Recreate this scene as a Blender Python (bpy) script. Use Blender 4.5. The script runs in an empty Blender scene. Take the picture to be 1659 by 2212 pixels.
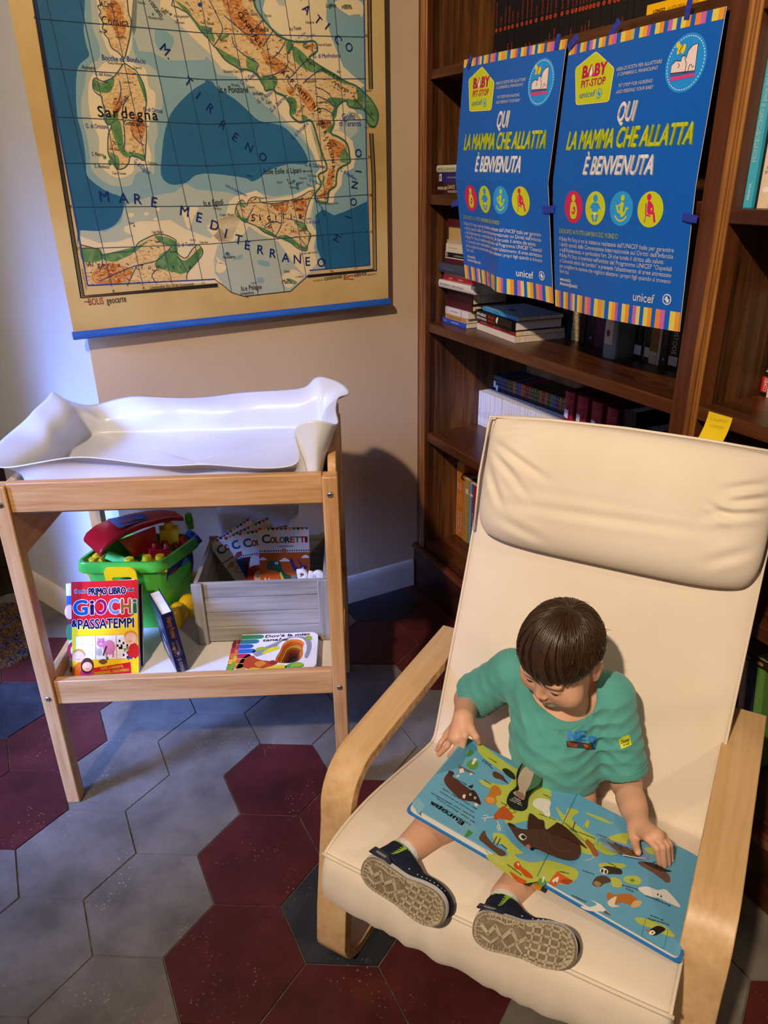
import bpy, bmesh, math, random
import numpy as np
from mathutils import Vector as V, Matrix
from mathutils.geometry import delaunay_2d_cdt, tessellate_polygon

SC = bpy.context.scene
COL = SC.collection
rnd = random.Random(7)

# ------------------------------------------------------------------ camera
FOC, PITCH, ROLL, CAMH = 1611.037, 0.4237748, -0.0172765, 1.427663
def cam_axes():
    f = V((0, math.cos(PITCH), -math.sin(PITCH))); r = V((1, 0, 0)); u = r.cross(f)
    r2 = r * math.cos(ROLL) + u * math.sin(ROLL); u2 = -r * math.sin(ROLL) + u * math.cos(ROLL)
    return r2, u2, f
CR, CU, CF = cam_axes()
CAM = V((0, 0, CAMH))
cd = bpy.data.cameras.new('camera'); co = bpy.data.objects.new('camera', cd); COL.objects.link(co)
cd.sensor_fit = 'VERTICAL'; cd.sensor_height = 36.0; cd.lens = FOC / 2212 * 36.0
cd.clip_start = 0.02; cd.clip_end = 60
co.matrix_world = Matrix(((CR.x, CU.x, -CF.x, 0), (CR.y, CU.y, -CF.y, 0), (CR.z, CU.z, -CF.z, CAMH), (0, 0, 0, 1)))
SC.camera = co

# ------------------------------------------------------------------ light
SC.view_settings.view_transform = 'Standard'
SC.view_settings.look = 'None'
SC.view_settings.gamma = 1.0
SC.view_settings.use_curve_mapping = False
SC.view_settings.exposure = 0.14
w = bpy.data.worlds.new('world'); SC.world = w; w.use_nodes = True
bg = w.node_tree.nodes['Background']; bg.inputs[0].default_value = (1.0, 0.80, 0.62, 1); bg.inputs[1].default_value = 0.12
def lamp(name, kind, loc, energy, color, size=0.1, aim=None, size_y=None, spread=None):
    l = bpy.data.lights.new(name, kind); l.energy = energy; l.color = color
    o = bpy.data.objects.new(name, l); COL.objects.link(o); o.location = loc
    if kind == 'AREA':
        l.shape = 'RECTANGLE'; l.size = size; l.size_y = size_y or size
        if spread: l.spread = spread
    elif kind in ('POINT', 'SPOT'):
        l.shadow_soft_size = size
    if aim is not None:
        o.rotation_euler = (V(aim) - V(loc)).to_track_quat('-Z', 'Y').to_euler()
    return o
lo_ = lamp('ceiling_lamp', 'SPOT', (-1.3, -1.4, 3.7), 640, (1.0, 0.80, 0.60), 0.07, (0.45, 1.9, 0.95)); lo_.data.spot_size = math.radians(66); lo_.data.spot_blend = 1.0
lamp('warm_fill_lamp', 'POINT', (2.4, -1.6, 3.4), 90, (1.0, 0.80, 0.6), 0.12)  # dim warm fill added out of view, not a known ceiling fitting
lamp('doorway_daylight', 'AREA', (-2.7, 0.25, 1.5), 27, (0.17, 0.32, 1.0), 0.7, (-1.12, 1.62, 0.35), 1.4, 0.62)

# ------------------------------------------------------------------ pixel -> place helpers
def ray(u, v):
    return (CF * FOC + CR * (u - 829.5) + CU * (1106 - v)).normalized()
def on_plane(u, v, p0, n):
    d = ray(u, v); n = V(n); return CAM + d * ((V(p0) - CAM).dot(n) / d.dot(n))
def on_z(u, v, z=0.0): return on_plane(u, v, (0, 0, z), (0, 0, 1))
class Frame:
    def __init__(s, o, x, y, z):
        s.o, s.x, s.y, s.z = V(o), V(x), V(y), V(z)
    def p(s, a, b, c=0.0): return s.o + s.x * a + s.y * b + s.z * c
    def mat(s): return Matrix(((s.x.x, s.y.x, s.z.x, s.o.x), (s.x.y, s.y.y, s.z.y, s.o.y), (s.x.z, s.y.z, s.z.z, s.o.z), (0, 0, 0, 1)))
    def loc(s, q): q = V(q) - s.o; return V((q.dot(s.x), q.dot(s.y), q.dot(s.z)))
    def sub(s, a, b, c, rz=0.0):
        cz, sz = math.cos(rz), math.sin(rz)
        return Frame(s.p(a, b, c), s.x * cz + s.y * sz, s.y * cz - s.x * sz, s.z)
WORLD = Frame((0, 0, 0), (1, 0, 0), (0, 1, 0), (0, 0, 1))

# ------------------------------------------------------------------ materials
def srgb(h):
    if isinstance(h, str):
        h = h.lstrip('#'); h = [int(h[i:i + 2], 16) / 255 for i in (0, 2, 4)]
    return tuple(c / 12.92 if c <= 0.04045 else ((c + 0.055) / 1.055) ** 2.4 for c in h) + (1.0,)
def base_mat(name, rough=0.6, spec=0.4):
    m = bpy.data.materials.new(name); m.use_nodes = True
    b = m.node_tree.nodes['Principled BSDF']; b.inputs['Roughness'].default_value = rough
    b.inputs['Specular IOR Level'].default_value = spec
    return m, m.node_tree.nodes, m.node_tree.links, b
MATS = {}
def flat(h, rough=0.6, spec=0.4, **kw):
    """plain colour with a faint procedural mottling"""
    key = ('flat', h, rough, spec)
    if key in MATS: return MATS[key]
    m, N, L, b = base_mat('plain_' + str(h).strip('#'), rough, spec)
    c = srgb(h)
    n = N.new('ShaderNodeTexNoise'); n.inputs['Scale'].default_value = 60; n.inputs['Detail'].default_value = 3
    tc = N.new('ShaderNodeTexCoord'); L.new(tc.outputs['Object'], n.inputs['Vector'])
    r = N.new('ShaderNodeMix'); r.data_type = 'RGBA'; L.new(n.outputs['Fac'], r.inputs['Factor'])
    r.inputs['A'].default_value = tuple(x * 0.93 for x in c[:3]) + (1,); r.inputs['B'].default_value = tuple(min(1, x * 1.06) for x in c[:3]) + (1,)
    L.new(r.outputs['Result'], b.inputs['Base Color'])
    for k, v in kw.items(): b.inputs[k].default_value = v
    MATS[key] = m; return m
def noise_mat(name, cols, scale=8, detail=6, rough=0.6, spec=0.35, stretch=(1, 1, 1), bump=0.0, bscale=None, stops=None, dist=0.0, metal=0.0, rvar=0.0, sheen=0.0):
    m, N, L, b = base_mat(name, rough, spec)
    tc = N.new('ShaderNodeTexCoord'); mp = N.new('ShaderNodeMapping'); mp.inputs['Scale'].default_value = stretch
    L.new(tc.outputs['Object'], mp.inputs['Vector'])
    n = N.new('ShaderNodeTexNoise'); n.inputs['Scale'].default_value = scale; n.inputs['Detail'].default_value = detail; n.inputs['Distortion'].default_value = dist
    L.new(mp.outputs['Vector'], n.inputs['Vector'])
    cr = N.new('ShaderNodeValToRGB'); e = cr.color_ramp.elements
    k = len(cols); st = stops or [0.3 + 0.4 * i / (k - 1) for i in range(k)]
    while len(e) < k: e.new(0.5)
    for i in range(k): e[i].position = st[i]; e[i].color = srgb(cols[i])
    L.new(n.outputs['Fac'], cr.inputs['Fac']); L.new(cr.outputs['Color'], b.inputs['Base Color'])
    b.inputs['Metallic'].default_value = metal
    if sheen: b.inputs['Sheen Weight'].default_value = sheen
    if bump:
        n2 = N.new('ShaderNodeTexNoise'); n2.inputs['Scale'].default_value = bscale or scale * 4; n2.inputs['Detail'].default_value = 5
        L.new(mp.outputs['Vector'], n2.inputs['Vector'])
        bp = N.new('ShaderNodeBump'); bp.inputs['Strength'].default_value = bump; bp.inputs['Distance'].default_value = 0.004
        L.new(n2.outputs['Fac'], bp.inputs['Height']); L.new(bp.outputs['Normal'], b.inputs['Normal'])
    if rvar:
        mr = N.new('ShaderNodeMapRange'); mr.inputs['To Min'].default_value = rough - rvar; mr.inputs['To Max'].default_value = rough + rvar
        L.new(n.outputs['Fac'], mr.inputs['Value']); L.new(mr.outputs['Result'], b.inputs['Roughness'])
    return m
def wood_mat(name, dark, mid, light, axis=2, scale=1.0, rough=0.35, spec=0.45, knots=0.0, bump=0.12, coat=0.0):
    """grain running along one object axis, with optional knots"""
    m, N, L, b = base_mat(name, rough, spec)
    tc = N.new('ShaderNodeTexCoord'); mp = N.new('ShaderNodeMapping')
    st = [22 * scale] * 3; st[axis] = 1.3 * scale; mp.inputs['Scale'].default_value = st
    L.new(tc.outputs['Object'], mp.inputs['Vector'])
    vec = mp.outputs['Vector']
    if knots:
        vo = N.new('ShaderNodeTexVoronoi'); vo.inputs['Scale'].default_value = 4.2
        ms = N.new('ShaderNodeMapping'); s3 = [1.0] * 3; s3[axis] = 0.55; ms.inputs['Scale'].default_value = s3
        L.new(tc.outputs['Object'], ms.inputs['Vector']); L.new(ms.outputs['Vector'], vo.inputs['Vector'])
        mr = N.new('ShaderNodeMapRange'); mr.inputs['From Min'].default_value = 0.02; mr.inputs['From Max'].default_value = 0.16
        mr.inputs['To Min'].default_value = knots; mr.inputs['To Max'].default_value = 0
        L.new(vo.outputs['Distance'], mr.inputs['Value'])
        va = N.new('ShaderNodeVectorMath'); va.operation = 'ADD'
        cb = N.new('ShaderNodeCombineXYZ')
        for i in range(3): L.new(mr.outputs['Result'], cb.inputs[i])
        L.new(vec, va.inputs[0]); L.new(cb.outputs['Vector'], va.inputs[1]); vec = va.outputs['Vector']
    n = N.new('ShaderNodeTexNoise'); n.inputs['Scale'].default_value = 1.0; n.inputs['Detail'].default_value = 7; n.inputs['Roughness'].default_value = 0.62; n.inputs['Distortion'].default_value = 0.35
    L.new(vec, n.inputs['Vector'])
    wv = N.new('ShaderNodeTexNoise'); wv.inputs['Scale'].default_value = 5.0; wv.inputs['Detail'].default_value = 3
    L.new(vec, wv.inputs['Vector'])
    mx = N.new('ShaderNodeMath'); mx.operation = 'MULTIPLY_ADD'; mx.inputs[1].default_value = 0.35
    L.new(wv.outputs['Fac'], mx.inputs[0]); 
    ms2 = N.new('ShaderNodeMath'); ms2.operation = 'MULTIPLY'; ms2.inputs[1].default_value = 0.65
    L.new(n.outputs['Fac'], ms2.inputs[0]); L.new(ms2.outputs[0], mx.inputs[2])
    cr = N.new('ShaderNodeValToRGB'); e = cr.color_ramp.elements; e.new(0.5)
    for i, (p, c) in enumerate(((0.36, dark), (0.5, mid), (0.64, light))): e[i].position = p; e[i].color = srgb(c)
    L.new(mx.outputs[0], cr.inputs['Fac'])
    colr = cr.outputs['Color']
    if knots:
        kr = N.new('ShaderNodeMapRange'); kr.inputs['From Min'].default_value = 0.02; kr.inputs['From Max'].default_value = 0.075; kr.inputs['To Min'].default_value = 0.75; kr.inputs['To Max'].default_value = 0
        L.new(vo.outputs['Distance'], kr.inputs['Value'])
        km = N.new('ShaderNodeMix'); km.data_type = 'RGBA'; L.new(kr.outputs['Result'], km.inputs['Factor']); L.new(colr, km.inputs['A']); km.inputs['B'].default_value = srgb(dark)
        colr = km.outputs['Result']
    L.new(colr, b.inputs['Base Color'])
    if coat: b.inputs['Coat Weight'].default_value = coat; b.inputs['Coat Roughness'].default_value = 0.25
    bp = N.new('ShaderNodeBump'); bp.inputs['Strength'].default_value = bump; bp.inputs['Distance'].default_value = 0.002
    L.new(mx.outputs[0], bp.inputs['Height']); L.new(bp.outputs['Normal'], b.inputs['Normal'])
    return m

# ------------------------------------------------------------------ objects
def tag(o, label=None, cat=None, group=None, kind=None):
    if label: o['label'] = label
    if cat: o['category'] = cat
    if group: o['group'] = group
    if kind: o['kind'] = kind
    return o
def empty(name, loc, label, cat, group=None):
    o = bpy.data.objects.new(name, None); COL.objects.link(o); o.location = V(loc); o.empty_display_size = 0.05
    o['label'] = label; o['category'] = cat
    if group: o['group'] = group
    return o
def world_of(o):
    m = o.matrix_basis
    return (world_of(o.parent) @ o.matrix_parent_inverse @ m) if o.parent else m
def link(o, parent=None, M=None):
    COL.objects.link(o)
    if M is not None: o.matrix_basis = M
    if parent is not None:
        o.parent = parent; o.matrix_parent_inverse = world_of(parent).inverted()
    return o
def copy_tree(o, D, parent=None):
    """copy a thing with its parts and sub-parts, moved by the world matrix D"""
    c = o.copy(); COL.objects.link(c)
    if parent is None: c.matrix_basis = D @ o.matrix_basis
    else:
        c.parent = parent; c.matrix_parent_inverse = o.matrix_parent_inverse.copy()
    for ch in [q for q in bpy.data.objects if q.parent == o]: copy_tree(ch, D, c)
    return c
def smooth(o, ang=None):
    me = o.data
    for p in me.polygons: p.use_smooth = True
    if ang is not None:
        try: me.set_sharp_from_angle(angle=math.radians(ang))
        except Exception: pass
def raw(name, verts, faces, mats, parent=None, M=None, fm=None, sm=None):
    me = bpy.data.meshes.new(name); me.from_pydata([tuple(v) for v in verts], [], [tuple(f) for f in faces]); 
    for m in (mats if isinstance(mats, (list, tuple)) else [mats]): me.materials.append(m)
    if fm is not None: me.polygons.foreach_set('material_index', fm)
    me.update(); o = bpy.data.objects.new(name, me); link(o, parent, M)
    if sm is not None: smooth(o, sm if sm is not True else None)
    return o
class MB:
    def __init__(s): s.v, s.f, s.m = [], [], []
    def add(s, vs, fs, mi=0):
        k = len(s.v); s.v += [V(x) for x in vs]; s.f += [[i + k for i in f] for f in fs]; s.m += [mi] * len(fs); return s
    def box(s, a, b, mi=0, R=None, skip=()):
        (x0, y0, z0), (x1, y1, z1) = a, b
        vs = [V((x, y, z)) for z in (z0, z1) for y in (y0, y1) for x in (x0, x1)]
        if R is not None: vs = [R @ q for q in vs]
        return s.add(vs, [(0, 2, 3, 1), (4, 5, 7, 6), (0, 1, 5, 4), (2, 6, 7, 3), (0, 4, 6, 2), (1, 3, 7, 5)], mi)
    def prism(s, poly, z0, z1, mi=0, fr=None, side_mi=None):
        """2-D outline (counter-clockwise) extruded along the frame's z"""
        fr = fr or WORLD; n = len(poly)
        vs = [fr.p(x, y, z0) for x, y in poly] + [fr.p(x, y, z1) for x, y in poly]
        tri = tessellate_polygon([[V((x, y, 0)) for x, y in poly]])
        k = len(s.v); s.v += vs
        def ori(t):
            a, b, c = [poly[i] for i in t]; return (b[0] - a[0]) * (c[1] - a[1]) - (b[1] - a[1]) * (c[0] - a[0]) > 0
        if n <= 24 and _convex(poly):
            s.f += [[k + n + i for i in range(n)], [k + i for i in reversed(range(n))]]; s.m += [mi, mi]
        else:
            for t in tri:
                t = t if ori(t) else t[::-1]
                s.f += [[k + n + i for i in t], [k + i for i in t[::-1]]]; s.m += [mi, mi]
        for i in range(n):
            j = (i + 1) % n; s.f.append([k + i, k + j, k + n + j, k + n + i]); s.m.append(mi if side_mi is None else side_mi)
        return s
    def tube(s, pts, r, n=8, mi=0, cap=True, flat=1.0, up=None):
        pts = [V(p) for p in pts]; rs = r if isinstance(r, (list, tuple)) else [r] * len(pts)
        k = len(s.v); prev = None
        for i, p in enumerate(pts):
            t = (pts[min(i + 1, len(pts) - 1)] - pts[max(i - 1, 0)]).normalized()
            if prev is None:
                a = V(up) if up is not None else (V((0, 0, 1)) if abs(t.z) < 0.9 else V((1, 0, 0)))
            else: a = prev
            a = (a - t * a.dot(t)).normalized(); prev = a; b = t.cross(a)
            for j in range(n):
                th = 2 * math.pi * j / n; s.v.append(p + (a * math.cos(th) * flat + b * math.sin(th)) * rs[i])
        for i in range(len(pts) - 1):
            for j in range(n):
                j2 = (j + 1) % n; s.f.append([k + i * n + j, k + i * n + j2, k + (i + 1) * n + j2, k + (i + 1) * n + j]); s.m.append(mi)
        if cap:
            s.f.append([k + j for j in reversed(range(n))]); s.f.append([k + (len(pts) - 1) * n + j for j in range(n)]); s.m += [mi, mi]
        return s
    def lathe(s, prof, c, ax=(0, 0, 1), n=24, mi=0):
        ax = V(ax).normalized(); a = V((1, 0, 0)) if abs(ax.x) < 0.9 else V((0, 1, 0)); a = (a - ax * a.dot(ax)).normalized(); b = ax.cross(a); c = V(c)
        k = len(s.v)
        for r, h in prof:
            for j in range(n):
                th = 2 * math.pi * j / n; s.v.append(c + ax * h + (a * math.cos(th) + b * math.sin(th)) * r)
        for i in range(len(prof) - 1):
            for j in range(n):
                j2 = (j + 1) % n; s.f.append([k + i * n + j, k + i * n + j2, k + (i + 1) * n + j2, k + (i + 1) * n + j]); s.m.append(mi)
        s.f.append([k + j for j in reversed(range(n))]); s.f.append([k + (len(prof) - 1) * n + j for j in range(n)]); s.m += [mi, mi]
        return s
    def build(s, name, mats, parent=None, M=None, bevel=0.0, seg=2, sm=None, subd=0):
        o = raw(name, s.v, s.f, mats, parent, M, s.m)
        if sm is not None: smooth(o, sm if sm is not True else None)
        if bevel:
            md = o.modifiers.new('edge', 'BEVEL'); md.width = bevel; md.segments = seg; md.limit_method = 'ANGLE'; md.angle_limit = math.radians(40)
            smooth(o, 50)
        if subd:
            md = o.modifiers.new('sub', 'SUBSURF'); md.levels = subd; md.render_levels = subd; smooth(o)
        return o
def _convex(p):
    n = len(p); sg = 0
    for i in range(n):
        a, b, c = p[i], p[(i + 1) % n], p[(i + 2) % n]
        z = (b[0] - a[0]) * (c[1] - b[1]) - (b[1] - a[1]) * (c[0] - b[0])
        if abs(z) < 1e-12: continue
        if sg == 0: sg = z
        elif sg * z < 0: return False
    return True
def rrect(x0, y0, x1, y1, r, n=5, which=(1, 1, 1, 1)):
    """rounded rectangle, corners: bl, br, tr, tl"""
    out = []
    for (cx, cy, a0, k) in ((x0, y0, 180, 0), (x1, y0, 270, 1), (x1, y1, 0, 2), (x0, y1, 90, 3)):
        if not which[k]: out.append((cx, cy)); continue
        ox = cx + (r if cx == x0 else -r); oy = cy + (r if cy == y0 else -r)
        for i in range(n + 1):
            a = math.radians(a0 + 90 * i / n); out.append((ox + r * math.cos(a), oy + r * math.sin(a)))
    return out
def ell(cx, cy, rx, ry, n=24, rot=0.0):
    c, s = math.cos(rot), math.sin(rot)
    return [(cx + rx * math.cos(t) * c - ry * math.sin(t) * s, cy + rx * math.cos(t) * s + ry * math.sin(t) * c) for t in [2 * math.pi * i / n for i in range(n)]]
def spline(pts, k=6, closed=True):
    """Catmull-Rom through 2-D or 3-D points"""
    P = [np.array(p, float) for p in pts]; n = len(P); out = []
    for i in range(n if closed else n - 1):
        g = (lambda j: P[j % n]) if closed else (lambda j: P[min(max(j, 0), n - 1)])
        a, b, c, d = g(i - 1), g(i), g(i + 1), g(i + 2)
        for t in np.arange(k) / k:
            out.append(tuple(0.5 * (2 * b + (c - a) * t + (2 * a - 5 * b + 4 * c - d) * t * t + (3 * b - a - 3 * c + d) * t ** 3)))
    if not closed: out.append(tuple(P[-1]))
    return out

# ------------------------------------------------------------------ prints: flat artwork laid on a surface, all in one mesh
TXT = {}
def text_mesh(s, bold=0.0):
    k = (s, bold)
    if k in TXT: return TXT[k]
    cu = bpy.data.curves.new('lettering', 'FONT'); cu.body = s; cu.size = 1.0; cu.offset = bold; cu.resolution_u = 3
    o = bpy.data.objects.new('lettering', cu); COL.objects.link(o)
    dg = bpy.context.evaluated_depsgraph_get(); me = o.evaluated_get(dg).to_mesh()
    vs = [(v.co.x, v.co.y) for v in me.vertices]; fs = [tuple(p.vertices) for p in me.polygons]
    o.evaluated_get(dg).to_mesh_clear(); bpy.data.objects.remove(o); bpy.data.curves.remove(cu)
    if not vs: vs = [(0, 0)]
    x0 = min(v[0] for v in vs); x1 = max(v[0] for v in vs)
    TXT[k] = (vs, fs, x0, x1); return TXT[k]
class Print:
    """fn(x, y, h) maps artwork coordinates plus height to a point; every layer rises a fraction of a millimetre"""
    def __init__(s, fn, step=None, lift=0.00012):
        s.fn, s.step, s.lift = fn, step, lift; s.v, s.f, s.m, s.mats = [], [], [], []; s.base = 0
    def mi(s, m):
        if isinstance(m, str): m = flat(m, s.rough if hasattr(s, 'rough') else 0.55)
        if m not in s.mats: s.mats.append(m)
        return s.mats.index(m)
    def _emit(s, vs, fs, m, layer):
        k = len(s.v); h = s.lift * layer; i = s.mi(m)
        s.v += [s.fn(x, y, h) for x, y in vs]
        for f in fs:
            a, b, c = vs[f[0]], vs[f[1]], vs[f[2]]
            if (b[0] - a[0]) * (c[1] - a[1]) - (b[1] - a[1]) * (c[0] - a[0]) < 0: f = tuple(reversed(f))
            s.f.append([k + q for q in f]); s.m.append(i)
    def poly(s, pts, m, layer=1, step=None):
        step = step or s.step
        pts = [tuple(p[:2]) for p in pts]
        if step:
            out = []
            for a, b in zip(pts, pts[1:] + pts[:1]):
                n = max(1, int(math.hypot(b[0] - a[0], b[1] - a[1]) / step))
                out += [(a[0] + (b[0] - a[0]) * t / n, a[1] + (b[1] - a[1]) * t / n) for t in range(n)]
            pts = out; n0 = len(pts)
            xs = [p[0] for p in pts]; ys = [p[1] for p in pts]; ins = []
            x = min(xs) + step / 2
            while x < max(xs):
                y = min(ys) + step / 2
                while y < max(ys): ins.append((x + 1e-4 * step, y)); y += step
                x += step
            vv = [V(p) for p in pts + ins]
            r = delaunay_2d_cdt(vv, [], [list(range(n0))], 1, 1e-9)
            s._emit([(q.x, q.y) for q in r[0]], [tuple(f) for f in r[2]], m, layer)
        else:
            tri = tessellate_polygon([[V((x, y, 0)) for x, y in pts]])
            s._emit(pts, [tuple(t) for t in tri], m, layer)
        return s
    def rect(s, x0, y0, x1, y1, m, layer=1): return s.poly([(x0, y0), (x1, y0), (x1, y1), (x0, y1)], m, layer)
    def line(s, pts, wd, m, layer=2, closed=False):
        pts = [np.array(p[:2], float) for p in pts]
        if closed: pts = pts + [pts[0]]
        vs, fs = [], []
        for i, p in enumerate(pts):
            t = pts[min(i + 1, len(pts) - 1)] - pts[max(i - 1, 0)]
            if closed and i in (0, len(pts) - 1): t = pts[1] - pts[-2]
            t = t / (np.linalg.norm(t) + 1e-12); n = np.array([-t[1], t[0]]) * wd / 2
            vs += [tuple(p + n), tuple(p - n)]
        for i in range(len(pts) - 1): fs.append((2 * i, 2 * i + 1, 2 * i + 3, 2 * i + 2))
        s._emit(vs, fs, m, layer); return s
    def text(s, t, x, y, size, m, layer=3, rot=0.0, bold=0.0, xs=1.0, shear=0.0, align='l', width=None, outline=None, ow=0.04, arc=None):
        """width fits the string to that length; y is the baseline"""
        if outline is not None:
            s.text(t, x, y, size, outline, layer, rot, bold + ow, xs, shear, align, width); layer += 1
        vs, fs, a0, a1 = text_mesh(t, 0.0)
        if width is not None: xs = width / max(1e-6, (a1 - a0) * size)
        off = {'l': a0, 'c': (a0 + a1) / 2, 'r': a1}[align]
        c, sn = math.cos(rot), math.sin(rot); out = []
        for vx, vy in vs:
            px = (vx - off) * size * xs + vy * size * shear; py = vy * size
            if arc: py += arc * ((px) ** 2)
            out.append((x + px * c - py * sn, y + px * sn + py * c))
        s._emit(out, fs, m, layer)
        if bold > 0:      # heavier strokes: the same letters again, shifted by a fraction of the stroke
            r = bold * size * .8; n = 4 if bold < .045 else 8
            for i in range(n):
                dx, dy = r * math.cos(6.2832 * i / n), r * math.sin(6.2832 * i / n); s._emit([(q[0] + dx, q[1] + dy) for q in out], fs, m, layer)
        return s
    def build(s, name, parent=None): 
        return raw(name, s.v, s.f, s.mats, parent, None, s.m)
    def merge(s, mb, mats):
        """append to an MB whose materials list is mats (extended in place)"""
        ids = []
        for m in s.mats:
            if m not in mats: mats.append(m)
            ids.append(mats.index(m))
        k = len(mb.v); mb.v += [V(q) for q in s.v]; mb.f += [[i + k for i in f] for f in s.f]; mb.m += [ids[i] for i in s.m]
def homog(src, dst):
    A = []; b = []
    for (x, y), (X, Y) in zip(src, dst):
        A += [[x, y, 1, 0, 0, 0, -X * x, -X * y], [0, 0, 0, x, y, 1, -Y * x, -Y * y]]; b += [X, Y]
    h = np.linalg.solve(np.array(A, float), np.array(b, float)); H = np.append(h, 1).reshape(3, 3)
    def f(x, y):
        q = H @ np.array([x, y, 1.0]); return (q[0] / q[2], q[1] / q[2])
    return f
# ================================================================== ROOM
ORDER = 1
def stone(name, a, b, c, speck, rough):
    m, N, L, bs = base_mat(name, rough, 0.5)
    tc = N.new('ShaderNodeTexCoord')
    n = N.new('ShaderNodeTexNoise'); n.inputs['Scale'].default_value = 5; n.inputs['Detail'].default_value = 9; n.inputs['Roughness'].default_value = 0.65
    L.new(tc.outputs['Object'], n.inputs['Vector'])
    cr = N.new('ShaderNodeValToRGB'); e = cr.color_ramp.elements; e.new(0.5)
    for i, (p, q) in enumerate(((0.32, a), (0.5, b), (0.7, c))): e[i].position = p; e[i].color = srgb(q)
    L.new(n.outputs['Fac'], cr.inputs['Fac'])
    vo = N.new('ShaderNodeTexVoronoi'); vo.inputs['Scale'].default_value = 95; L.new(tc.outputs['Object'], vo.inputs['Vector'])
    n3 = N.new('ShaderNodeTexNoise'); n3.inputs['Scale'].default_value = 7; L.new(tc.outputs['Object'], n3.inputs['Vector'])
    mr = N.new('ShaderNodeMapRange'); mr.inputs['From Min'].default_value = 0.07; mr.inputs['From Max'].default_value = 0.22; mr.inputs['To Min'].default_value = 1; mr.inputs['To Max'].default_value = 0
    L.new(vo.outputs['Distance'], mr.inputs['Value'])
    m2 = N.new('ShaderNodeMapRange'); m2.inputs['From Min'].default_value = 0.5; m2.inputs['From Max'].default_value = 0.72
    L.new(n3.outputs['Fac'], m2.inputs['Value'])
    mu = N.new('ShaderNodeMath'); mu.operation = 'MULTIPLY'; L.new(mr.outputs['Result'], mu.inputs[0]); L.new(m2.outputs['Result'], mu.inputs[1])
    mx = N.new('ShaderNodeMix'); mx.data_type = 'RGBA'; L.new(mu.outputs[0], mx.inputs['Factor']); L.new(cr.outputs['Color'], mx.inputs['A']); mx.inputs['B'].default_value = srgb(speck)
    L.new(mx.outputs['Result'], bs.inputs['Base Color'])
    r = N.new('ShaderNodeMapRange'); r.inputs['To Min'].default_value = rough - 0.14; r.inputs['To Max'].default_value = rough + 0.16
    L.new(n.outputs['Fac'], r.inputs['Value']); L.new(r.outputs['Result'], bs.inputs['Roughness'])
    bp = N.new('ShaderNodeBump'); bp.inputs['Strength'].default_value = 0.35; bp.inputs['Distance'].default_value = 0.003
    nb = N.new('ShaderNodeTexNoise'); nb.inputs['Scale'].default_value = 26; nb.inputs['Detail'].default_value = 8; L.new(tc.outputs['Object'], nb.inputs['Vector'])
    L.new(nb.outputs['Fac'], bp.inputs['Height']); L.new(bp.outputs['Normal'], bs.inputs['Normal'])
    return m
M_RED = stone('red_cement_tile', '#33100f', '#471615', '#591f1c', '#a07868', 0.46)
M_GREY = stone('grey_cement_tile', '#4d4841', '#676057', '#7d756b', '#a89f91', 0.48)
M_BLACK = stone('black_cement_tile', '#17181b', '#23252a', '#3a3c42', '#77777a', 0.5)
M_GROUT = noise_mat('grout', ['#4d443c', '#7a6f63'], 30, 5, 0.9, 0.2)
HS, HTH, HO = 0.1443082, -0.0558127, (-0.3017, 1.2432)
RED = {(-3, 2), (-3, 3), (0, 1), (0, 0), (0, -1), (1, 0), (1, -2), (2, -2), (1, 3), (2, 3), (2, 2), (2, 4), (-3, 4), (-4, 3), (-4, 5), (-5, 5), (5, -4), (3, 2), (3, 1), (4, 1)}
GREY = {(-2, 1), (-2, 2), (-1, 1), (-1, 2), (-2, 3), (-1, 3), (-1, 0), (-2, 0), (-1, -1), (1, 1), (2, 0), (2, 1), (1, 2), (0, 2), (-3, 1), (-4, 6), (-5, 6), (-5, 7), (3, -3), (5, -3), (-2, 4), (3, 0), (-1, 4)}
BLK = {(1, -1), (1, 4), (-4, 4), (0, 3), (2, -1), (3, -1), (5, -2)}
mb = MB(); c, s_ = math.cos(HTH), math.sin(HTH)
mb.add([(-4.2, -2.6, -0.0035), (4.2, -2.6, -0.0035), (4.2, 5, -0.0035), (-4.2, 5, -0.0035)], [(0, 1, 2, 3)], 3)
for i in range(-16, 17):
    for j in range(-20, 21):
        lx, ly = HS * 1.5 * i, HS * math.sqrt(3) * (i / 2 + j)
        x, y = HO[0] + c * lx - s_ * ly, HO[1] + s_ * lx + c * ly
        if not (-3.2 < x < 3.2 and -1.8 < y < 3.9): continue
        k = 0 if (i, j) in RED else 1 if (i, j) in GREY else 2 if (i, j) in BLK else (i * 7 + j * 13 + i * j * 5) % 3
        dz = rnd.uniform(-0.0006, 0.0006); gap = 0.0016
        def ring(r, z): return [(x + r * math.cos(HTH + math.pi / 3 * q), y + r * math.sin(HTH + math.pi / 3 * q), z) for q in range(6)]
        vs = ring(HS - gap, -0.003) + ring(HS - gap - 0.0008, dz)
        mb.add(vs, [[6 + q for q in range(6)]] + [[q, (q + 1) % 6, 6 + (q + 1) % 6, 6 + q] for q in range(6)], k)
o = mb.build('floor', [M_RED, M_GREY, M_BLACK, M_GROUT]); tag(o, kind='structure')
try: bpy.data.materials
except Exception: pass

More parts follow.
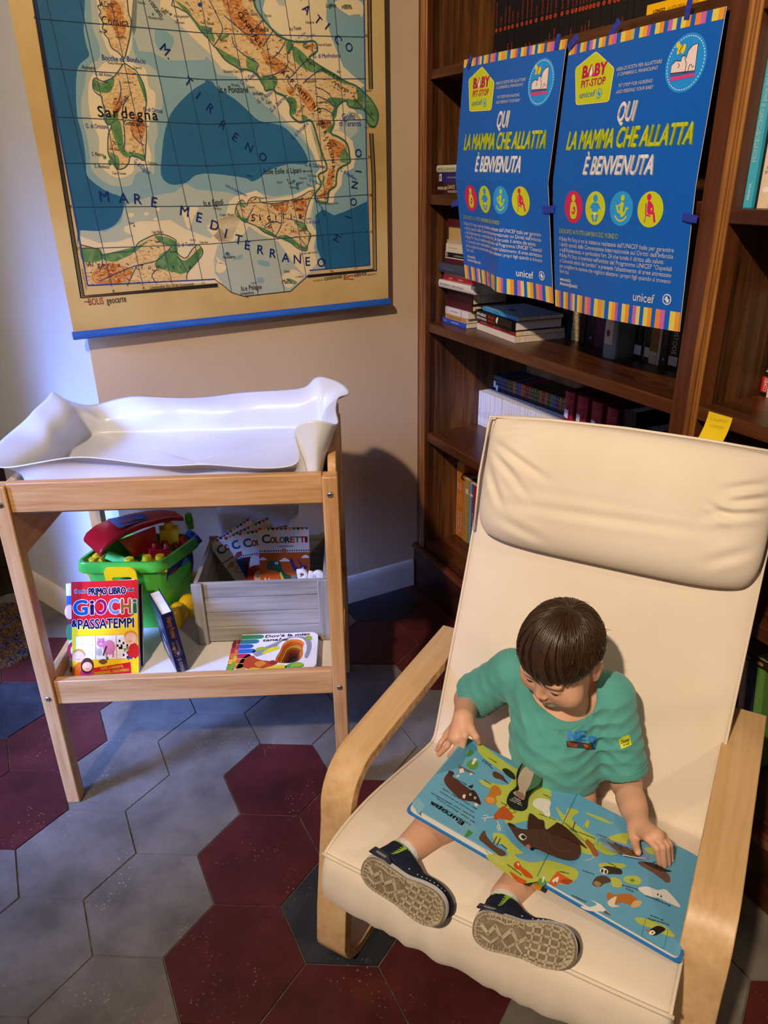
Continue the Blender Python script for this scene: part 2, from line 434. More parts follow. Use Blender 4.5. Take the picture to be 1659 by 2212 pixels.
M_BEIGE = noise_mat('beige_wall_paint', ['#c3a888', '#c9ae8e', '#cfb596'], 2.2, 8, 0.75, 0.25, bump=0.10, bscale=18)
M_WHITEW = noise_mat('white_wall_paint', ['#b4b2b0', '#bfbdbb', '#c6c4c2'], 2.5, 8, 0.6, 0.3, bump=0.12, bscale=14)
M_SKIRT = noise_mat('skirting_paint', ['#c9b9a5', '#d8c9b5', '#dfd2c0'], 5, 6, 0.4, 0.45, bump=0.06)
M_DARKDOOR = wood_mat('dark_door_wood', '#140b07', '#22130c', '#2e1a10', axis=2)
CN = V((-0.786, 2.018, 0)); BD = V((math.cos(math.radians(28.3)), math.sin(math.radians(28.3)), 0)); BN = V((BD.y, -BD.x, 0))
JD = V((-0.7713, 0.6365, 0)); JN = V((-0.6365, -0.7713, 0))
WB = Frame(CN, BD, V((-BD.y, BD.x, 0)), (0, 0, 1))         # along the back wall, into the wall, up
WJ = Frame(CN, JD, V((-JN.x, -JN.y, 0)), (0, 0, 1))        # along the reveal, into the wall, up
mb = MB(); H = 3.4
R2 = CN + JD * 0.72; F2 = CN + BD * 3.6; B2 = F2 - BN * 0.4; R3 = R2 + BD * 0.6
mb.add([CN, F2, F2 + V((0, 0, H)), CN + V((0, 0, H))], [(0, 1, 2, 3)], 0)
tag(mb.build('wall_back', [M_BEIGE]), kind='structure')
mb = MB(); mb.add([R2, CN, CN + V((0, 0, H)), R2 + V((0, 0, H))], [(0, 1, 2, 3)], 0)
tag(mb.build('wall_reveal', [M_WHITEW]), kind='structure')
mb = MB(); L0 = CN - BD * 1.0; L1 = CN - BD * 3.0
Lr = L0 - BN * 0.72; Ll = L1 - BN * 0.72
q = [L0, L1, Ll, Lr]
mb.add(q + [x + V((0, 0, H)) for x in q], [(0, 1, 5, 4), (1, 2, 6, 5), (2, 3, 7, 6), (3, 0, 4, 7)], 0)
tag(mb.build('wall_left', [M_WHITEW]), kind='structure')
DP = V((-1.352, 2.492, 0)); DD = V((-0.953, -0.303, 0)); DNn = V((-0.303, 0.953, 0))
mb = MB(); fr = Frame(DP, DD, DNn, (0, 0, 1))
mb.box((-0.25, 0, 0.0), (1.6, 0.05, 2.6))
for k in range(3): mb.box((0.02 + k * 0.34, -0.012, 0.12), (0.30 + k * 0.34, 0, 1.15))
o = mb.build('door_1', [M_DARKDOOR], M=fr.mat(), bevel=0.004); tag(o, kind='structure')
def skirting(name, fr, a, b, h=0.105, t=0.014):
    prof = [(0, 0), (-t, 0), (-t, h - 0.022), (-t * 0.75, h - 0.008), (-t * 0.45, h - 0.001), (0, h)]
    mb = MB(); vs = [(a, y, z) for y, z in prof] + [(b, y, z) for y, z in prof]; n = len(prof)
    fs = [(i, (i + 1) % n, n + (i + 1) % n, n + i) for i in range(n)] + [tuple(range(n)), tuple(range(2 * n - 1, n - 1, -1))]
    mb.add(vs, fs); o = mb.build(name, [M_SKIRT], M=fr.mat(), sm=35); tag(o, kind='structure'); return o
skirting('baseboard_back', WB, 0.0, 1.01)
skirting('baseboard_reveal', WJ, -0.012, 0.715)

# coir doormat in the doorway
M_COIR = noise_mat('coir', ['#2a1c12', '#5d432b', '#87663f'], 140, 4, 0.95, 0.1, bump=1.0, bscale=300)
M_COIRB = noise_mat('blue_coir', ['#141c38', '#243667', '#3a55a0'], 140, 4, 0.95, 0.1, bump=1.0, bscale=300)
fr = Frame((-1.165, 2.03, 0.0), (-0.88, -0.47, 0), (-0.47, 0.88, 0), (0, 0, 1))
mb = MB(); n = 40; rg = random.Random(3)
mb.prism(rrect(0, 0, 0.7, 0.42, 0.05), 0.0, 0.014)
root = empty('doormat', fr.p(0.35, 0.2, 0), 'brown coir doormat with blue pattern lying in the doorway', 'doormat')
mb.build('mat_base', [M_COIR], root, fr.mat())
mb = MB()
for _ in range(7000):
    x, y = rg.uniform(0.004, 0.696), rg.uniform(0.004, 0.416)
    band = (abs((x * 1.0 + y) % 0.12 - 0.06) < 0.016 or abs((x - y) % 0.17 - 0.08) < 0.012)
    a = rg.uniform(0, 6.28); l = 0.0042; h = rg.uniform(0.005, 0.011)
    dx, dy = math.cos(a) * l, math.sin(a) * l; tx, ty = rg.uniform(-.004, .004), rg.uniform(-.004, .004)
    mb.add([(x - dx, y - dy, 0.0125), (x + dx, y + dy, 0.0125), (x + tx, y + ty, 0.0125 + h)], [(0, 1, 2)], 1 if band else 0)
o = mb.build('bristles', [M_COIR, M_COIRB], root, fr.mat()); tag(o, kind='stuff')
# ================================================================== BOOKCASE
BK = Frame((0.1091, 2.5032, 0), (0.4297, -0.903, 0), (0.903, 0.4297, 0), (0, 0, 1))   # s along, d into, z up
BM = BK.mat()
WD = ('#2d1809', '#573318', '#784c22')
M_BCV = wood_mat('brown_stained_pine_upright', *WD, axis=2, scale=1.0, rough=0.42, knots=1.4, bump=0.18)
M_BCH = wood_mat('brown_stained_pine_shelf', '#2b140a', '#4e2914', '#643819', axis=0, scale=0.8, rough=0.33, knots=0.8, bump=0.10)
M_BCF = wood_mat('brown_stained_face_frame', '#43200f', '#5a2f18', '#6d3d1e', axis=2, scale=0.7, rough=0.4, bump=0.05)
M_BCM = wood_mat('worn_moulding_wood', '#4d2a10', '#82501f', '#a8702f', axis=2, scale=0.9, rough=0.45, bump=0.1)
M_BCB = noise_mat('old_back_board', ['#3b2110', '#6b421c', '#8a5a28', '#2c1a0e'], 9, 8, 0.7, 0.2, stretch=(1, 1, 1))
M_PLIN = wood_mat('dark_plinth_wood', '#1f0e07', '#341a0e', '#47260f', axis=0, scale=0.8, rough=0.35, bump=0.06)
bc = empty('bookcase', BK.p(1.1, 0.2, 0), 'tall dark brown wooden bookcase with open shelves in the corner', 'bookcase')
def prof_post(name, s0, s1, strips, mat=M_BCF):
    """face post: flat with rounded beads near its edges"""
    mb = MB(); mb.box((s0, 0.014, 0.16), (s1, 0.05, 2.7), 0)
    for a, b, h in strips:
        n = 8; k = [((a + b) / 2 - (b - a) / 2 * math.cos(math.pi * i / n), 0.014 - h * math.sin(math.pi * i / n)) for i in range(n + 1)]
        vs = [(x, y, 0.16) for x, y in k] + [(x, y, 2.7) for x, y in k]
        mb.add(vs, [(i, i + 1, n + 2 + i, n + 1 + i) for i in range(n)], 1)
    return mb.build(name, [mat, M_BCM], bc, BM, sm=40)
prof_post('post', -0.04, 0.057, [(0.016, 0.026, 0.003), (0.028, 0.042, 0.006), (0.044, 0.054, 0.004)])
prof_post('post', 1.118, 1.186, [(1.156, 1.170, 0.005), (1.1715, 1.177, 0.003), (1.178, 1.186, 0.004)])
prof_post('post', 2.25, 2.32, [(2.29, 2.30, 0.004), (2.302, 2.316, 0.006)])
for a, b in ((0.025, 0.057), (1.150, 1.184), (2.255, 2.29)):
    MB().box((a, 0.03, 0.16), (b, 0.43, 2.7)).build('side_panel', [M_BCV], bc, BM)
MB().box((0.0, 0.425, 0.1), (2.32, 0.44, 2.7)).build('back_panel', [M_BCB], bc, BM)
for a, b, d0, zs in ((0.057, 1.150, 0.022, ((1.675, 1.70), (1.344, 1.374), (0.960, 0.990), (0.583, 0.615), (2.03, 2.06), (0.165, 0.197))),
                     (1.184, 2.255, 0.014, ((1.664, 1.70), (1.338, 1.364), (0.970, 0.998), (0.583, 0.615), (0.165, 0.197), (2.03, 2.06)))):
    for z0, z1 in zs:
        MB().box((a, d0, z0), (b, 0.425, z1)).build('shelf', [M_BCH], bc, BM, bevel=0.002)
MB().box((-0.03, 0.0, 0.0), (2.34, 0.03, 0.148)).box((-0.03, 0.03, 0.0), (2.34, 0.43, 0.16)).build('plinth', [M_PLIN], bc, BM, bevel=0.002)
mb = MB(); pr = [(0.014, 0.172), (-0.002, 0.172), (-0.008, 0.166), (-0.010, 0.160), (-0.006, 0.154), (0.0, 0.148), (0.003, 0.140), (0.014, 0.138)]; n = len(pr)
mb.add([(-0.042, y, z) for y, z in pr] + [(2.34, y, z) for y, z in pr], [(i, (i + 1) % n, n + (i + 1) % n, n + i) for i in range(n)] + [tuple(range(n - 1, -1, -1)), tuple(range(n, 2 * n))])
mb.build('plinth_moulding', [M_BCM if False else M_BCF], bc, BM, sm=40)

# ------------------------------------------------------------------ books
M_PAGE = noise_mat('book_pages', ['#c8b793', '#ddceae', '#e6dabf'], 120, 4, 0.85, 0.15, stretch=(1, 1, 0.05))
M_PAGEW = noise_mat('white_book_pages', ['#d8d4cc', '#ebe7e0'], 120, 4, 0.85, 0.15, stretch=(1, 1, 0.05))
def book(fr, L, W, T, cover, label, group=None, hard=True, stand=True, prints=None, top=None, pages=None, rough=0.5, name='book', ct=None, pg=True, round_spine=False):
    """frame x along the spine, y from the spine to the fore edge, z through the thickness"""
    ct = ct or (0.0025 if hard else 0.0009); ins = 0.004 if hard else 0.0003
    cm = flat(cover, rough) if isinstance(cover, str) else cover
    mats = [cm]; mb = MB()
    if round_spine:
        n = 8; k = [(-0.22 * T * math.sin(math.pi * i / n), T / 2 - T / 2 * math.cos(math.pi * i / n)) for i in range(n + 1)]
        k = k + [(0.006, T), (0.006, 0)]
        m_ = len(k); mb.add([(0, y, z) for y, z in k] + [(L, y, z) for y, z in k], [(i, (i + 1) % m_, m_ + (i + 1) % m_, m_ + i) for i in range(m_)] + [tuple(range(m_ - 1, -1, -1)), tuple(range(m_, 2 * m_))])
    else: mb.box((0, 0, 0), (L, ct, T))
    mb.box((0, 0.0005, 0), (L, W, ct)); mb.box((0, 0.0005, T - ct), (L, W, T))
    bulge = lambda c: 0.44 * T * math.sqrt(max(0, c / T * (1 - c / T))) + .0005 if round_spine else 0.0
    pr = Print((lambda X, Y, h: fr_loc(Y, -h - bulge(X), T - X)) if stand else (lambda X, Y, h: fr_loc(X, -h - bulge(Y), Y)), step=.006 if round_spine else None)
    pr.rough = rough
    if prints: prints(pr); pr.merge(mb, mats)
    if top:
        p2 = Print(lambda X, Y, h: fr_loc(X, Y, T + h)); p2.rough = rough; top(p2); p2.merge(mb, mats)
    o = mb.build(name, mats, None, fr.mat(), sm=30 if round_spine else None)
    tag(o, label, 'book', group)
    if pg: MB().box((ins, ct, ct), (L - ins, W - ins, T - ct)).build('page_block', [pages or M_PAGE], o, fr.mat())
    return o
def fr_loc(a, b, c): return V((a, b, c))
def stand_fr(s, d, z, lean=0.0, yaw=0.0):
    """spine's lower right corner; x up, y into the shelf, z to the left"""
    f = Frame(BK.p(s, d, z), (0, 0, 1), BK.y, -BK.x)
    if yaw: c_, q = math.cos(yaw), math.sin(yaw); f = Frame(f.o, f.x, BK.y * c_ + BK.x * q, -BK.x * c_ + BK.y * q)
    if lean: c_, q = math.cos(lean), math.sin(lean); f = Frame(f.o, f.x * c_ + f.z * q, f.y, f.z * c_ - f.x * q)
    return f
def flat_fr(s, d, z, yaw=0.0):
    c_, q = math.cos(yaw), math.sin(yaw); return Frame(BK.p(s, d, z), BK.x * c_ + BK.y * q, BK.y * c_ - BK.x * q, (0, 0, 1))
def up_text(t, size, col, T, y, bold=0.02, dy=0.0, down=False, width=None):
    def f(p):
        if down: p.text(t, T / 2 - size * 0.36 + dy, y, size, col, 2, -math.pi / 2, bold, width=width)
        else: p.text(t, T / 2 + size * 0.36 + dy, y, size, col, 2, math.pi / 2, bold, width=width)
    return f
# black paperbacks on the upper shelf, an orange-red disc and title on each spine
rb = random.Random(11); s = 0.0585; i = 0; proto = {}
DISC = '#c8401f'; titles = ['LA NOTTE DEI TEMPI', 'IL CASO', 'UNA STRADA', 'OMBRE ROSSE', 'LA CITTA', 'IL SEGRETO', 'ULTIMO GIORNO', 'SANGUE FREDDO']
while s < 1.11:
    T = [0.011, 0.015, 0.021, 0.012, 0.024, 0.017, 0.028, 0.019][rb.randrange(8)]
    key = (T, i % 4)
    d = 0.235 + 0.085 * (s - 0.057); fr = stand_fr(s + T, d, 1.7005, yaw=-0.085)
    if key not in proto:
        def pf(p, T=T, i=i):
            r = 0.0052
            p.poly(ell(T / 2, 0.105, r, r, 14), DISC, 2); p.poly(ell(T / 2, 0.105, r * .35, r * .5, 8), '#5c1a0d', 3)
            p.text(titles[i % 8], T / 2 + 0.0022, 0.115, 0.0062, DISC, 2, math.pi / 2); p.text(titles[(i + 3) % 8], T / 2 + 0.0022, 0.018, 0.0062, DISC, 2, math.pi / 2)
        o = book(fr, 0.205, 0.095, T, '#141418', 'black paperback with an orange-red disc on its spine in the row on the uppermost shelf', 'black paperbacks on the uppermost shelf', hard=False, prints=pf, rough=0.4)
        proto[key] = (o, fr.mat())
    else:
        o, M0 = proto[key]; copy_tree(o, fr.mat() @ M0.inverted())
    s += T + 0.0006; i += 1
# yellow book lying on the shelf edge
def pf(p):
    p.text('LONGO', 0.018, 0.008, 0.0085, '#1a1408', 2, bold=0.05); p.text('LA VITA PAGA IL SABATO', 0.055, 0.008, 0.0085, '#3c3010', 2, width=0.075)
book(flat_fr(0.865, 0.062, 1.7005, 0.03), 0.215, 0.15, 0.025, '#f5b800', 'bright yellow book lying flat on the uppermost shelf edge above the right poster', hard=False, stand=False, prints=pf, rough=0.35)
# short stack on the second shelf
def pf(p): p.text('MONALDI & SORTI', 0.008, 0.012, 0.011, '#e9d8c6', 2, bold=0.04, width=0.055); p.text('DANTE', 0.068, 0.014, 0.015, '#d9c5ae', 2, width=0.04); p.text('SHAKESPEARE', 0.068, 0.004, 0.009, '#d9c5ae', 2, width=0.06)
book(flat_fr(0.062, 0.045, 1.3745), 0.225, 0.15, 0.031, '#35170f', 'thick brown hardcover, bottom of the three-book stack left of the posters', 'three-book stack beside the left poster', stand=False, prints=pf, rough=0.3)
def pf(p): p.rect(0.005, 0.004, 0.019, 0.024, '#cfcabd', 1); p.rect(0.009, 0.008, 0.014, 0.019, '#7a2c1e', 2); p.text('STORIA UNIVERSALE', 0.052, 0.012, 0.0055, '#b7b3d6', 2)
book(flat_fr(0.070, 0.047, 1.4056), 0.21, 0.145, 0.027, '#20206a', 'navy blue book with small white picture label, middle of the three-book stack', 'three-book stack beside the left poster', stand=False, prints=pf, rough=0.35)
def pf(p): p.text('BARICCO   OCEANO MARE', 0.008, 0.007, 0.009, '#6b6a55', 2, width=0.10)
book(flat_fr(0.068, 0.045, 1.4328), 0.21, 0.14, 0.020, '#b9bba2', 'pale grey-green book on top of the three-book stack', 'three-book stack beside the left poster', stand=False, prints=pf, round_spine=True)
# tall stack on the third shelf
G = 'tall stack of books behind the left poster'
Z0 = 0.9905
spec = [  # s, length, thickness, colour, label, hard, round
    (0.064, 0.15, 0.0145, '#2c4f9e', 'thin blue paperback at the very bottom of the tall stack', False, False),
    (0.082, 0.13, 0.0150, '#b58b48', 'tan paperback second from the bottom of the tall stack', False, False),
    (0.082, 0.14, 0.0210, '#dccfc0', 'white paperback with red lines on its spine low in the tall stack', False, False),
    (0.080, 0.15, 0.0210, '#4b1218', 'maroon hardcover just above the white red-lined book', True, False),
    (0.083, 0.15, 0.0370, '#2f0d10', 'thick very dark maroon volume under the large white hardcover', True, False),
    (0.061, 0.215, 0.0240, '#d9cfbd', 'large white hardcover sticking out of the tall stack', True, True),
    (0.066, 0.19, 0.0130, '#a8192c', 'thin bright red book lying on the large white hardcover', False, False),
    (0.070, 0.18, 0.0090, '#b38c58', 'slim beige booklet between the red and slate blue books', False, False),
    (0.061, 0.19, 0.0290, '#3a4356', 'slate blue hardcover with rounded spine in the tall stack', True, True),
    (0.076, 0.17, 0.0130, '#54161c', 'maroon book directly on the slate blue hardcover', True, False),
    (0.076, 0.17, 0.0210, '#cfc4b2', 'white paperback with black spine panel in the tall stack', False, False),
    (0.079, 0.16, 0.0230, '#d8c9ae', 'cream paperback above the black-panelled book', False, False),
    (0.085, 0.15, 0.0110, '#b8a585', 'slim pale book below the thick tan one', False, False),
    (0.084, 0.15, 0.0390, '#bd9a62', 'thick tan book second from the top of the tall stack', True, False),
    (0.084, 0.15, 0.0200, '#551318', 'dark red book on top of the tall stack', True, False)]
for k, (s, L, T, colr, lab, hard, rs) in enumerate(spec):
    def pf(p, k=k, L=L, T=T):
        if k == 0: p.text('FOLLIA', 0.012, 0.005, 0.005, '#dfe6f5', 2, bold=.03); p.text('GIANNI RODARI', 0.06, 0.005, 0.006, '#dfe6f5', 2, bold=.03)
        if k == 1: p.text('STORIE DI PAESE', 0.012, 0.004, 0.008, '#6b4a1d', 2, width=0.09)
        if k == 2:
            for x in (0.006, 0.010, 0.022, 0.095, 0.099): p.rect(x, 0, x + 0.0015, T, '#a63030', 1)
            p.text('IL LIBRO BIANCO', 0.03, 0.008, 0.007, '#5a4a40', 2, width=0.05)
        if k == 5: p.text('PINO BENVENUTO - GARBO DI GALILEO', 0.01, 0.009, 0.0085, '#7b7367', 3, width=0.145)
        if k == 6: p.text('EINAUDI', 0.035, 0.004, 0.0055, '#f0d8d8', 2); p.text('RACCONTI', 0.09, 0.004, 0.0055, '#f0d8d8', 2)
        if k == 8: p.text('Civilta delle acque', 0.02, 0.011, 0.010, '#6c7688', 3)
        if k == 10: p.rect(0.004, 0.003, 0.16, T - 0.003, '#1b1614', 1); p.poly(ell(0.011, T / 2, 0.005, 0.006), '#8a7d6c', 2); p.text('IL VECCHIO E IL MARE', 0.05, 0.007, 0.007, '#c8bca8', 2)
        if k == 11: p.text('Come un romanzo', 0.012, 0.008, 0.007, '#857a66', 2)
    book(flat_fr(s, 0.072 + (0.006 if k in (3, 4, 13) else 0.0) - (0.01 if k in (5, 8) else 0), Z0, rnd.uniform(-.02, .02)), L, 0.13 if k < 5 or k > 8 else 0.15, T, colr, lab, G, hard, False, pf, round_spine=rs)
    Z0 += T + 0.0002
# low stack in front of it
G = 'low stack of four books on the third shelf'; yw = -0.10; Z0 = 0.9905
def f0(p): pass
book(flat_fr(0.232, 0.098, Z0, yw), 0.235, 0.165, 0.018, '#e2d3b4', 'cream paperback with its pages facing out, bottom of the low stack', G, False, False, f0, pages=M_PAGE); Z0 += .0182
def pf(p):
    for x, t in ((0.012, 'G. CAROFIGLIO'), (0.085, 'La regola dell equilibrio'), (0.195, 'EINAUDI')): p.text(t, x, 0.005, 0.006, '#e7b9a8', 2)
book(flat_fr(0.243, 0.099, Z0, yw), 0.225, 0.16, 0.0135, '#8f1616', 'red paperback second from the bottom of the low stack', G, False, False, pf); Z0 += .0137
def pf(p):
    p.text('ALDO CAZZULLO', 0.016, 0.0165, 0.0095, '#e8e2d8', 3, bold=.05, width=0.062); p.text('FABRIZIO VENCONE', 0.016, 0.005, 0.0095, '#e8e2d8', 3, bold=.05, width=0.066)
    p.text('PECCATI', 0.092, 0.0165, 0.0095, '#c9301c', 3, bold=.05, width=0.036); p.text('IMMORTALI', 0.092, 0.005, 0.0095, '#c9301c', 3, bold=.05, width=0.042)
    p.poly(ell(0.148, 0.018, 0.006, 0.009), '#d8cfc2', 3)
book(flat_fr(0.232, 0.094, Z0, yw - .01), 0.235, 0.16, 0.0285, '#15130f', 'thick black hardcover with white and red spine lettering in the low stack', G, True, False, pf, pages=M_PAGEW, rough=0.35, round_spine=True); Z0 += .0287
def pf(p): p.text('MARIO CALABRESI', 0.07, 0.004, 0.004, '#10324d', 2); p.text('NORD', 0.01, 0.004, 0.004, '#10324d', 2)
def tp(p): p.rect(0.002, 0.002, 0.213, 0.14, '#a9c6d3', 1); p.text('Alba di un giorno', 0.03, 0.06, 0.012, '#2a4658', 2); p.poly(ell(0.10, 0.045, 0.02, 0.012), '#2f5d80', 2)
book(flat_fr(0.258, 0.100, Z0, yw), 0.216, 0.145, 0.0105, '#3f9ac6', 'light blue paperback lying on top of the low stack', G, False, False, pf, tp)
# upright books on the third shelf
G = 'upright books on the third shelf'
def lab_(w_, T): return lambda p: p.rect(0.001, 0.012, T - 0.001, 0.036, '#d8d6da', 3)
ups = [ # s right, thickness, d, height, colour, depth, label, print
    (0.502, 0.030, 0.245, 0.19, '#26282c', 'dark grey book behind the low stack'),
    (0.535, 0.026, 0.240, 0.20, '#cdb87c', 'cream wire-patterned spine beside the low stack'),
    (0.560, 0.022, 0.243, 0.21, '#2b1013', 'very dark brown upright book right of the cream spine'),
    (0.604, 0.040, 0.245, 0.22, '#0f0e10', 'black upright book with a small white letter A at its foot'),
    (0.657, 0.050, 0.240, 0.23, '#4e0f45', 'thick purple volume on the third shelf'),
    (0.680, 0.020, 0.243, 0.22, '#430d3c', 'thin purple volume beside the thick purple one'),
    (0.762, 0.048, 0.180, 0.25, '#7f96a3', 'grey-blue volume with white spine label sticking out on the third shelf'),
    (0.800, 0.026, 0.225, 0.20, '#101013', 'black upright book with handwritten title and white shelf label'),
    (0.808, 0.007, 0.228, 0.19, '#55524e', 'thin grey booklet among the upright books'),
    (0.828, 0.018, 0.225, 0.20, '#131114', 'narrow black book with white label between grey booklet and tan book'),
    (0.856, 0.026, 0.222, 0.20, '#8a6a36', 'tan upright book with pale foot'),
    (0.865, 0.008, 0.222, 0.19, '#c9c4ba', 'thin white booklet beside the tan book'),
    (0.888, 0.021, 0.222, 0.20, '#101012', 'black book with small letter A next to the last book'),
    (0.922, 0.032, 0.224, 0.21, '#0f0f12', 'black book titled in tall white letters at the right end of the third shelf')]
for k, (s, T, d, h, colr, lab) in enumerate(ups):
    def pf(p, k=k, T=T, h=h):
        if k == 0: p.text('LA', 0.004, 0.10, 0.012, '#9a958c', 2)
        if k == 1:
            for q in range(9): p.rect(0.002, 0.01 + q * 0.02, T, 0.0112 + q * 0.02, '#5b4a26', 2); p.line([(0.003, 0.012 + q * 0.02), (T, 0.028 + q * 0.02)], 0.0009, '#5b4a26', 3)
        if k in (3, 12): p.text('A', T / 2, 0.014, 0.012, '#d9d6d2', 2, align='c'); up_text('GUIDO CERONETTI', 0.008, '#8d8a86', T, 0.05)(p)
        if k == 4: p.rect(0.006, 0.015, 0.0068, 0.2, '#8f4b7e', 2); p.rect(T - 0.0068, 0.015, T - 0.006, 0.2, '#8f4b7e', 2); up_text('OPERE', 0.012, '#8f4b7e', T, 0.09)(p)
        if k == 6: p.rect(0.006, 0.035, T - 0.010, 0.23, '#d8cdc6', 1); p.poly(ell(T / 2 - 0.002, 0.063, 0.007, 0.009), '#6d2a2c', 2); up_text('Roberto', 0.016, '#4d4440', T - 0.004, 0.125)(p)
        if k in (7, 9): lab_(0, T)(p); up_text('Jay M Berne' if k == 7 else 'NOTTE DI NOTE', 0.010, '#7d7a78', T, 0.05)(p)
        if k == 10: p.rect(0, 0.0, T, 0.03, '#cfc2a8', 1); p.rect(0, 0.045, T, 0.0458, '#5f4820', 2); p.rect(0, 0.065, T, 0.0658, '#5f4820', 2)
        if k == 13: p.rect(0.003, 0.008, T - 0.001, 0.03, '#cfcfda', 3); p.text('CUSTODE', T / 2 - 0.006, 0.105, 0.019, '#cfccc8', 2, -math.pi / 2, width=0.07)
    book(stand_fr(s, d, 0.9905), h, 0.14 if d > .2 else 0.17, T, colr, lab, G, True, True, pf, round_spine=(k in (4, 5, 6)))
# fourth shelf: white booklets in front, antique bindings behind, red volumes, dark end
rb = random.Random(5); protow = []; s = 0.0585; i = 0
while s < 0.505:
    T = 0.0122; d = 0.228 + 0.06 * (s - 0.06) + rb.uniform(-.0012, .0012)
    fr = stand_fr(s + T, d, 0.6155, yaw=-0.06)
    if i < 6:
        def pf(p, i=i, T=T):
            p.text(['GARZANTI', 'POESIA', 'TEATRO', 'LEOPARDI', 'ROMANZI', 'CLASSICI'][i], T / 2 + 0.002, 0.03, 0.0065, ['#7a7670', '#6d5a50', '#555049', '#8a4238', '#5d6258', '#777'][i] if i != 5 else '#777777', 2, math.pi / 2)
            p.poly([(T / 2 - 0.002, 0.006), (T / 2 + 0.002, 0.006), (T / 2, 0.010)], '#4b4744', 2)
        o = book(fr, 0.122, 0.05, T, '#e6e0d8', 'slim white booklet in the row of white spines on the fourth shelf', 'white booklets on the fourth shelf', False, True, pf, rough=0.45, pages=M_PAGEW); protow.append((o, fr.mat()))
    else:
        o, M0 = protow[rb.randrange(6)]; copy_tree(o, fr.mat() @ M0.inverted())
    s += T + 0.0011; i += 1
cols = ['2a2f36', '2a3038', '26343c', '22304a', '24304c', '4a1420', '3a3a1e', '1d2f24', '9a4a1a', '1f3358', '20365c', '933a1b', '8e2418', '561527', '80201a', '22401f', '33451f', '243c2a', '8e4517', '5a1826', '8b4a20', '24391f', '42561c', '1d3a78', '4c1430', '7c4418', '34481f', '5a1730', '4c5a1c', '1c3e80', '8c4d16', '96601c', '3a4142']
names_ = {}
s = 0.0585; T = 0.0137
for i, cc in enumerate(cols):
    d = 0.287 + 0.05 * (s - 0.06); fr = stand_fr(s + T - 0.0005, d, 0.6155, yaw=-0.05)
    def pf(p, cc=cc, i=i, T=T):
        for q in (0.070, 0.095, 0.115, 0.135, 0.150, 0.160): p.rect(0.001, q, T - 0.001, q + 0.0012, '#a88a3c', 2)
        p.rect(0.002, 0.118, T - 0.002, 0.132, '#1a1512', 2); p.rect(T / 2 - 0.001, 0.163, T / 2 + 0.001, 0.168, '#b79a4a', 2)
        if i in (0, 1): p.rect(0.001, 0.128 - 0.012 * i, T - 0.001, 0.15 - 0.012 * i, '#d9d2c6', 3)
    fam = 'blue' if int(cc[4:], 16) > int(cc[:2], 16) and int(cc[4:], 16) > int(cc[2:4], 16) else 'green' if int(cc[2:4], 16) >= int(cc[:2], 16) else 'orange' if int(cc[2:4], 16) > 0x38 else 'dark red'
    lab = {0: 'leftmost gilt-banded dark volume, with a white shelf label, behind the white booklets', 1: 'second gilt-banded dark volume from the side panel, with a lower white label'}.get(i, 'gilt-banded antique volume with %s spine standing behind the white booklets' % fam)
    book(fr, 0.172, 0.115, T - 0.0007, '#' + cc, lab, 'gilt-banded antique volumes behind the white booklets', True, True, pf, pages=noise_mat('brown_pages', ['#4b3a28', '#6a543a'], 90, 4, 0.9, 0.1) if i == 0 else bpy.data.materials['brown_pages'], rough=0.4)
    s += T
for i, (s0, T, d) in enumerate(((0.530, 0.043, 0.222), (0.584, 0.049, 0.222), (0.650, 0.045, 0.219), (0.715, 0.043, 0.216))):
    def pf(p, T=T, i=i):
        for q in (0.205, 0.212, 0.118, 0.112): p.rect(0.003, q, T - 0.003, q + 0.0012, '#b5713a', 2)
        p.line([(0.005, 0.125), (0.005, 0.195), (T - 0.005, 0.195), (T - 0.005, 0.125)], 0.0008, '#b5713a', 2); p.line([(0.005, 0.02), (0.005, 0.105), (T - 0.005, 0.105), (T - 0.005, 0.02)], 0.0008, '#b5713a', 2)
        p.poly([(0.008, 0.16), (0.026, 0.157), (0.028, 0.182), (0.010, 0.184)], '#d8d5dc', 3)
    book(stand_fr(s0 + T, d, 0.6155), 0.236, 0.18, T, '#8e1626', 'tall red gilt volume with white label, %s from the white booklets' % ['first', 'second', 'third', 'fourth'][i], 'red volumes on the fourth shelf', True, True, pf, pages=noise_mat('dark_head_pages', ['#241a12', '#3a2b1e'], 60, 4, 0.9, 0.1) if i == 0 else bpy.data.materials['dark_head_pages'], rough=0.35, round_spine=True)
book(stand_fr(0.812, 0.225, 0.6155), 0.24, 0.18, 0.045, '#1d0b0d', 'near-black tall volume right of the red volumes', 'dark volumes at the right of the fourth shelf', True, True)
book(stand_fr(0.872, 0.25, 0.6155), 0.20, 0.15, 0.055, '#141a2e', 'dark navy upright volume with gilt line on the fourth shelf', 'dark volumes at the right of the fourth shelf', True, True, lambda p: p.rect(0.006, 0.02, 0.008, 0.18, '#8a7334', 2))
book(stand_fr(0.915, 0.26, 0.6155), 0.185, 0.15, 0.040, '#0f1d33', 'blue-black upright volume beside the navy one', 'dark volumes at the right of the fourth shelf', True, True)
def pf(p): p.text('SPECIALE', 0.02, 0.006, 0.011, '#3a3a3a', 2, bold=.03)
book(flat_fr(0.922, 0.20, 0.6155), 0.16, 0.13, 0.07, '#1f3a5e', 'thick blue book lying at the right end of the fourth shelf', None, True, False)
book(flat_fr(0.918, 0.205, 0.6860), 0.17, 0.13, 0.075, '#20242a', 'charcoal book lying on the blue one at the right end', None, True, False)
book(flat_fr(0.915, 0.20, 0.7615), 0.18, 0.13, 0.022, '#9a958c', 'grey book lying topmost at the right end of the fourth shelf', None, True, False, pf)
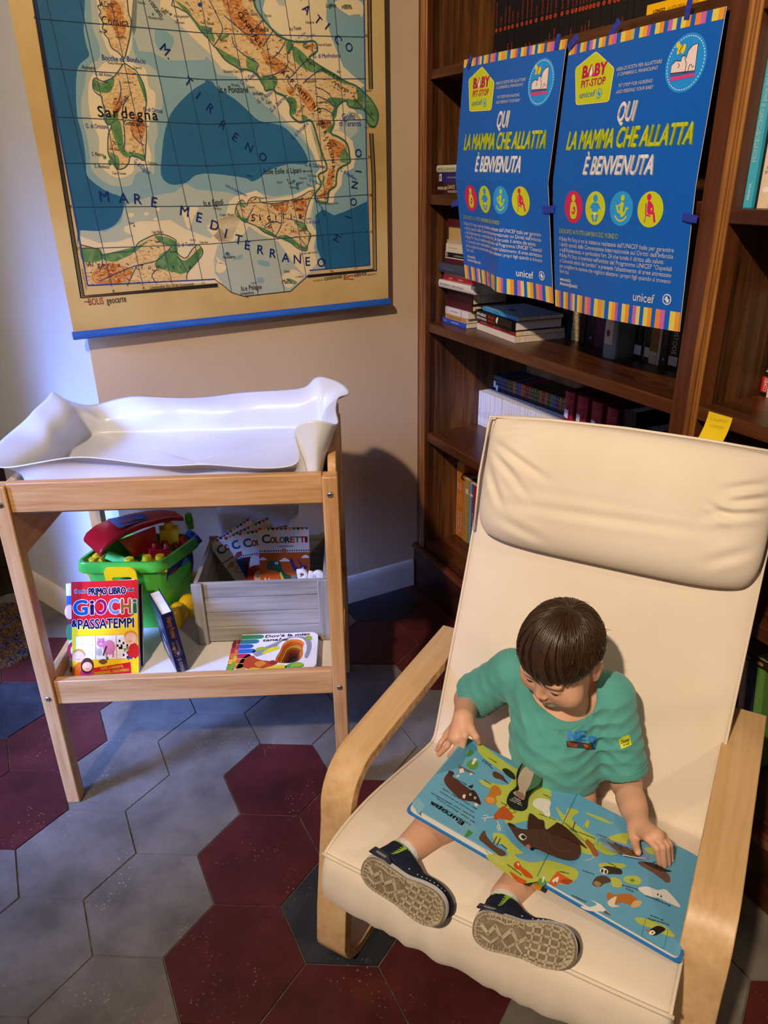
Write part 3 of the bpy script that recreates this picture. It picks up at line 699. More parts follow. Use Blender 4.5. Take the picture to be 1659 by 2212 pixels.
# bottom shelf
G = 'books on the bottom shelf beside the chair'
def pf(p):
    p.text('IL TEATRO', 0.020, 0.02, 0.013, '#f1e6d4', 2, math.pi / 2, .02, width=0.085); p.text('ITALIANO', 0.036, 0.02, 0.013, '#f1e6d4', 2, math.pi / 2, .02, width=0.085); p.text('12', 0.006, 0.19, 0.03, '#f4eee4', 2, bold=.02, xs=1.0)
    for q in range(4): p.rect(0.010 + q * 0.008, 0.125, 0.013 + q * 0.008, 0.175, '#d99a4a', 2)
    p.rect(0, 0, 0.0015, 0.29, '#e8ddc9', 1)
book(stand_fr(0.105, 0.148, 0.1975), 0.292, 0.2, 0.046, '#c96a12', 'tall orange volume with number 12 leftmost on the bottom shelf', G, False, True, pf)
def pf(p): p.text('Dizionario enciclopedico', 0.012, 0.03, 0.008, '#6c5a2c', 2, math.pi / 2); p.rect(0.012, 0.19, 0.03, 0.21, '#d9d4cc', 2); p.rect(0, 0, 0.012, 0.24, '#a08e66', 1)
book(stand_fr(0.143, 0.146, 0.1975), 0.245, 0.17, 0.034, '#b48a42', 'tan volume with small white label beside the orange one', G, False, True, pf)
def pf(p): p.rect(0.009, 0.0, 0.0105, 0.24, '#c8d6e0', 2); p.text('ATLANTE', 0.027, 0.05, 0.014, '#c9cfe0', 2, math.pi / 2, .03, width=0.08); p.rect(0.0105, 0, 0.030, 0.24, '#3c5a92', 1); p.rect(0.0, 0.19, 0.018, 0.20, '#e3dcd8', 3)
book(stand_fr(0.177, 0.148, 0.1975), 0.24, 0.17, 0.030, '#4fa2cf', 'light blue book between tan and red volumes on the bottom shelf', G, False, True, pf)
def pf(p): p.poly(ell(0.026, 0.02, 0.006, 0.007), '#e0b8b0', 2); p.poly(ell(0.026, 0.02, 0.003, 0.004), '#a80e12', 3); p.rect(0.028, 0.14, 0.037, 0.155, '#d8d4d4', 2)
book(stand_fr(0.222, 0.140, 0.1975), 0.245, 0.18, 0.038, '#b40f12', 'bright red volume on the bottom shelf nearest the chair', G, False, True, pf)
book(stand_fr(0.236, 0.140, 0.1975), 0.22, 0.17, 0.010, '#cfccc8', 'thin white binder beside the red volume', G, False, True)
book(stand_fr(0.276, 0.142, 0.1975), 0.23, 0.17, 0.036, '#8e0f14', 'darker red volume half hidden by the chair back', G, False, True)
mb = MB(); mb.tube([BK.p(.115, .17, .455), BK.p(.10, .145, .452), BK.p(.098, .142, .440), BK.p(.115, .15, .432), BK.p(.15, .17, .446)], .004, 8); tag(mb.build('strap', [flat('#0d0b0a', 0.5)], sm=True), 'black strap lying across the bottom-shelf books', 'strap')
# right-hand bay
G = 'books in the right bay'
def pf(p): p.text('MONTEVECCHIO II pace dei bambini / musici', 0.011, 0.075, 0.0115, '#dff0f2', 2, -math.pi / 2 + math.pi, .02, width=0.20); p.text('Albatros', 0.010, 0.012, 0.008, '#d4ecf0', 2, math.pi / 2)
book(stand_fr(1.2045, 0.043, 1.3645, yaw=0.0), 0.30, 0.21, 0.018, '#45b3cf', 'tall turquoise book standing leftmost in the right bay', G, False, True, pf, rough=0.4)
book(stand_fr(1.2155, 0.049, 1.3645), 0.29, 0.2, 0.010, '#1a1c20', 'thin black-spined book between turquoise and cream books', G, False, True)
def pf(p): p.text('San Giovanni', 0.013, 0.055, 0.012, '#6b5a48', 2, math.pi / 2, width=0.09); p.poly(ell(0.012, 0.03, 0.006, 0.005), '#f2ebdf', 2)
book(stand_fr(1.238, 0.043, 1.3645), 0.30, 0.2, 0.022, '#e6cfae', 'cream book beside the turquoise one in the right bay', G, False, True, pf)
book(stand_fr(1.269, 0.045, 1.3645), 0.28, 0.2, 0.03, '#d8c09a', 'pale tan book at the picture edge beside the cream book', G, False, True)
def pf(p): p.rect(0, 0.008, 0.016, 0.04, '#d61a22', 1); p.text('COMIX', 0.0135, 0.010, 0.012, '#f4e6e2', 2, math.pi / 2, .03, width=0.028); p.text('Francesco Guccini', 0.0125, 0.05, 0.011, '#d8d2cc', 2, math.pi / 2, width=0.07); p.text('L ULTIMA', 0.0125, 0.13, 0.011, '#d8d2cc', 2, math.pi / 2)
book(stand_fr(1.2045, 0.186, 0.9985), 0.22, 0.14, 0.018, '#16130f', 'black book with a red publisher block at the foot of its spine', G, False, True, pf)
def pf(p): p.rect(0.004, 0.035, 0.024, 0.07, '#5f9a4a', 1); p.text('O', 0.007, 0.042, 0.02, '#1d2b18', 2); p.text('Editori', 0.016, 0.01, 0.006, '#777066', 2, math.pi / 2)
book(stand_fr(1.233, 0.182, 0.9985), 0.22, 0.14, 0.028, '#ddd0b6', 'cream book with a green square on its spine in the right bay', G, False, True, pf)
# shelf label, sticky note
pr = Print(lambda X, Y, h: BK.p(1.222 + X, 0.0132 - h, 1.668 + Y)); pr.poly(rrect(0, 0, 0.09, 0.032, 0.002), '#d9d9e2', 1); pr.text('<0>', 0.007, 0.014, 0.013, '#1a1a2a', 2, bold=.05, width=0.03); pr.text('EINAUDI', 0.005, 0.003, 0.007, '#55556a', 2, width=0.05)
tag(pr.build('shelf_label'), 'white printed label stuck on the upper right shelf edge', 'label')
fr = Frame(BK.p(1.214, 0.0125, 0.9955), (BK.x * 0.998 + V((0, 0, 0.02))).normalized(), (0, 0, -1), BK.y)
mb = MB(); n = 10; vs = []; fs = []
for layer in (0, 1):
    for j in range(n + 1):
        t = j / n; curl = 0.016 * t * t
        for i_ in range(3): vs.append(fr.p(0.056 * i_ / 2 - 0.004 * t, 0.058 * t, -curl - 0.0004 * layer - 0.001 * (i_ == 2) * t))
def gi(l, j, i_): return l * (n + 1) * 3 + j * 3 + i_
for l in (0, 1):
    for j in range(n):
        for i_ in range(2): q = [gi(l, j, i_), gi(l, j, i_ + 1), gi(l, j + 1, i_ + 1), gi(l, j + 1, i_)]; fs.append(q if l else q[::-1])
note = MB().add(vs, fs); mats = [flat('#f2cf12', 0.6)]
pr = Print(lambda X, Y, h: fr.p(X - 0.004 * Y / .058, Y, -0.0005 - 0.016 * (Y / .058) ** 2 - h)); 
pr.text('IL QUADERNO', 0.006, 0.014, 0.0085, '#b9a03a', 2); pr.text('VERDE', 0.014, 0.026, 0.009, '#b9a03a', 2)
for k in range(len(pr.v)): pass
# lettering reads upright: the frame's second axis runs down, so flip it about its own line
pr2 = Print(lambda X, Y, h: fr.p(X - 0.004 * (0.058 - Y) / .058, 0.058 - Y, -0.0006 - 0.016 * ((0.058 - Y) / .058) ** 2 - h))
pr2.text('IL QUADERNO', 0.009, 0.042, 0.0075, '#b39a38', 2, .12, width=0.038); pr2.text('E SCOMPARSO', 0.012, 0.029, 0.0075, '#b39a38', 2, .12, width=0.034); pr2.merge(note, mats)
tag(note.build('sticky_note', mats, sm=True), 'yellow sticky note with handwriting on the right bay shelf edge', 'note')
# low in the right bay, glimpsed beside the chair
G = 'large books low in the right bay'
book(stand_fr(1.362, 0.120, 0.1975, lean=0.12), 0.27, 0.2, 0.012, '#bdb4ae', 'pale grey leaning album at the right edge beside the armrest', G, False, True, lambda p: p.text('A', 0.003, 0.01, 0.01, '#5a5350', 2))
book(stand_fr(1.385, 0.122, 0.1975, lean=0.12), 0.26, 0.2, 0.016, '#3c4352', 'slate blue leaning album next to the pale grey album', G, False, True)
book(stand_fr(1.410, 0.120, 0.1975, lean=0.12), 0.28, 0.2, 0.02, '#5e8a3a', 'green leaning album furthest right low in the right bay', G, False, True)
book(stand_fr(1.335, 0.125, 0.1975, lean=0.12), 0.25, 0.2, 0.016, '#8a6a34', 'brown gilt-edged leaning album beside the armrest', G, True, True)
def pf(p):
    for q in range(8): p.poly(ell(0.03 + q * .03, 0.008, 0.008, 0.004), '#9a7a34', 2)
book(flat_fr(1.25, 0.10, 0.4555, 0.1), 0.26, 0.2, 0.016, '#2c1c10', 'dark gilt-patterned book lying on the albums low in the right bay', G, True, False, pf, lambda p: p.rect(0.004, 0.004, 0.25, 0.19, '#8f857c', 1))
# ================================================================== CHANGING TABLE
TB = Frame((-0.8102, 1.4162, 0), (math.cos(0.0362), math.sin(0.0362), 0), (-math.sin(0.0362), math.cos(0.0362), 0), (0, 0, 1)); TM = TB.mat()
BEECH = ('#b07d48', '#c5955f', '#d1a673')
M_BEV = wood_mat('beech_upright', *BEECH, axis=2, scale=1.6, rough=0.42, bump=0.03)
M_BEH = wood_mat('beech_rail', *BEECH, axis=0, scale=1.6, rough=0.42, bump=0.03)
M_BED = wood_mat('beech_end_board', *BEECH, axis=1, scale=1.6, rough=0.42, bump=0.03)
M_SCREW = noise_mat('zinc_screw', ['#8d8d8c', '#b9b9b8'], 80, 3, 0.3, 0.5, metal=1.0)
M_BOARD = flat('#ddd6cb', 0.5)
tb = empty('changing_table', TB.p(0.36, 0.26, 0), 'beech wood changing table with an open lower shelf full of toys and books', 'changing table')
legs = {}
for x in (0.0, 0.682):
    for y, h in ((0.0, 0.859), (0.494, 0.838)):
        o = MB().box((x, y, 0), (x + 0.033, y + 0.036, h)).build('leg', [M_BEV], tb, TM, bevel=0.003); legs[(x, y)] = o
for y in (0.008, 0.502):
    MB().box((0.033, y, 0.797), (0.682, y + 0.02, 0.863 if y < .1 else 0.845)).build('top_rail', [M_BEH], tb, TM, bevel=0.002)
    MB().box((0.033, y, 0.301), (0.682, y + 0.02, 0.366)).build('lower_rail', [M_BEH], tb, TM, bevel=0.002)
for x in (0.006, 0.694):
    poly = rrect(0.036, 0.68, 0.494, 0.846 if x < .1 else 0.884, 0.03, 6, (0, 0, 1, 1))
    MB().prism(poly, x, x + 0.018, fr=Frame((0, 0, 0), (0, 1, 0), (0, 0, 1), (1, 0, 0))).build('end_board', [M_BED], tb, TM, bevel=0.002)
    MB().box((x, 0.036, 0.301), (x + 0.018, 0.494, 0.366)).build('side_rail', [M_BED], tb, TM, bevel=0.002)
MB().box((0.024, 0.026, 0.313), (0.694, 0.504, 0.325)).build('lower_shelf', [M_BOARD], tb, TM)
MB().box((0.024, 0.026, 0.788), (0.694, 0.504, 0.800)).build('changing_board', [M_BOARD], tb, TM)
for (x, y), o in legs.items():
    if y > 0.1: continue
    for z in (0.819, 0.323):
        mb = MB(); mb.lathe([(0.0, 0.0001), (0.0068, 0.0001), (0.0066, 0.0012), (0.0050, 0.0028), (0.0026, 0.0034), (0.0024, 0.0022), (0.0, 0.0022)], (x + 0.0165, 0, z), (0, -1, 0), 20)
        mb.build('screw', [M_SCREW], o, TM, sm=40)['label'] = 'round metal screw head'
# ------------------------------------------------------------------ white changing mat
M_VINYL = noise_mat('white_vinyl', ['#c6c7cb', '#d2d3d6', '#dadadd'], 3, 4, 0.30, 0.5, bump=0.05, bscale=9)
def tfy(u, v, y):
    q = TB.loc(on_plane(u, v, TB.p(0, y, 0), TB.y)); return q
rim = [  # px, py, depth y, floor point
    (5, 1013, .03, .055, .048), (70, 1001, .028, .10, .046), (130, 990, .024, .16, .046), (183, 985, .022, .21, .046), (263, 996, .020, .29, .046), (329, 1005, .020, .35, .046), (385, 1007, .020, .40, .046), (437, 1001, .022, .45, .046), (517, 1009, .020, .52, .046), (578, 1012, .020, .58, .046), (622, 1009, .022, .62, .046),
    (645, 1000, .026, .645, .044), (646, 975, .034, .652, .040), (636, 948, .045, .655, .036), (633, 925, .055, .657, .034), (652, 912, .05, .662, .032), (680, 907, .045, .668, .032), (705, 910, .05, .673, .034), (730, 921, .07, .677, .042), (731, 905, .13, .677, .10), (724, 890, .22, .677, .20), (728, 865, .33, .677, .30), (732, 855, .40, .677, .38), (762, 853, .47, .677, .45), (748, 832, .52, .674, .485), (720, 817, .54, .668, .495), (690, 811, .55, .66, .50), (675, 818, .55, .65, .50), (666, 835, .545, .63, .50),
    (640, 840, .545, .60, .50), (580, 844, .545, .54, .50), (517, 847, .55, .47, .50), (484, 852, .55, .43, .50), (430, 859, .545, .37, .50), (370, 859, .54, .31, .50), (330, 857, .54, .27, .50), (282, 854, .545, .22, .50), (236, 866, .55, .16, .50), (203, 876, .55, .11, .50), (180, 877, .55, .08, .495), (140, 862, .53, .06, .48),
    (119, 855, .52, .048, .46), (113, 841, .50, .043, .44), (106, 857, .45, .042, .40), (90, 872, .41, .042, .36), (70, 888, .36, .042, .32), (61, 903, .33, .042, .28), (24, 933, .27, .042, .23), (4, 950, .20, .042, .17), (-22, 975, .13, .042, .12), (-18, 1005, .06, .045, .07)]
n = len(rim); K = 7; rg = random.Random(2)
top = [tfy(u, v, y) for u, v, y, a, b in rim]; bot = [V((a, min(b, .484), 0.812)) for u, v, y, a, b in rim]
cen = V((0.36, 0.27, 0.803)); mb = MB(); rows = []
for k in range(K + 1):
    t = k / K; row = []
    for i in range(n):
        p, q = bot[i], top[i]; d = q - p; out = V((p.x - cen.x, p.y - cen.y, 0)).normalized()
        zt = t ** 0.7; ex = 1.3 if 11 <= i <= 20 else 4.5; m = p + V((d.x * t ** ex, d.y * t ** ex, d.z * zt))
        m += out * (0.010 * math.sin(math.pi * t) * math.sin(i * 1.7)) * (0.5 if 11 <= i <= 18 else 1)
        row.append(m)
    rows.append(row)
inner = []
for f in (0.93, 0.72, 0.45, 0.2): inner.append([cen + (b - cen) * f + V((0, 0, 0.0035 * math.sin(3 * i / 7 + f * 9))) * (1 if f < .9 else 0) - V((0, 0, 0.004)) * 0 for i, b in enumerate(bot)])
grid = list(reversed(inner)) + rows
vs = [cen] + [q for r in grid for q in r]; fs = [(0, 1 + i, 1 + (i + 1) % n) for i in range(n)]
for r in range(len(grid) - 1):
    for i in range(n): fs.append((1 + r * n + i, 1 + (r + 1) * n + i, 1 + (r + 1) * n + (i + 1) % n, 1 + r * n + (i + 1) % n))
mat_o = raw('changing_mat', vs, fs, [M_VINYL], None, TM)
md = mat_o.modifiers.new('sub', 'SUBSURF'); md.levels = md.render_levels = 2
md = mat_o.modifiers.new('thick', 'SOLIDIFY'); md.thickness = 0.0022; md.offset = 0
smooth(mat_o); tag(mat_o, 'white glossy vinyl changing mat with turned-up edges on top of the table', 'changing mat')
# seam welded round the mat floor
mb = MB(); mb.tube([b + V((0, 0, 0.0035)) for b in bot[28:42]], 0.0009, 6)
o = mb.build('seam', [M_VINYL], mat_o, TM, sm=True)

# white sheet hanging behind the table
mb = MB(); vs = []; fs = []; nx, nz = 14, 10
for j in range(nz + 1):
    for i in range(nx + 1):
        t = i / nx; x = 0.345 + 0.235 * t; y = 0.552 + (0.0 if t < .9 else -0.25 * (t - .9) ** 1.5); vs.append((x - 0.004 * (t > .95) * math.sin(j * 1.1), y, 0.40 + 0.42 * j / nz))
for j in range(nz):
    for i in range(nx): a = j * (nx + 1) + i; fs.append((a, a + 1, a + nx + 2, a + nx + 1))
o = raw('paper_sheet', vs, fs, [flat('#e2e1e6', 0.7)], None, TM, sm=True); md = o.modifiers.new('t', 'SOLIDIFY'); md.thickness = 0.001
tag(o, 'plain white sheet hanging behind the changing table above the crate', 'sheet')

# ------------------------------------------------------------------ grey crate
M_CRATE = wood_mat('grey_washed_wood', '#77726b', '#98938a', '#aca79d', axis=0, scale=0.9, rough=0.7, spec=0.25, knots=0.5, bump=0.12)
M_CRATES = wood_mat('grey_washed_side', '#77726b', '#98938a', '#aca79d', axis=1, scale=0.9, rough=0.7, spec=0.25, bump=0.12)
M_CRATEV = wood_mat('grey_washed_stile', '#77726b', '#98938a', '#aca79d', axis=2, scale=0.9, rough=0.7, spec=0.25, bump=0.12)
CRZ = 0.3255
cr = empty('crate', TB.p(0.5, 0.33, CRZ), 'grey washed wooden slatted crate with booklets on the lower table shelf', 'crate')
X0, X1, Y0, Y1, ZT = 0.335, 0.672, 0.204, 0.465, 0.178
for k in range(4):
    z0 = 0.004 + k * 0.0435; 
    MB().box((X0 + 0.012, Y0, CRZ + z0), (X1 - 0.006, Y0 + 0.010, CRZ + z0 + 0.0425)).build('slat', [M_CRATE], cr, TM, bevel=0.0015)
    MB().box((X0 + 0.012, Y1 - 0.010, CRZ + z0), (X1 - 0.012, Y1, CRZ + z0 + 0.0425)).build('slat', [M_CRATE], cr, TM, bevel=0.0015)
    for x in (X0, X1 - 0.012): MB().box((x, Y0 + 0.011, CRZ + z0), (x + 0.011, Y1 - 0.011, CRZ + z0 + 0.0425)).build('slat', [M_CRATES], cr, TM, bevel=0.0015)
for x in (X0 - 0.004, X1 - 0.026):
    for y in (Y0 - 0.009, Y1): MB().box((x, y, CRZ), (x + 0.028, y + 0.009, CRZ + 0.180)).build('corner_stile', [M_CRATEV], cr, TM, bevel=0.003)
MB().box((X0 + 0.012, Y0 + 0.011, CRZ + 0.002), (X1 - 0.012, Y1 - 0.011, CRZ + 0.010)).build('bottom', [M_CRATE], cr, TM)
# booklets: bright titles, scalloped coloured borders
RB = ['#2f57a8', '#b23a2c', '#d9b52e', '#2f7d4a', '#262629', '#c2363a']
def booklet(px, py, rot, yb, dz, label, sub, scene, lean=0.25):
    fr0 = Frame(TB.p(px, yb, CRZ + dz), TB.x, (V((0, 0, 1)) * math.cos(lean) + TB.y * math.sin(lean)), (-TB.y * math.cos(lean) + V((0, 0, 1)) * math.sin(lean)))
    c_, s2 = math.cos(rot), math.sin(rot); fr = Frame(fr0.o, fr0.x * c_ + fr0.y * s2, fr0.y * c_ - fr0.x * s2, fr0.z)
    W_, H_ = 0.137, 0.196; mats = [flat('#e9e2d8', 0.45)]; mb = MB(); mb.box((0, 0, -0.003), (W_, H_, 0))
    p = Print(lambda X, Y, h: V((X, Y, h))); p.rough = 0.4
    for q in range(12): p.poly([(W_ * (q + .5) / 12 + 0.0052 * math.cos(a), H_ - 0.0005 + 0.0075 * math.sin(a)) for a in [math.pi + math.pi * t / 8 for t in range(9)]], RB[(q + 1) % 6], 2)
    x = 0.010
    for ch, colr, wd in zip('COLORETTI', ['#2a7ab0', '#c1283a', '#d77a26', '#3f8a3a', '#22314f', '#d3702a', '#3b8f45', '#c22a55', '#b02a33'], [.021, .012, .010, .013, .013, .011, .012, .012, .006]):
        hgt = 0.033 if x < .02 else 0.023
        p.text(ch, x, H_ - 0.043, hgt, colr, 3, 0, .03, width=wd, outline='#8f8478', ow=.02); x += wd + 0.0015
    p.text(sub, W_ / 2 + .004, H_ - 0.056, 0.0075, '#2b2620', 3, 0, .02, align='c')
    for q in range(22): p.poly(ell(W_ * (q + .5) / 22, H_ - 0.066, 0.0022, 0.003, 8), RB[(q * 3) % 6], 2)
    scene(p, W_, H_); p.merge(mb, mats)
    o = mb.build('booklet', mats, None, fr.mat()); return tag(o, label, 'booklet', 'colouring booklets in the grey crate')
def sc_ins(p, W_, H_):
    for a, b, r in ((.03, .09, .012), (.055, .10, .016), (.085, .085, .014)): p.poly(ell(a, b, r, r * .8), '#3b332c', 2); p.poly(ell(a, b, r * .9, r * .7), '#e9e2d8', 3)
    p.poly([(0.002, H_ - 0.085), (0.02, H_ - 0.075), (0.03, H_ - 0.08), (0.02, H_ - 0.092)], '#c8902c', 2)
def sc_blue(p, W_, H_): p.rect(0, 0, W_, H_ - 0.071, '#2a5fa0', 1); p.poly([(0.002, H_ - 0.06), (0.012, H_ - 0.052), (0.03, H_ - 0.054), (0.03, H_ - 0.062), (0.012, H_ - 0.066)], '#b0402a', 3)
def sc_girl(p, W_, H_):
    p.rect(0, 0, W_, H_ - 0.071, '#4b1626', 1); p.poly(spline([(.018, .06), (.02, .12), (.04, .124), (.07, .118), (.14, .124), (.137, .05)], 5), '#e7ded3', 2)
    p.poly(spline([(.0, .03), (.006, .085), (.03, .098), (.056, .088), (.06, .05), (.05, .03)], 5), '#b0301e', 3); p.poly(ell(.036, .062, .017, .02), '#edcfb8', 4)
    for q in (.030, .043): p.poly(ell(q, .066, .0035, .0045, 10), '#f5f2ee', 5); p.poly(ell(q, .065, .0018, .003, 8), '#2a2420', 6)
    p.poly(spline([(.085, .06), (.09, .105), (.115, .112), (.125, .07)], 5), '#c9bfb3', 3)
def sc_dino(p, W_, H_):
    p.rect(0, 0, W_, H_ - 0.071, '#c0561c', 1); p.line([(0, .09), (.02, .098), (.045, .082), (.07, .092), (.10, .100), (.137, .09)], .0006, '#8a3a12', 2)
    for a, b, s_ in ((.010, .108, .8), (.068, .103, 1.2), (.125, .112, .9)): p.poly(spline([(a - .011 * s_, b - .003), (a - .006 * s_, b + .003), (a, b + .006 * s_), (a + .007 * s_, b + .003), (a + .012 * s_, b - .003)], 4), '#efe6da', 2)
    p.poly(spline([(.019, .086), (.026, .100), (.044, .104), (.057, .096), (.060, .080), (.07, .066), (.086, .055), (.095, .03), (.05, .03), (.054, .055), (.048, .070), (.036, .075), (.022, .078)], 4), '#24503a', 3)
    p.poly(ell(.046, .095, .005, .004, 12), '#f3efe6', 4); p.poly(ell(.0455, .0945, .002, .0024, 8), '#1d1a18', 5); p.poly([(.024, .079), (.040, .077), (.034, .084)], '#7d1f1a', 4); p.poly([(.052, .068), (.058, .070), (.066, .045), (.058, .045)], '#d5b33a', 4)
    p.poly(spline([(.082, .104), (.090, .106), (.099, .084), (.112, .083), (.103, .106), (.120, .086), (.130, .088), (.122, .070), (.104, .066), (.092, .076)], 4), '#3c2f66', 3); p.poly([(.112, .077), (.130, .072), (.120, .068)], '#d6a62c', 4); p.poly(ell(.117, .080, .003, .003, 8), '#f0ebe4', 5)
    p.poly([(.004, .03), (.002, .05), (.010, .042), (.013, .058), (.018, .044), (.026, .056), (.024, .042), (.032, .046), (.030, .03)], '#e8ddd0', 3)
    p.poly(ell(W_ / 2, H_ - 0.066, .0065, .0065, 16), '#c0561c', 4); p.text('2', W_ / 2, H_ - 0.070, 0.010, '#f4eadd', 5, align='c')
booklet(0.440, 0.05, 0.56, 0.395, 0.012, 'tilted insect colouring booklet leftmost in the crate', 'INSETTI', sc_ins, 0.2)
booklet(0.463, 0.05, 0.42, 0.380, 0.024, 'colouring booklet with blue cover picture, second from the left in the crate', 'MARE', sc_blue, 0.2)
booklet(0.450, 0.05, 0.13, 0.366, 0.028, 'colouring booklet with red-haired girl beside the dinosaur one', 'PRINCIPESSE', sc_girl, 0.2)
booklet(0.480, 0.05, -0.015, 0.350, 0.048, 'dinosaur colouring booklet with orange picture in front in the crate', 'I DINOSAURI', sc_dino, 0.2)
# white foam letters in the crate
for k, (ch, x, a) in enumerate((('D', .595, .1), ('R', .617, -.25), ('O', .637, .3), ('S', .652, .5))):
    cu = bpy.data.curves.new('letter', 'FONT'); cu.body = ch; cu.size = 0.034; cu.extrude = 0.005; cu.bevel_depth = 0.0012; cu.offset = 0.0012; cu.resolution_u = 4
    to = bpy.data.objects.new('letter', cu); COL.objects.link(to); me = bpy.data.meshes.new_from_object(to.evaluated_get(bpy.context.evaluated_depsgraph_get())); bpy.data.objects.remove(to); bpy.data.curves.remove(cu)
    me.materials.clear(); me.materials.append(flat('#d9dade', 0.5))
    fr = Frame(TB.p(x, 0.246, CRZ + 0.158 - .004 * k), (TB.x * math.cos(a) + V((0, 0, 1)) * math.sin(a)), (V((0, 0, 1)) * math.cos(a) - TB.x * math.sin(a)), -TB.y)
    o = bpy.data.objects.new('toy_letter', me); link(o, None, fr.mat()); tag(o, 'white foam letter %s at the right inside the crate' % ch, 'letter', 'white foam letters in the crate')
o = MB().box((0.575, 0.225, CRZ + 0.0105), (0.658, 0.275, CRZ + 0.155)).build('box', [flat('#6d6a66', 0.7)], None, TM, bevel=0.002); tag(o, 'grey box inside the crate under the white letters', 'box')

# ------------------------------------------------------------------ green brick wagon
M_GREEN = noise_mat('green_plastic', ['#3f9a2c', '#4dac34', '#54b53a'], 4, 2, 0.25, 0.5)
M_YEL = noise_mat('yellow_plastic', ['#d9a80c', '#e6b80f', '#ecc31c'], 4, 2, 0.25, 0.5)
M_REDP = noise_mat('red_plastic', ['#9c0f12', '#b01417', '#bd1b1c'], 4, 2, 0.22, 0.5)
M_LGREEN = noise_mat('bright_green_plastic', ['#3fae3a', '#58c44c'], 4, 2, 0.3, 0.5)
M_BLUEP = noise_mat('blue_plastic', ['#1c3f9c', '#2349ac'], 4, 2, 0.3, 0.5)
BZ, BT = 0.3255, 0.536
bn = empty('toy_bin', TB.p(0.17, 0.36, BZ), 'green plastic toy wagon full of building bricks on the lower table shelf', 'toy bin')
quad = [(0.019, 0.272), (0.251, 0.260), (0.325, 0.425), (0.078, 0.455)]; qc = np.mean(np.array(quad), 0)
def outline(scale, r, n=6):
    P = [qc + (np.array(q) - qc) * scale for q in quad]; out = []
    for i in range(4):
        a, b, c = P[i - 1], P[i], P[(i + 1) % 4]; u1 = (a - b) / np.linalg.norm(a - b); u2 = (c - b) / np.linalg.norm(c - b)
        for k in range(n + 1):
            t = k / n; p = (b + u1 * r) * (1 - t) ** 2 + b * 2 * t * (1 - t) + (b + u2 * r) * t * t; out.append(tuple(p))
    return out
def shell(loops, closed_bottom=True):
    mb = MB(); n = len(loops[0][0]); vs = [V((x, y, z)) for pts, z in loops for x, y in pts]; fs = []
    for k in range(len(loops) - 1):
        for i in range(n): fs.append((k * n + i, k * n + (i + 1) % n, (k + 1) * n + (i + 1) % n, (k + 1) * n + i))
    if closed_bottom: fs.append(tuple(reversed(range(n)))); fs.append(tuple(range((len(loops) - 1) * n, len(loops) * n)))
    return mb.add(vs, fs)
shell([(outline(.74, .03), BZ + .002), (outline(.78, .03), BZ + .06), (outline(.88, .03), BT - .028), (outline(.84, .03), BT - .028), (outline(.74, .03), BZ + .03)]).build('tub', [M_GREEN], bn, TM, sm=40)
shell([(outline(.87, .03), BT - .030), (outline(.985, .035), BT - .030), (outline(1.0, .035), BT - .026), (outline(.985, .035), BT - .004), (outline(.965, .035), BT), (outline(.90, .03), BT), (outline(.865, .03), BT - .006), (outline(.85, .03), BT - .032)], False).build('rim', [M_GREEN], bn, TM, sm=50)
# dark picture stickers on the long side
def lerp(a, b, t): return tuple(np.array(a) * (1 - t) + np.array(b) * t)
A = qc + (np.array(quad[1]) - qc) * .88; Bq = qc + (np.array(quad[2]) - qc) * .88; nrm = V((Bq[1] - A[1], A[0] - Bq[0], 0)).normalized()
pr = Print(lambda X, Y, h: V((*lerp(A, Bq, X), 0)) * 1.0 + V((0, 0, BT - .115 + Y)) - V((nrm.x, nrm.y, 0)) * (0.012 * (0.085 - Y) / .085) + nrm * (0.0012 + h))
pr.rough = .3; pr.poly(rrect(.14, .005, .90, .078, .05, 4), '#1b2550', 1); pr.poly(ell(.35, .04, .12, .02), '#8a1d1a', 2); pr.poly(ell(.66, .05, .1, .022), '#2f6fae', 2); pr.poly(ell(.55, .025, .14, .012), '#a32a20', 3); pr.build('sticker', bn).matrix_basis = TM
# yellow latch with slot
FX = Frame((lerp(quad[0], quad[1], .38)[0], lerp(quad[0], quad[1], .38)[1] - .0085, BT - .068), (V((*quad[1], 0)) - V((*quad[0], 0))).normalized(), (0, -0.10, 0.995), (0, -1, 0))
mb = MB()
for poly in ([*rrect(0, 0, .088, .034, .001, 1)],): pass
out = rrect(-.002, 0, .080, .066, .016, 6, (0, 0, 1, 1)); slot = rrect(.016, .026, .066, .038, .0058, 6)
vv = [V(p) for p in out + slot]; no = len(out)
r = delaunay_2d_cdt(vv, [], [list(range(no)), list(range(no, no + len(slot)))[::-1]], 0, 1e-7)
pts = [(q.x, q.y) for q in r[0]]; tri = []
def inside(p, poly):
    c = False
    for i in range(len(poly)):
        (x1, y1), (x2, y2) = poly[i - 1], poly[i]
        if (y1 > p[1]) != (y2 > p[1]) and p[0] < (x2 - x1) * (p[1] - y1) / (y2 - y1) + x1: c = not c
    return c
for f in r[2]:
    g = (sum(pts[i][0] for i in f) / 3, sum(pts[i][1] for i in f) / 3)
    if inside(g, out) and not inside(g, slot):
        a, b, c = [pts[i] for i in f]
        tri.append(f if (b[0] - a[0]) * (c[1] - a[1]) - (b[1] - a[1]) * (c[0] - a[0]) > 0 else f[::-1])
N_ = len(pts); mb.add([FX.p(x, y, .006) for x, y in pts] + [FX.p(x, y, 0) for x, y in pts], [tuple(f) for f in tri] + [tuple(i + N_ for i in f[::-1]) for f in tri])
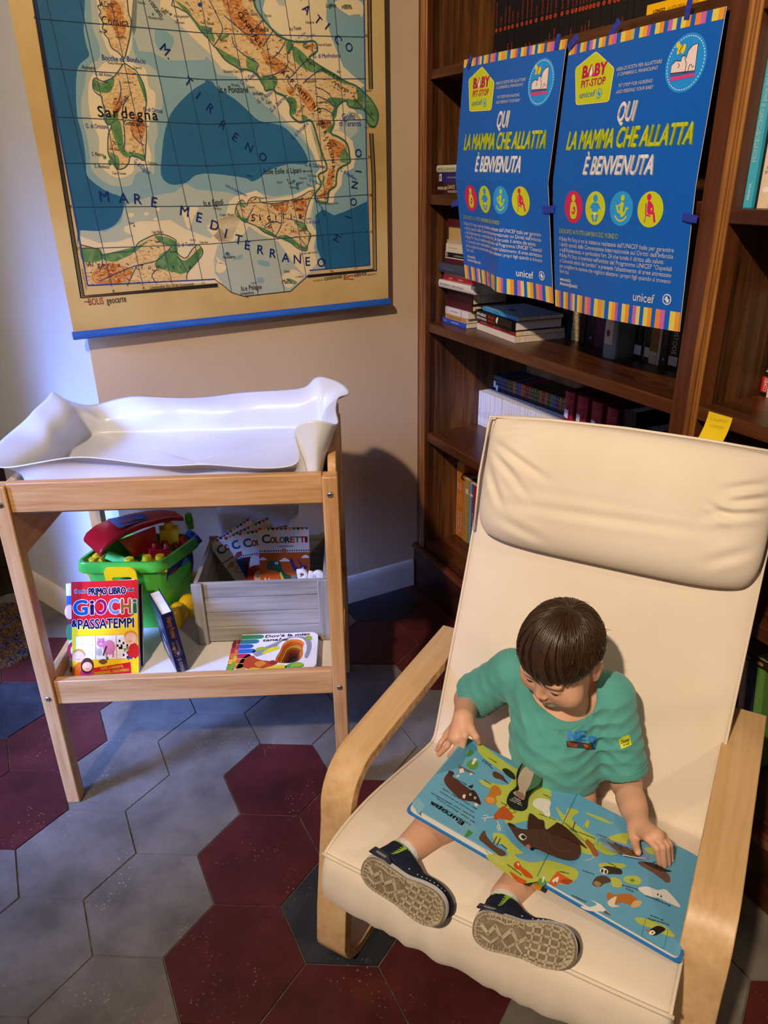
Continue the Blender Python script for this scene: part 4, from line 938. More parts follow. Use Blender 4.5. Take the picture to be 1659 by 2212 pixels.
for lp, sg in ((out, 1), (slot, -1)):
    m_ = len(lp); k0 = [FX.p(x, y, 0) for x, y in lp] + [FX.p(x, y, .006) for x, y in lp]
    mb.add(k0, [((i, (i + 1) % m_, m_ + (i + 1) % m_, m_ + i) if sg > 0 else (i, m_ + i, m_ + (i + 1) % m_, (i + 1) % m_)) for i in range(m_)])
mb.box((0, 0, 0), (0, 0, 0)) if False else None
mb.build('latch', [M_YEL], bn, TM)
# yellow wheels on the long side
for t, dz in ((.12, .03), (.40, .045)):
    q = V((*lerp(A, Bq, t), BZ + .032)); ax = nrm
    o = MB().lathe([(0.0, .0), (.028, .0), (.034, .004), (.036, .012), (.034, .022), (.026, .030), (.012, .034), (0, .035)], q + ax * .003 + V((0, 0, .008)), ax, 28).build('wheel', [M_YEL], bn, TM, sm=50)
# red handle lid with blue sticker
HA = V((0.10, 0.335, BT + .035)); HB = V((0.262, 0.462, BT + .028)); hd = (HB - HA).normalized(); hs = V((hd.y, -hd.x, 0)).normalized()
mb = MB(); prof = [(-.045, -.004), (-.035, .010), (-.01, .024), (.03, .033), (.08, .036), (.13, .034), (.17, .028), (.205, .016)]
for dx, (wl, wr) in (((0), (.062, .055)),):
    vs = []; fs = []; m_ = len(prof)
    for j, (a, h) in enumerate(prof):
        wl_, wr_ = (.060 - .10 * max(0, a) , .056 - .16 * max(0, a)); wl_ = max(wl_, .030); wr_ = max(wr_, .018)
        for s_, hh in ((-wl_, -.012), (-wl_, -.002), (-wl_ + .008, .0), (wr_ - .008, .0), (wr_, -.003), (wr_, -.013)):
            vs.append(HA + hd * a + hs * s_ + V((0, 0, h + hh)))
    for j in range(m_ - 1):
        for i in range(6): fs.append((j * 6 + i, j * 6 + (i + 1) % 6, (j + 1) * 6 + (i + 1) % 6, (j + 1) * 6 + i))
    fs += [tuple(range(5, -1, -1)), tuple(range((m_ - 1) * 6, m_ * 6))]
    mb.add(vs, [f[::-1] for f in fs])
lid = mb.build('handle', [M_REDP], bn, TM, bevel=.003)
mb = MB(); q = HA + hd * .01 + hs * .052
mb.add([q + V((0, 0, .012)), q + hd * .10 + V((0, 0, .024)), q + hd * .10 + V((0, 0, -.04)), q + hd * .03 + V((0, 0, -.045))] + [x - hs * .006 for x in (q + V((0, 0, .012)), q + hd * .10 + V((0, 0, .024)), q + hd * .10 + V((0, 0, -.04)), q + hd * .03 + V((0, 0, -.045)))], [(0, 3, 2, 1), (4, 5, 6, 7), (0, 1, 5, 4), (1, 2, 6, 5), (2, 3, 7, 6), (3, 0, 4, 7)])
mb.build('handle_side', [M_REDP], bn, TM, bevel=.002)
pr = Print(lambda X, Y, h: HA + hd * X + hs * Y + V((0, 0, .0345 + h + (.002 if X < .1 else 0)))); pr.rough = .3
pr.poly([(.02, -.042), (.11, -.03), (.11, .02), (.02, .036)], '#22306b', 2); pr.poly(ell(.06, 0, .025, .014), '#7d2030', 3); pr.poly(ell(.09, .004, .012, .010), '#3b62a8', 3)
pr.build('sticker', bn).matrix_basis = TM @ Matrix.Translation((0, 0, .0022))
MB().tube([HB + V((.02, .006, -.03)), HB + V((.02, .006, -.005)), HB + V((.02, .006, .014))], [.012, .012, .009], 14).build('hinge_post', [M_GREEN], bn, TM, sm=True)
# loose bricks
def brick(x, y, z, L, W_, Hh, m, label, studs=2, yaw=0.0, tilt=0.0, tx=0.0, hollow=False):
    R = Matrix.Rotation(yaw, 4, 'Z') @ Matrix.Rotation(tilt, 4, 'Y') @ Matrix.Rotation(tx, 4, 'X'); M = TM @ Matrix.Translation((x, y, z)) @ R
    mb = MB()
    if hollow:
        t = .002
        for a, b in (((-L / 2, -W_ / 2, 0), (L / 2, -W_ / 2 + t, Hh)), ((-L / 2, W_ / 2 - t, 0), (L / 2, W_ / 2, Hh)), ((-L / 2, -W_ / 2, 0), (-L / 2 + t, W_ / 2, Hh)), ((L / 2 - t, -W_ / 2, 0), (L / 2, W_ / 2, Hh)), ((-L / 2, -W_ / 2, 0), (L / 2, W_ / 2, t))): mb.box(a, b)
        for k in range(1, 3): mb.box((-L / 2 + L * k / 3 - .001, -W_ / 2, 0), (-L / 2 + L * k / 3 + .001, W_ / 2, Hh * .75))
        mb.box((-L / 2, -.001, 0), (L / 2, .001, Hh * .75))
    else: mb.box((-L / 2, -W_ / 2, 0), (L / 2, W_ / 2, Hh))
    o = mb.build('toy_brick', [m], None, M, bevel=.0018); tag(o, label, 'toy brick', 'building bricks in the green wagon')
    if not hollow:
        ny = max(1, int(round(W_ / (L / studs)))); 
        for i in range(studs):
            for j in range(ny):
                cx, cy = -L / 2 + L * (i + .5) / studs, -W_ / 2 + W_ * (j + .5) / ny; r = min(L / studs, W_ / ny) * .36
                MB().lathe([(r, -.001), (r, .011), (r * .92, .0135), (0, .0145)], (cx, cy, Hh), (0, 0, 1), 18).build('stud', [m], o, M, sm=45)
    return o
brick(.072, .315, BT - .042, .062, .034, .030, M_YEL, 'pale yellow tilted brick with a round stud at the left of the green wagon', 2, -.1, -.45)
brick(.064, .300, BT - .048, .030, .030, .034, M_YEL, 'small yellow brick sunk at the front left corner of the wagon', 1, .2)
brick(.128, .302, BT - .020, .068, .036, .022, M_LGREEN, 'bright green hollow brick lying upside down under the red handle', 2, -.25, .32, -.55, True)
brick(.222, .292, BT - .038, .066, .032, .030, M_YEL, 'long yellow brick along the front right of the wagon', 2, .05)
brick(.160, .290, BT - .046, .034, .034, .034, M_YEL, 'yellow one-stud brick at the middle front of the wagon', 1)
brick(.235, .402, BT - .030, .05, .034, .062, M_YEL, 'tall amber brick standing in the middle back of the wagon', 1, .3, .1)
brick(.205, .360, BT - .058, .06, .05, .055, M_REDP, 'dark red brick under the handle in the wagon', 2, .4, .3)
brick(.282, .398, BT - .040, .05, .034, .030, M_REDP, 'red tilted brick at the right back of the wagon', 2, .5, -.5)
brick(.298, .416, BT - .030, .05, .034, .028, M_BLUEP, 'blue brick at the back right corner of the wagon', 2, .6, -.5)

# ------------------------------------------------------------------ books on the lower shelf
def leaning(name, p0, p1, p2, T, colr, label, mats0=None, rough=.3):
    """cover corners: bottom left, bottom right, top left (table coordinates) -> frame with x right, y up, z out of the cover"""
    p0, p1, p2 = V(p0), V(p1), V(p2); x = (p1 - p0).normalized(); y = (p2 - p0); y = (y - x * y.dot(x)).normalized(); z = x.cross(y)
    return Frame(TB.p(*p0), TB.x * x.x + TB.y * x.y + TB.z * x.z, TB.x * y.x + TB.y * y.y + TB.z * y.z, TB.x * z.x + TB.y * z.y + TB.z * z.z)
def activity_book():
    W_, H_, T = 0.178, 0.252, 0.016
    fr = leaning('', (.046, .084, .327), (.207, .084, .327), (.086, .188, .535), T, None, None)
    M = fr.mat() @ Matrix.Scale(.90, 4); mats = [flat('#c3161c', .22)]; mb = MB(); mb.box((0, 0, -.0006), (W_, H_, 0)); mb.box((0, 0, -T), (W_, H_, -T + .0006)); mb.box((0, 0, -T), (.0008, H_, 0))
    p = Print(lambda X, Y, h: V((X, Y, h))); p.rough = .22
    YEL = '#f0c419'; NAVY = '#1d2350'; WH = '#f3efea'
    p.poly(spline([(0, 0), (W_, 0)], 1, False) + [(W_, .135 * H_ / .252 + .035)] + [tuple(q) for q in spline([(W_, .165), (.15, .150), (.11, .138), (.06, .128), (0, .138)], 4, False)], YEL, 1)
    p.line(spline([(W_, .165), (.15, .150), (.11, .138), (.06, .128), (0, .138)], 4, False), .0025, '#4a8a3a', 2)
    p.text('il mio', .010, .222, .014, NAVY, 3, 0, .05, width=.034, outline=WH, ow=.06); p.text('PRIMO LIBRO', .047, .216, .026, NAVY, 3, 0, .05, width=.100, outline=WH, ow=.05); p.text('dei', .150, .222, .013, NAVY, 3, 0, .05, width=.018, outline=WH, ow=.06)
    x = .006
    for ch, colr, wd, yy in (('G', '#2d77bd', .042, 0), ('i', '#41205f', .009, 0), ('O', '#c2267c', .034, 0), ('C', '#a9b6d8', .030, 0), ('H', '#d98a35', .028, 0), ('i', '#4d9a4a', .010, 0)):
        p.text(ch, x, .163, .056, colr, 5, 0, .045, width=wd * .88, outline=WH, ow=.03); x += wd + .0035
    p.poly(ell(.072, .184, .008, .012, 20), '#c3161c', 8)
    p.text('&', .000, .131, .026, NAVY, 4, 0, .05, width=.014, outline=WH, ow=.05); p.text('PASSATEMPI', .017, .124, .037, NAVY, 4, 0, .03, width=.150, outline=WH, ow=.035)
    for q in (.070, .074, .078): p.poly(ell(q, .2145, .0025, .003, 8), '#2a2230' if q != .074 else YEL, 4)
    p.poly(ell(.082, .2155, .004, .002, 8), '#e6a82a', 4)
    for x0, x1 in ((.010, .062), (.064, .118), (.120, .172)):
        p.poly(rrect(x0 - .001, .039, x1 + .001, .1055, .002, 2), '#b98a2a', 2); p.rect(x0, .040, x1, .1045, '#e9e6e4', 3)
        for q in range(1, 6): p.rect(x0 + (x1 - x0) * q / 6, .040, x0 + (x1 - x0) * q / 6 + .0004, .1045, '#b9b6bb', 4); p.rect(x0, .040 + .0645 * q / 6, x1, .0404 + .0645 * q / 6, '#b9b6bb', 4)
    rg = random.Random(4)
    for q in range(18): a, b = .012 + rg.random() * .046, .050 + rg.random() * .05; p.line([(a, b), (a + rg.uniform(-.004, .004), b + rg.uniform(-.004, .004))], .0012, ['#6b86b5', '#c79a4a', '#55606f'][q % 3], 5)
    p.poly(ell(.100, .072, .017, .020, 20), '#cf7f9f', 5); p.poly(ell(.078, .085, .012, .012, 18), '#cf7f9f', 6); p.poly([(.068, .094), (.069, .101), (.075, .096)], '#cf7f9f', 6); p.poly([(.081, .096), (.087, .100), (.087, .092)], '#cf7f9f', 6); p.poly(ell(.078, .082, .005, .0035, 12), '#dda0b6', 7)
    for q in (.092, .110): p.rect(q - .003, .044, q + .003, .058, '#cf7f9f', 5)
    for q in (.074, .083): p.poly(ell(q, .088, .0012, .0016, 8), '#3a2a32', 8)
    p.poly(ell(.072, .060, .0085, .010, 16), '#b3b0b2', 7); p.poly([(.065, .068), (.064, .074), (.070, .070)], '#b3b0b2', 7); p.poly([(.074, .070), (.080, .073), (.079, .067)], '#b3b0b2', 7); p.line([(.083, .050), (.093, .076)], .004, '#2a2628', 9)
    for q in range(22):
        i, j = rg.randrange(10), rg.randrange(10); p.rect(.120 + .0052 * i, .040 + .00645 * j, .1252 + .0052 * i, .04645 + .00645 * j, '#1f1c1e', 5)
    def face(cx, cy, r, hair, L_):
        p.poly(ell(cx, cy + r * .35, r * 1.08, r * .95, 18), hair, L_); p.poly(ell(cx, cy, r, r * .95, 18), '#e9b48e', L_ + 1)
        for q in (-.35, .3): p.poly(ell(cx + q * r, cy + .1 * r, r * .17, r * .2, 10), '#f6f2ee', L_ + 2); p.poly(ell(cx + q * r, cy + .1 * r, r * .08, r * .1, 8), '#2a2018', L_ + 3)
        p.line([(cx - .3 * r, cy - .4 * r), (cx, cy - .52 * r), (cx + .3 * r, cy - .4 * r)], r * .07, '#a2442e', L_ + 3)
    p.poly(spline([(.0, .0), (.004, .022), (.016, .034), (.032, .030), (.04, .0)], 4), '#d2691e', 6); face(.017, .050, .016, '#c08a3a', 8)
    p.poly(spline([(.022, .0), (.026, .016), (.044, .018), (.056, .0)], 4), '#b0367a', 9); p.poly(ell(.040, .024, .0175, .022, 20), '#4a2f22', 9); face(.040, .022, .0135, '#4a2f22', 10)
    p.poly(spline([(.150, .045), (.155, .075), (.168, .082), (.178, .070), (.178, .045)], 4), '#c4231f', 7); face(.158, .094, .0165, '#c98b3a', 9)
    p.text('A', .150, .036, .016, '#2f62a8', 9, .2, .05); p.text('T', .138, .058, .013, '#3b8a55', 9, 0, .05); p.text('B', .146, .062, .015, '#e2b42c', 9, 0, .05)
    p.poly(spline([(.070, .034), (.078, .040), (.088, .040), (.094, .032), (.082, .026)], 4), '#6a4a2a', 5); p.poly(ell(.094, .042, .0035, .005, 10), '#2f6f4a', 6)
    p.poly([(.054, .0), (.056, .018), (.156, .030), (.158, .0)], '#c01c20', 6); p.text('QUIZ, LABIRINTI,', .106, .0145, .0095, '#f3cf3a', 7, .08, .05, align='c', width=.062); p.text('DIFFERENZE, CRUCIVERBA', .106, .003, .0095, '#f3cf3a', 7, .08, .05, align='c', width=.094)
    p.merge(mb, mats)
    o = mb.build('activity_book', mats, None, M); tag(o, 'red and yellow children activity book leaning against the green wagon', 'book')
    MB().box((.001, .001, -T + .0007), (W_ - .0006, H_ - .0006, -.0007)).build('page_block', [M_PAGEW], o, M)
    fr2 = Frame(fr.p(-.012, -.002, -T * .9 - .001), (fr.x + fr.y * .03).normalized(), (fr.y - fr.x * .03).normalized(), fr.z)
    mats = [flat('#d9d4ce', .3)]; mb = MB(); mb.box((0, 0, -.012), (.17, .225, 0)); p = Print(lambda X, Y, h: V((X, Y, h))); p.rough = .3
    p.rect(0, .16, .17, .195, '#2c57a0', 1); p.rect(0, .10, .17, .16, '#7d2026', 1); p.poly(ell(.006, .155, .012, .018), '#e6b394', 2); p.poly(ell(.004, .105, .010, .02), '#3d7a4a', 2); p.poly(ell(.012, .06, .016, .022), '#a8222e', 2); p.poly(ell(.012, .06, .008, .012), '#e6e2de', 3); p.rect(0, 0, .17, .02, '#8f1d24', 1)
    p.merge(mb, mats); o2 = mb.build('picture_book', mats, None, fr2.mat()); tag(o2, 'white and blue picture book half hidden behind the red activity book', 'book')
    fr3 = Frame(fr.p(.010, -.001, -T * .9 - .014), fr.x, fr.y, fr.z); o3 = MB().box((0, 0, -.010), (.152, .215, 0)).build('black_book', [flat('#16140f', .3)], None, fr3.mat()); tag(o3, 'black book showing only its edge behind the red activity book', 'book')
    MB().box((.002, .002, -.009), (.1525, .213, -.001)).build('page_block', [M_PAGE], o3, fr3.mat())
activity_book()
def novel():
    """dark blue hardback leaning with its spine to the front right, pages upward"""
    conv = lambda q: TB.x * q.x + TB.y * q.y + TB.z * q.z
    T, L, W_ = .0285, .172, .125
    a = V((.302, .076, .3262)); dp = V((-.46, .89, 0)).normalized(); up = V((-.09, -.046, .995)); up = (up - dp * up.dot(dp)).normalized(); tx = up.cross(dp); tx = tx if tx.x > 0 else -tx
    fr = Frame(TB.p(*(a + tx * T)), conv(up), conv(dp), conv(-tx))
    def pf(p):
        p.text('Harry Potter', T / 2 - .004, L - .012, .0165, '#b0682c', 3, -math.pi / 2, .03, width=.060)
        p.text('E LA PIETRA', T / 2 + .002, L - .082, .0075, '#9d8f86', 3, -math.pi / 2, .02, width=.032); p.text('FILOSOFALE', T / 2 - .008, L - .082, .0075, '#9d8f86', 3, -math.pi / 2, .02, width=.032)
        p.poly(ell(T / 2, .055, .009, .011), '#6f6a86', 2); p.poly(ell(T / 2, .055, .0075, .0095), '#1a1c48', 3); p.poly(ell(T / 2, .055, .004, .006), '#8a7f9a', 4); p.poly([(0.002, .07), (.010, .078), (.012, .068)], '#c4872c', 2)
        p.text('J.K. ROWLING', T / 2 - .0045, .040, .012, '#c9bcc9', 3, -math.pi / 2, .02, width=.042)
    cmat = flat('#181a45', .35)
    o = book(fr, L, W_, T, '#181a45', 'dark blue hardback novel leaning on the green wagon, spine lettered in gold', None, True, True, pf, pages=M_PAGEW, rough=.35)
    pr = Print(lambda X, Y, h: V((X, Y, T + h))); pr.rough = .35
    pr.poly(spline([(.02, .05), (.02, .09), (.04, .10), (.06, .09), (.05, .055)], 4), '#9a9aa6', 2); pr.poly(spline([(.10, .05), (.11, .08), (.13, .075), (.125, .05)], 4), '#8a6a52', 2); pr.poly(spline([(.07, .04), (.075, .06), (.088, .058), (.085, .04)], 4), '#a7a7b4', 2); pr.text('Harry Potter', .175, .03, .02, '#30336e', 2, math.pi / 2)
    q = pr.build('cover_picture', o); q.matrix_basis = fr.mat()
novel()
def board_book():
    """thick white board book with a stepped die-cut hole"""
    T = .030; z = .3255
    a, b, c = V((.4205, .058, z)), V((.645, .058, z)), V((.4225, .222, z + .0))
    fr = Frame(TB.p(.4205, .034, z), TB.x, TB.y, TB.z); M = fr.mat(); W_, H_ = .222, .158
    out = rrect(.026, 0, W_, H_, .022, 6, (0, 1, 1, 0)); hole0 = [(.122 + .0, .018)]
    hole = spline([(.128, .030), (.122, .048), (.130, .078), (.135, .108), (.150, .128), (.172, .132), (.188, .115), (.186, .090), (.188, .060), (.180, .036), (.158, .026)], 3)
    hc = np.mean(np.array(hole), 0); o = empty('board_book', fr.p(.1, .08, 0), 'white board book with a die-cut cave hole lying on the lower table shelf', 'book')
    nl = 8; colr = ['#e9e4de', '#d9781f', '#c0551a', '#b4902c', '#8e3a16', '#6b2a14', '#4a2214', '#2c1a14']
    for k in range(nl):
        z1 = T - k * T / nl; z0 = z1 - T / nl + .0003; f = 1 - .115 * k
        hl = [tuple(hc + (np.array(q) - hc) * f + np.array([.004, -.010]) * (1 - f)) for q in hole]
        o1 = [(x - .000 * k, y) for x, y in out] if k < 3 else rrect(.003 * 0 + .002, 0, W_, H_, .022, 6, (0, 1, 1, 0)) if k >= 5 else rrect(.014, 0, W_, H_, .022, 6, (0, 1, 1, 0))
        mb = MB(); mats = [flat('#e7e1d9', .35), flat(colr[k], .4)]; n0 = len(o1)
        if k < nl - 1:
            r = delaunay_2d_cdt([V(q) for q in o1 + hl], [], [list(range(n0)), list(range(n0, n0 + len(hl)))[::-1]], 0, 1e-7)
            pts = [(q.x, q.y) for q in r[0]]; N_ = len(pts); fs = []; ms = []
            bigger = [tuple(hc + (np.array(q) - hc) * 1.22) for q in hl]
            for f_ in r[2]:
                g = (sum(pts[i][0] for i in f_) / 3, sum(pts[i][1] for i in f_) / 3)
                if inside(g, o1) and not inside(g, hl):
                    p1, p2, p3 = [pts[i] for i in f_]; fs.append(tuple(f_) if (p2[0] - p1[0]) * (p3[1] - p1[1]) - (p2[1] - p1[1]) * (p3[0] - p1[0]) > 0 else tuple(f_)[::-1])
            mb.add([(x, y, z1) for x, y in pts] + [(x, y, z0) for x, y in pts], fs + [tuple(i + N_ for i in q[::-1]) for q in fs], 1 if k else 0)
            for lp, sg in ((o1, 1), (hl, -1)):
                m_ = len(lp); vs = [(x, y, z0) for x, y in lp] + [(x, y, z1) for x, y in lp]
                mb.add(vs, [((i, (i + 1) % m_, m_ + (i + 1) % m_, m_ + i) if sg > 0 else (i, m_ + i, m_ + (i + 1) % m_, (i + 1) % m_)) for i in range(m_)], 0 if sg > 0 else 1)
        else: mb.prism(o1, z0, z1, 1)
        if k in (3, 5):
            p = Print(lambda X, Y, h: V((X, Y, z1 + h))); p.rough = .35
            for q, cc in enumerate(['#2f8a4a', '#6f9a2c', '#d9a62a', '#d0642a', '#b52a4a', '#7d1d4a']):
                yy = .006 + q * .025; p.poly(rrect(.001 if k == 5 else .015, yy, .030, yy + .023, .006, 3), cc, 2)
            p.merge(mb, mats)
        if k == 0:
            p = Print(lambda X, Y, h: V((X, Y, z1 + h))); p.rough = .35
            for q, (cc, wd) in enumerate([('#d98a2a', .022), ('#d0642a', .026), ('#b5284a', .034), ('#2a66b0', .044), ('#24559a', .036), ('#23707a', .048), ('#2a8a5a', .058)]):
                yy = .012 + q * .0205; p.poly([(.026, yy)] + [(.026 + wd - .012 + .012 * math.cos(a_), yy + .0095 + .0095 * math.sin(a_)) for a_ in np.linspace(-math.pi / 2, math.pi / 2, 8)] + [(.026, yy + .019)], cc, 2)
            p.text("Dov'è la mia", .087, .139, .0165, '#1c1a18', 4, .04, .04, width=.105, shear=.15); p.text('tana?', .082, .122, .0165, '#1c1a18', 4, .04, .04, width=.046, shear=.15)
            p.poly(spline([(.062, .082), (.085, .094), (.11, .112), (.14, .134), (.17, .140), (.195, .132), (.206, .11), (.207, .08), (.20, .045), (.192, .05), (.196, .09), (.186, .125), (.16, .136), (.13, .118), (.115, .085), (.09, .066), (.075, .058), (.066, .068)], 4), '#8f8e8c', 2)
            p.poly(spline([(.068, .084), (.072, .096), (.090, .098), (.098, .09), (.082, .084)], 4), '#9fb02c', 3); p.poly(spline([(.085, .068), (.10, .090), (.122, .098), (.128, .088), (.105, .074)], 4), '#e0d020', 3); p.poly(spline([(.190, .132), (.196, .142), (.206, .136), (.206, .12)], 4), '#8fae2e', 3)
            p.poly(spline([(.030, .0), (.036, .04), (.046, .062), (.058, .068), (.054, .03), (.05, .0)], 4), '#c79a4a', 2)
            p.poly(spline([(.045, .03), (.050, .055), (.066, .062), (.074, .05), (.09, .042), (.105, .038), (.122, .026), (.110, .012), (.08, .006), (.052, .012)], 4), '#b5401c', 3); p.poly(spline([(.072, .03), (.09, .040), (.100, .028), (.085, .014)], 4), '#d5822c', 4); p.poly(spline([(.105, .03), (.115, .040), (.128, .03), (.12, .02)], 4), '#8f2a14', 4)
            p.poly(spline([(.095, .003), (.11, .014), (.14, .020), (.152, .012), (.14, .003)], 4), '#e3c81e', 5); p.poly(spline([(.148, .006), (.156, .022), (.178, .028), (.192, .018), (.186, .006)], 4), '#4f9a4a', 5); p.poly(spline([(.16, .010), (.168, .024), (.186, .024), (.188, .012)], 4), '#8fb82c', 6); p.poly(spline([(.060, .0), (.066, .012), (.085, .010), (.1, .004), (.1, .0)], 4), '#d9c41e', 5)
            p.poly(ell(.196, .148, .0065, .006), '#c9b0ac', 2); p.poly(ell(.196, .148, .004, .0036), '#c24a44', 3); p.poly(ell(.138, .126, .008, .004), '#5a2a1c', 5); p.line(spline([(.143, .128), (.150, .136), (.146, .144), (.152, .152)], 4, False), .0008, '#5a2a1c', 5)
            p.merge(mb, mats)
        mb.build('page', mats, o, M)
board_book()
# ================================================================== ARMCHAIR
CA = math.radians(-29.5)
CH = Frame((-0.1486, 0.988, 0), (math.cos(CA), math.sin(CA), 0), (-math.sin(CA), math.cos(CA), 0), (0, 0, 1)); CM = CH.mat()
M_BIRCH = wood_mat('birch_veneer', '#c39a69', '#d0ab7b', '#dab98c', axis=1, scale=0.8, rough=0.38, bump=0.02)
M_PLY = noise_mat('birch_ply_edge', ['#a67c49', '#c69d68', '#dcb98a'], 60, 4, 0.5, 0.3, stretch=(0.2, 1, 1))
M_COT = noise_mat('natural_cotton', ['#dfceb8', '#e6d7c3', '#ebdfce'], 3.5, 6, 0.85, 0.15, bump=0.10, bscale=420, sheen=0.15)
ch = empty('armchair', CH.p(0.345, 0.35, 0), 'bentwood birch armchair with natural cream cotton cushion and headrest', 'armchair')
def side_path():
    P = [(0.585, 0.0), (0.4, 0.0), (0.2, 0.0), (0.10, 0.0)]
    P += [(0.078 - 0.075 * math.sin(a), 0.075 - 0.075 * math.cos(a)) for a in np.linspace(0.2, 1.45, 7)]
    P += [(0.012, 0.15), (0.023, 0.22), (0.034, 0.29), (0.043, 0.345)]
    c = (0.135, 0.372); R = 0.09
    P += [(c[0] - R * math.cos(a), c[1] + R * math.sin(a)) for a in np.linspace(0.10, 1.48, 10)]
    P += [(0.20, 0.4635), (0.30, 0.4635), (0.45, 0.4635), (0.575, 0.463)]
    return P
sp = side_path()
def inset(P, t):
    out = []
    for i, p in enumerate(P):
        a = np.array(P[max(i - 1, 0)]); c = np.array(P[min(i + 1, len(P) - 1)]); d = (c - a) / np.linalg.norm(c - a)
        n = np.array([d[1], -d[0]]); out.append(tuple(np.array(p) + n * t))
    return out
si = inset(sp, 0.024)
for name, w0, w1 in (('side_frame', 0.0, 0.065), ('side_frame', 0.622, 0.690)):
    mb = MB(); n = len(sp); vs = []
    for i in range(n):
        for w_, q in ((w0, sp[i]), (w1, sp[i]), (w1, si[i]), (w0, si[i])): vs.append((w_, q[0], q[1]))
    for i in range(n - 1):
        a, b = i * 4, (i + 1) * 4
        mb.f += [[a, b, b + 1, a + 1], [a + 2, b + 2, b + 3, a + 3]]; mb.m += [0, 0]; mb.f += [[a + 1, b + 1, b + 2, a + 2], [a + 3, b + 3, b, a]]; mb.m += [1, 1]
    mb.v = [V(q) for q in vs]; mb.f += [[0, 1, 2, 3], [n * 4 - 1, n * 4 - 2, n * 4 - 3, n * 4 - 4]]; mb.m += [1, 1]
    o = mb.build(name, [M_BIRCH, M_PLY], ch, CM, bevel=0.002)
    for b_ in (0.10, 0.55): MB().box((w0 + 0.012, b_ - 0.012, -0.0005), (w1 - 0.012, b_ + 0.012, 0.0015)).build('glide', [flat('#d9d4cc', .5)], o, CM)['label'] = 'white floor glide'
# inner seat and back rails under the cushion, cross rails
def rail(w0, w1):
    P = [(-0.02, 0.275), (0.10, 0.285), (0.22, 0.262), (0.33, 0.235), (0.40, 0.235), (0.455, 0.29), (0.50, 0.40), (0.56, 0.55), (0.615, 0.70), (0.66, 0.85), (0.675, 0.94)]
    P = spline(P, 4, False); Q = inset(P, 0.02); mb = MB(); n = len(P); vs = []
    for i in range(n):
        for w_, q in ((w0, P[i]), (w1, P[i]), (w1, Q[i]), (w0, Q[i])): vs.append(V((w_, q[0], q[1])))
    mb.add(vs, [x for i in range(n - 1) for x in ([i * 4, i * 4 + 1, i * 4 + 5, i * 4 + 4], [i * 4 + 1, i * 4 + 2, i * 4 + 6, i * 4 + 5], [i * 4 + 2, i * 4 + 3, i * 4 + 7, i * 4 + 6], [i * 4 + 3, i * 4, i * 4 + 4, i * 4 + 7])] + [[3, 2, 1, 0], [n * 4 - 4, n * 4 - 3, n * 4 - 2, n * 4 - 1]])
    mb.build('seat_rail', [M_BIRCH], ch, CM)
rail(0.070, 0.125); rail(0.565, 0.618)
for b_, z_ in ((0.06, 0.235), (0.34, 0.20)): MB().box((0.06, b_, z_), (0.63, b_ + 0.05, z_ + 0.02)).build('cross_rail', [M_BIRCH], ch, CM, bevel=.003)
MB().box((0.065, 0.50, 0.024), (0.622, 0.56, 0.046)).build('floor_rail', [M_BIRCH], ch, CM, bevel=.003)
# cushion: closed ring swept along the sitting profile
PROF = [(0.02, 0.268), (-0.028, 0.268), (-0.052, 0.285), (-0.060, 0.318), (-0.058, 0.350), (-0.050, 0.376), (-0.034, 0.388), (0.02, 0.390), (0.10, 0.378), (0.20, 0.350), (0.29, 0.322), (0.355, 0.304), (0.378, 0.303), (0.394, 0.322), (0.42, 0.385), (0.47, 0.50), (0.515, 0.605), (0.555, 0.705), (0.588, 0.80), (0.612, 0.885), (0.624, 0.94), (0.634, 0.958), (0.655, 0.962)]
prof = np.array(spline(PROF, 5, False)); nP = len(prof)
tan = np.gradient(prof, axis=0); tan /= np.linalg.norm(tan, axis=1)[:, None]; nor = np.stack([-tan[:, 1], tan[:, 0]], 1)
dep = np.array([0.02 + 0.045 * min(1, max(0, (i - 8) / 30)) for i in range(nP)])
def wr(w_, b_, z_):     # slack creases of the cloth
    d = 0.0
    d += 0.0022 * math.sin(9 * w_ + 14 * z_) * math.exp(-((z_ - .62) / .14) ** 2)
    d += 0.0035 * math.exp(-((z_ - .50 - .45 * (w_ - .5)) / .02) ** 2) * max(0, min(1, (w_ - .40) * 8))
    d -= 0.0030 * math.exp(-((z_ - .44 - .45 * (w_ - .5)) / .016) ** 2) * max(0, min(1, (w_ - .42) * 8))
    d += 0.003 * math.exp(-((w_ - .16 - .25 * (z_ - .6)) / .018) ** 2) * math.exp(-((z_ - .6) / .12) ** 2)
    return d
W0, W1 = 0.070, 0.630; ring = [(W0 + 0.006, 1.0), (W0 - 0.001, 0.75), (W0 - 0.002, 0.32), (W0, 0.10), (W0 + 0.004, 0.015), (W0 + 0.014, -0.03)] + [(W0 + (W1 - W0) * t, None) for t in np.linspace(0.045, 0.955, 71)] + [(W1 - 0.014, -0.03), (W1 - 0.004, 0.015), (W1, 0.10), (W1 + 0.002, 0.32), (W1 + 0.001, 0.75), (W1 - 0.006, 1.0)] + [(W0 + (W1 - W0) * t, 1.0) for t in np.linspace(0.9, 0.1, 6)]
nR = len(ring); vs = []
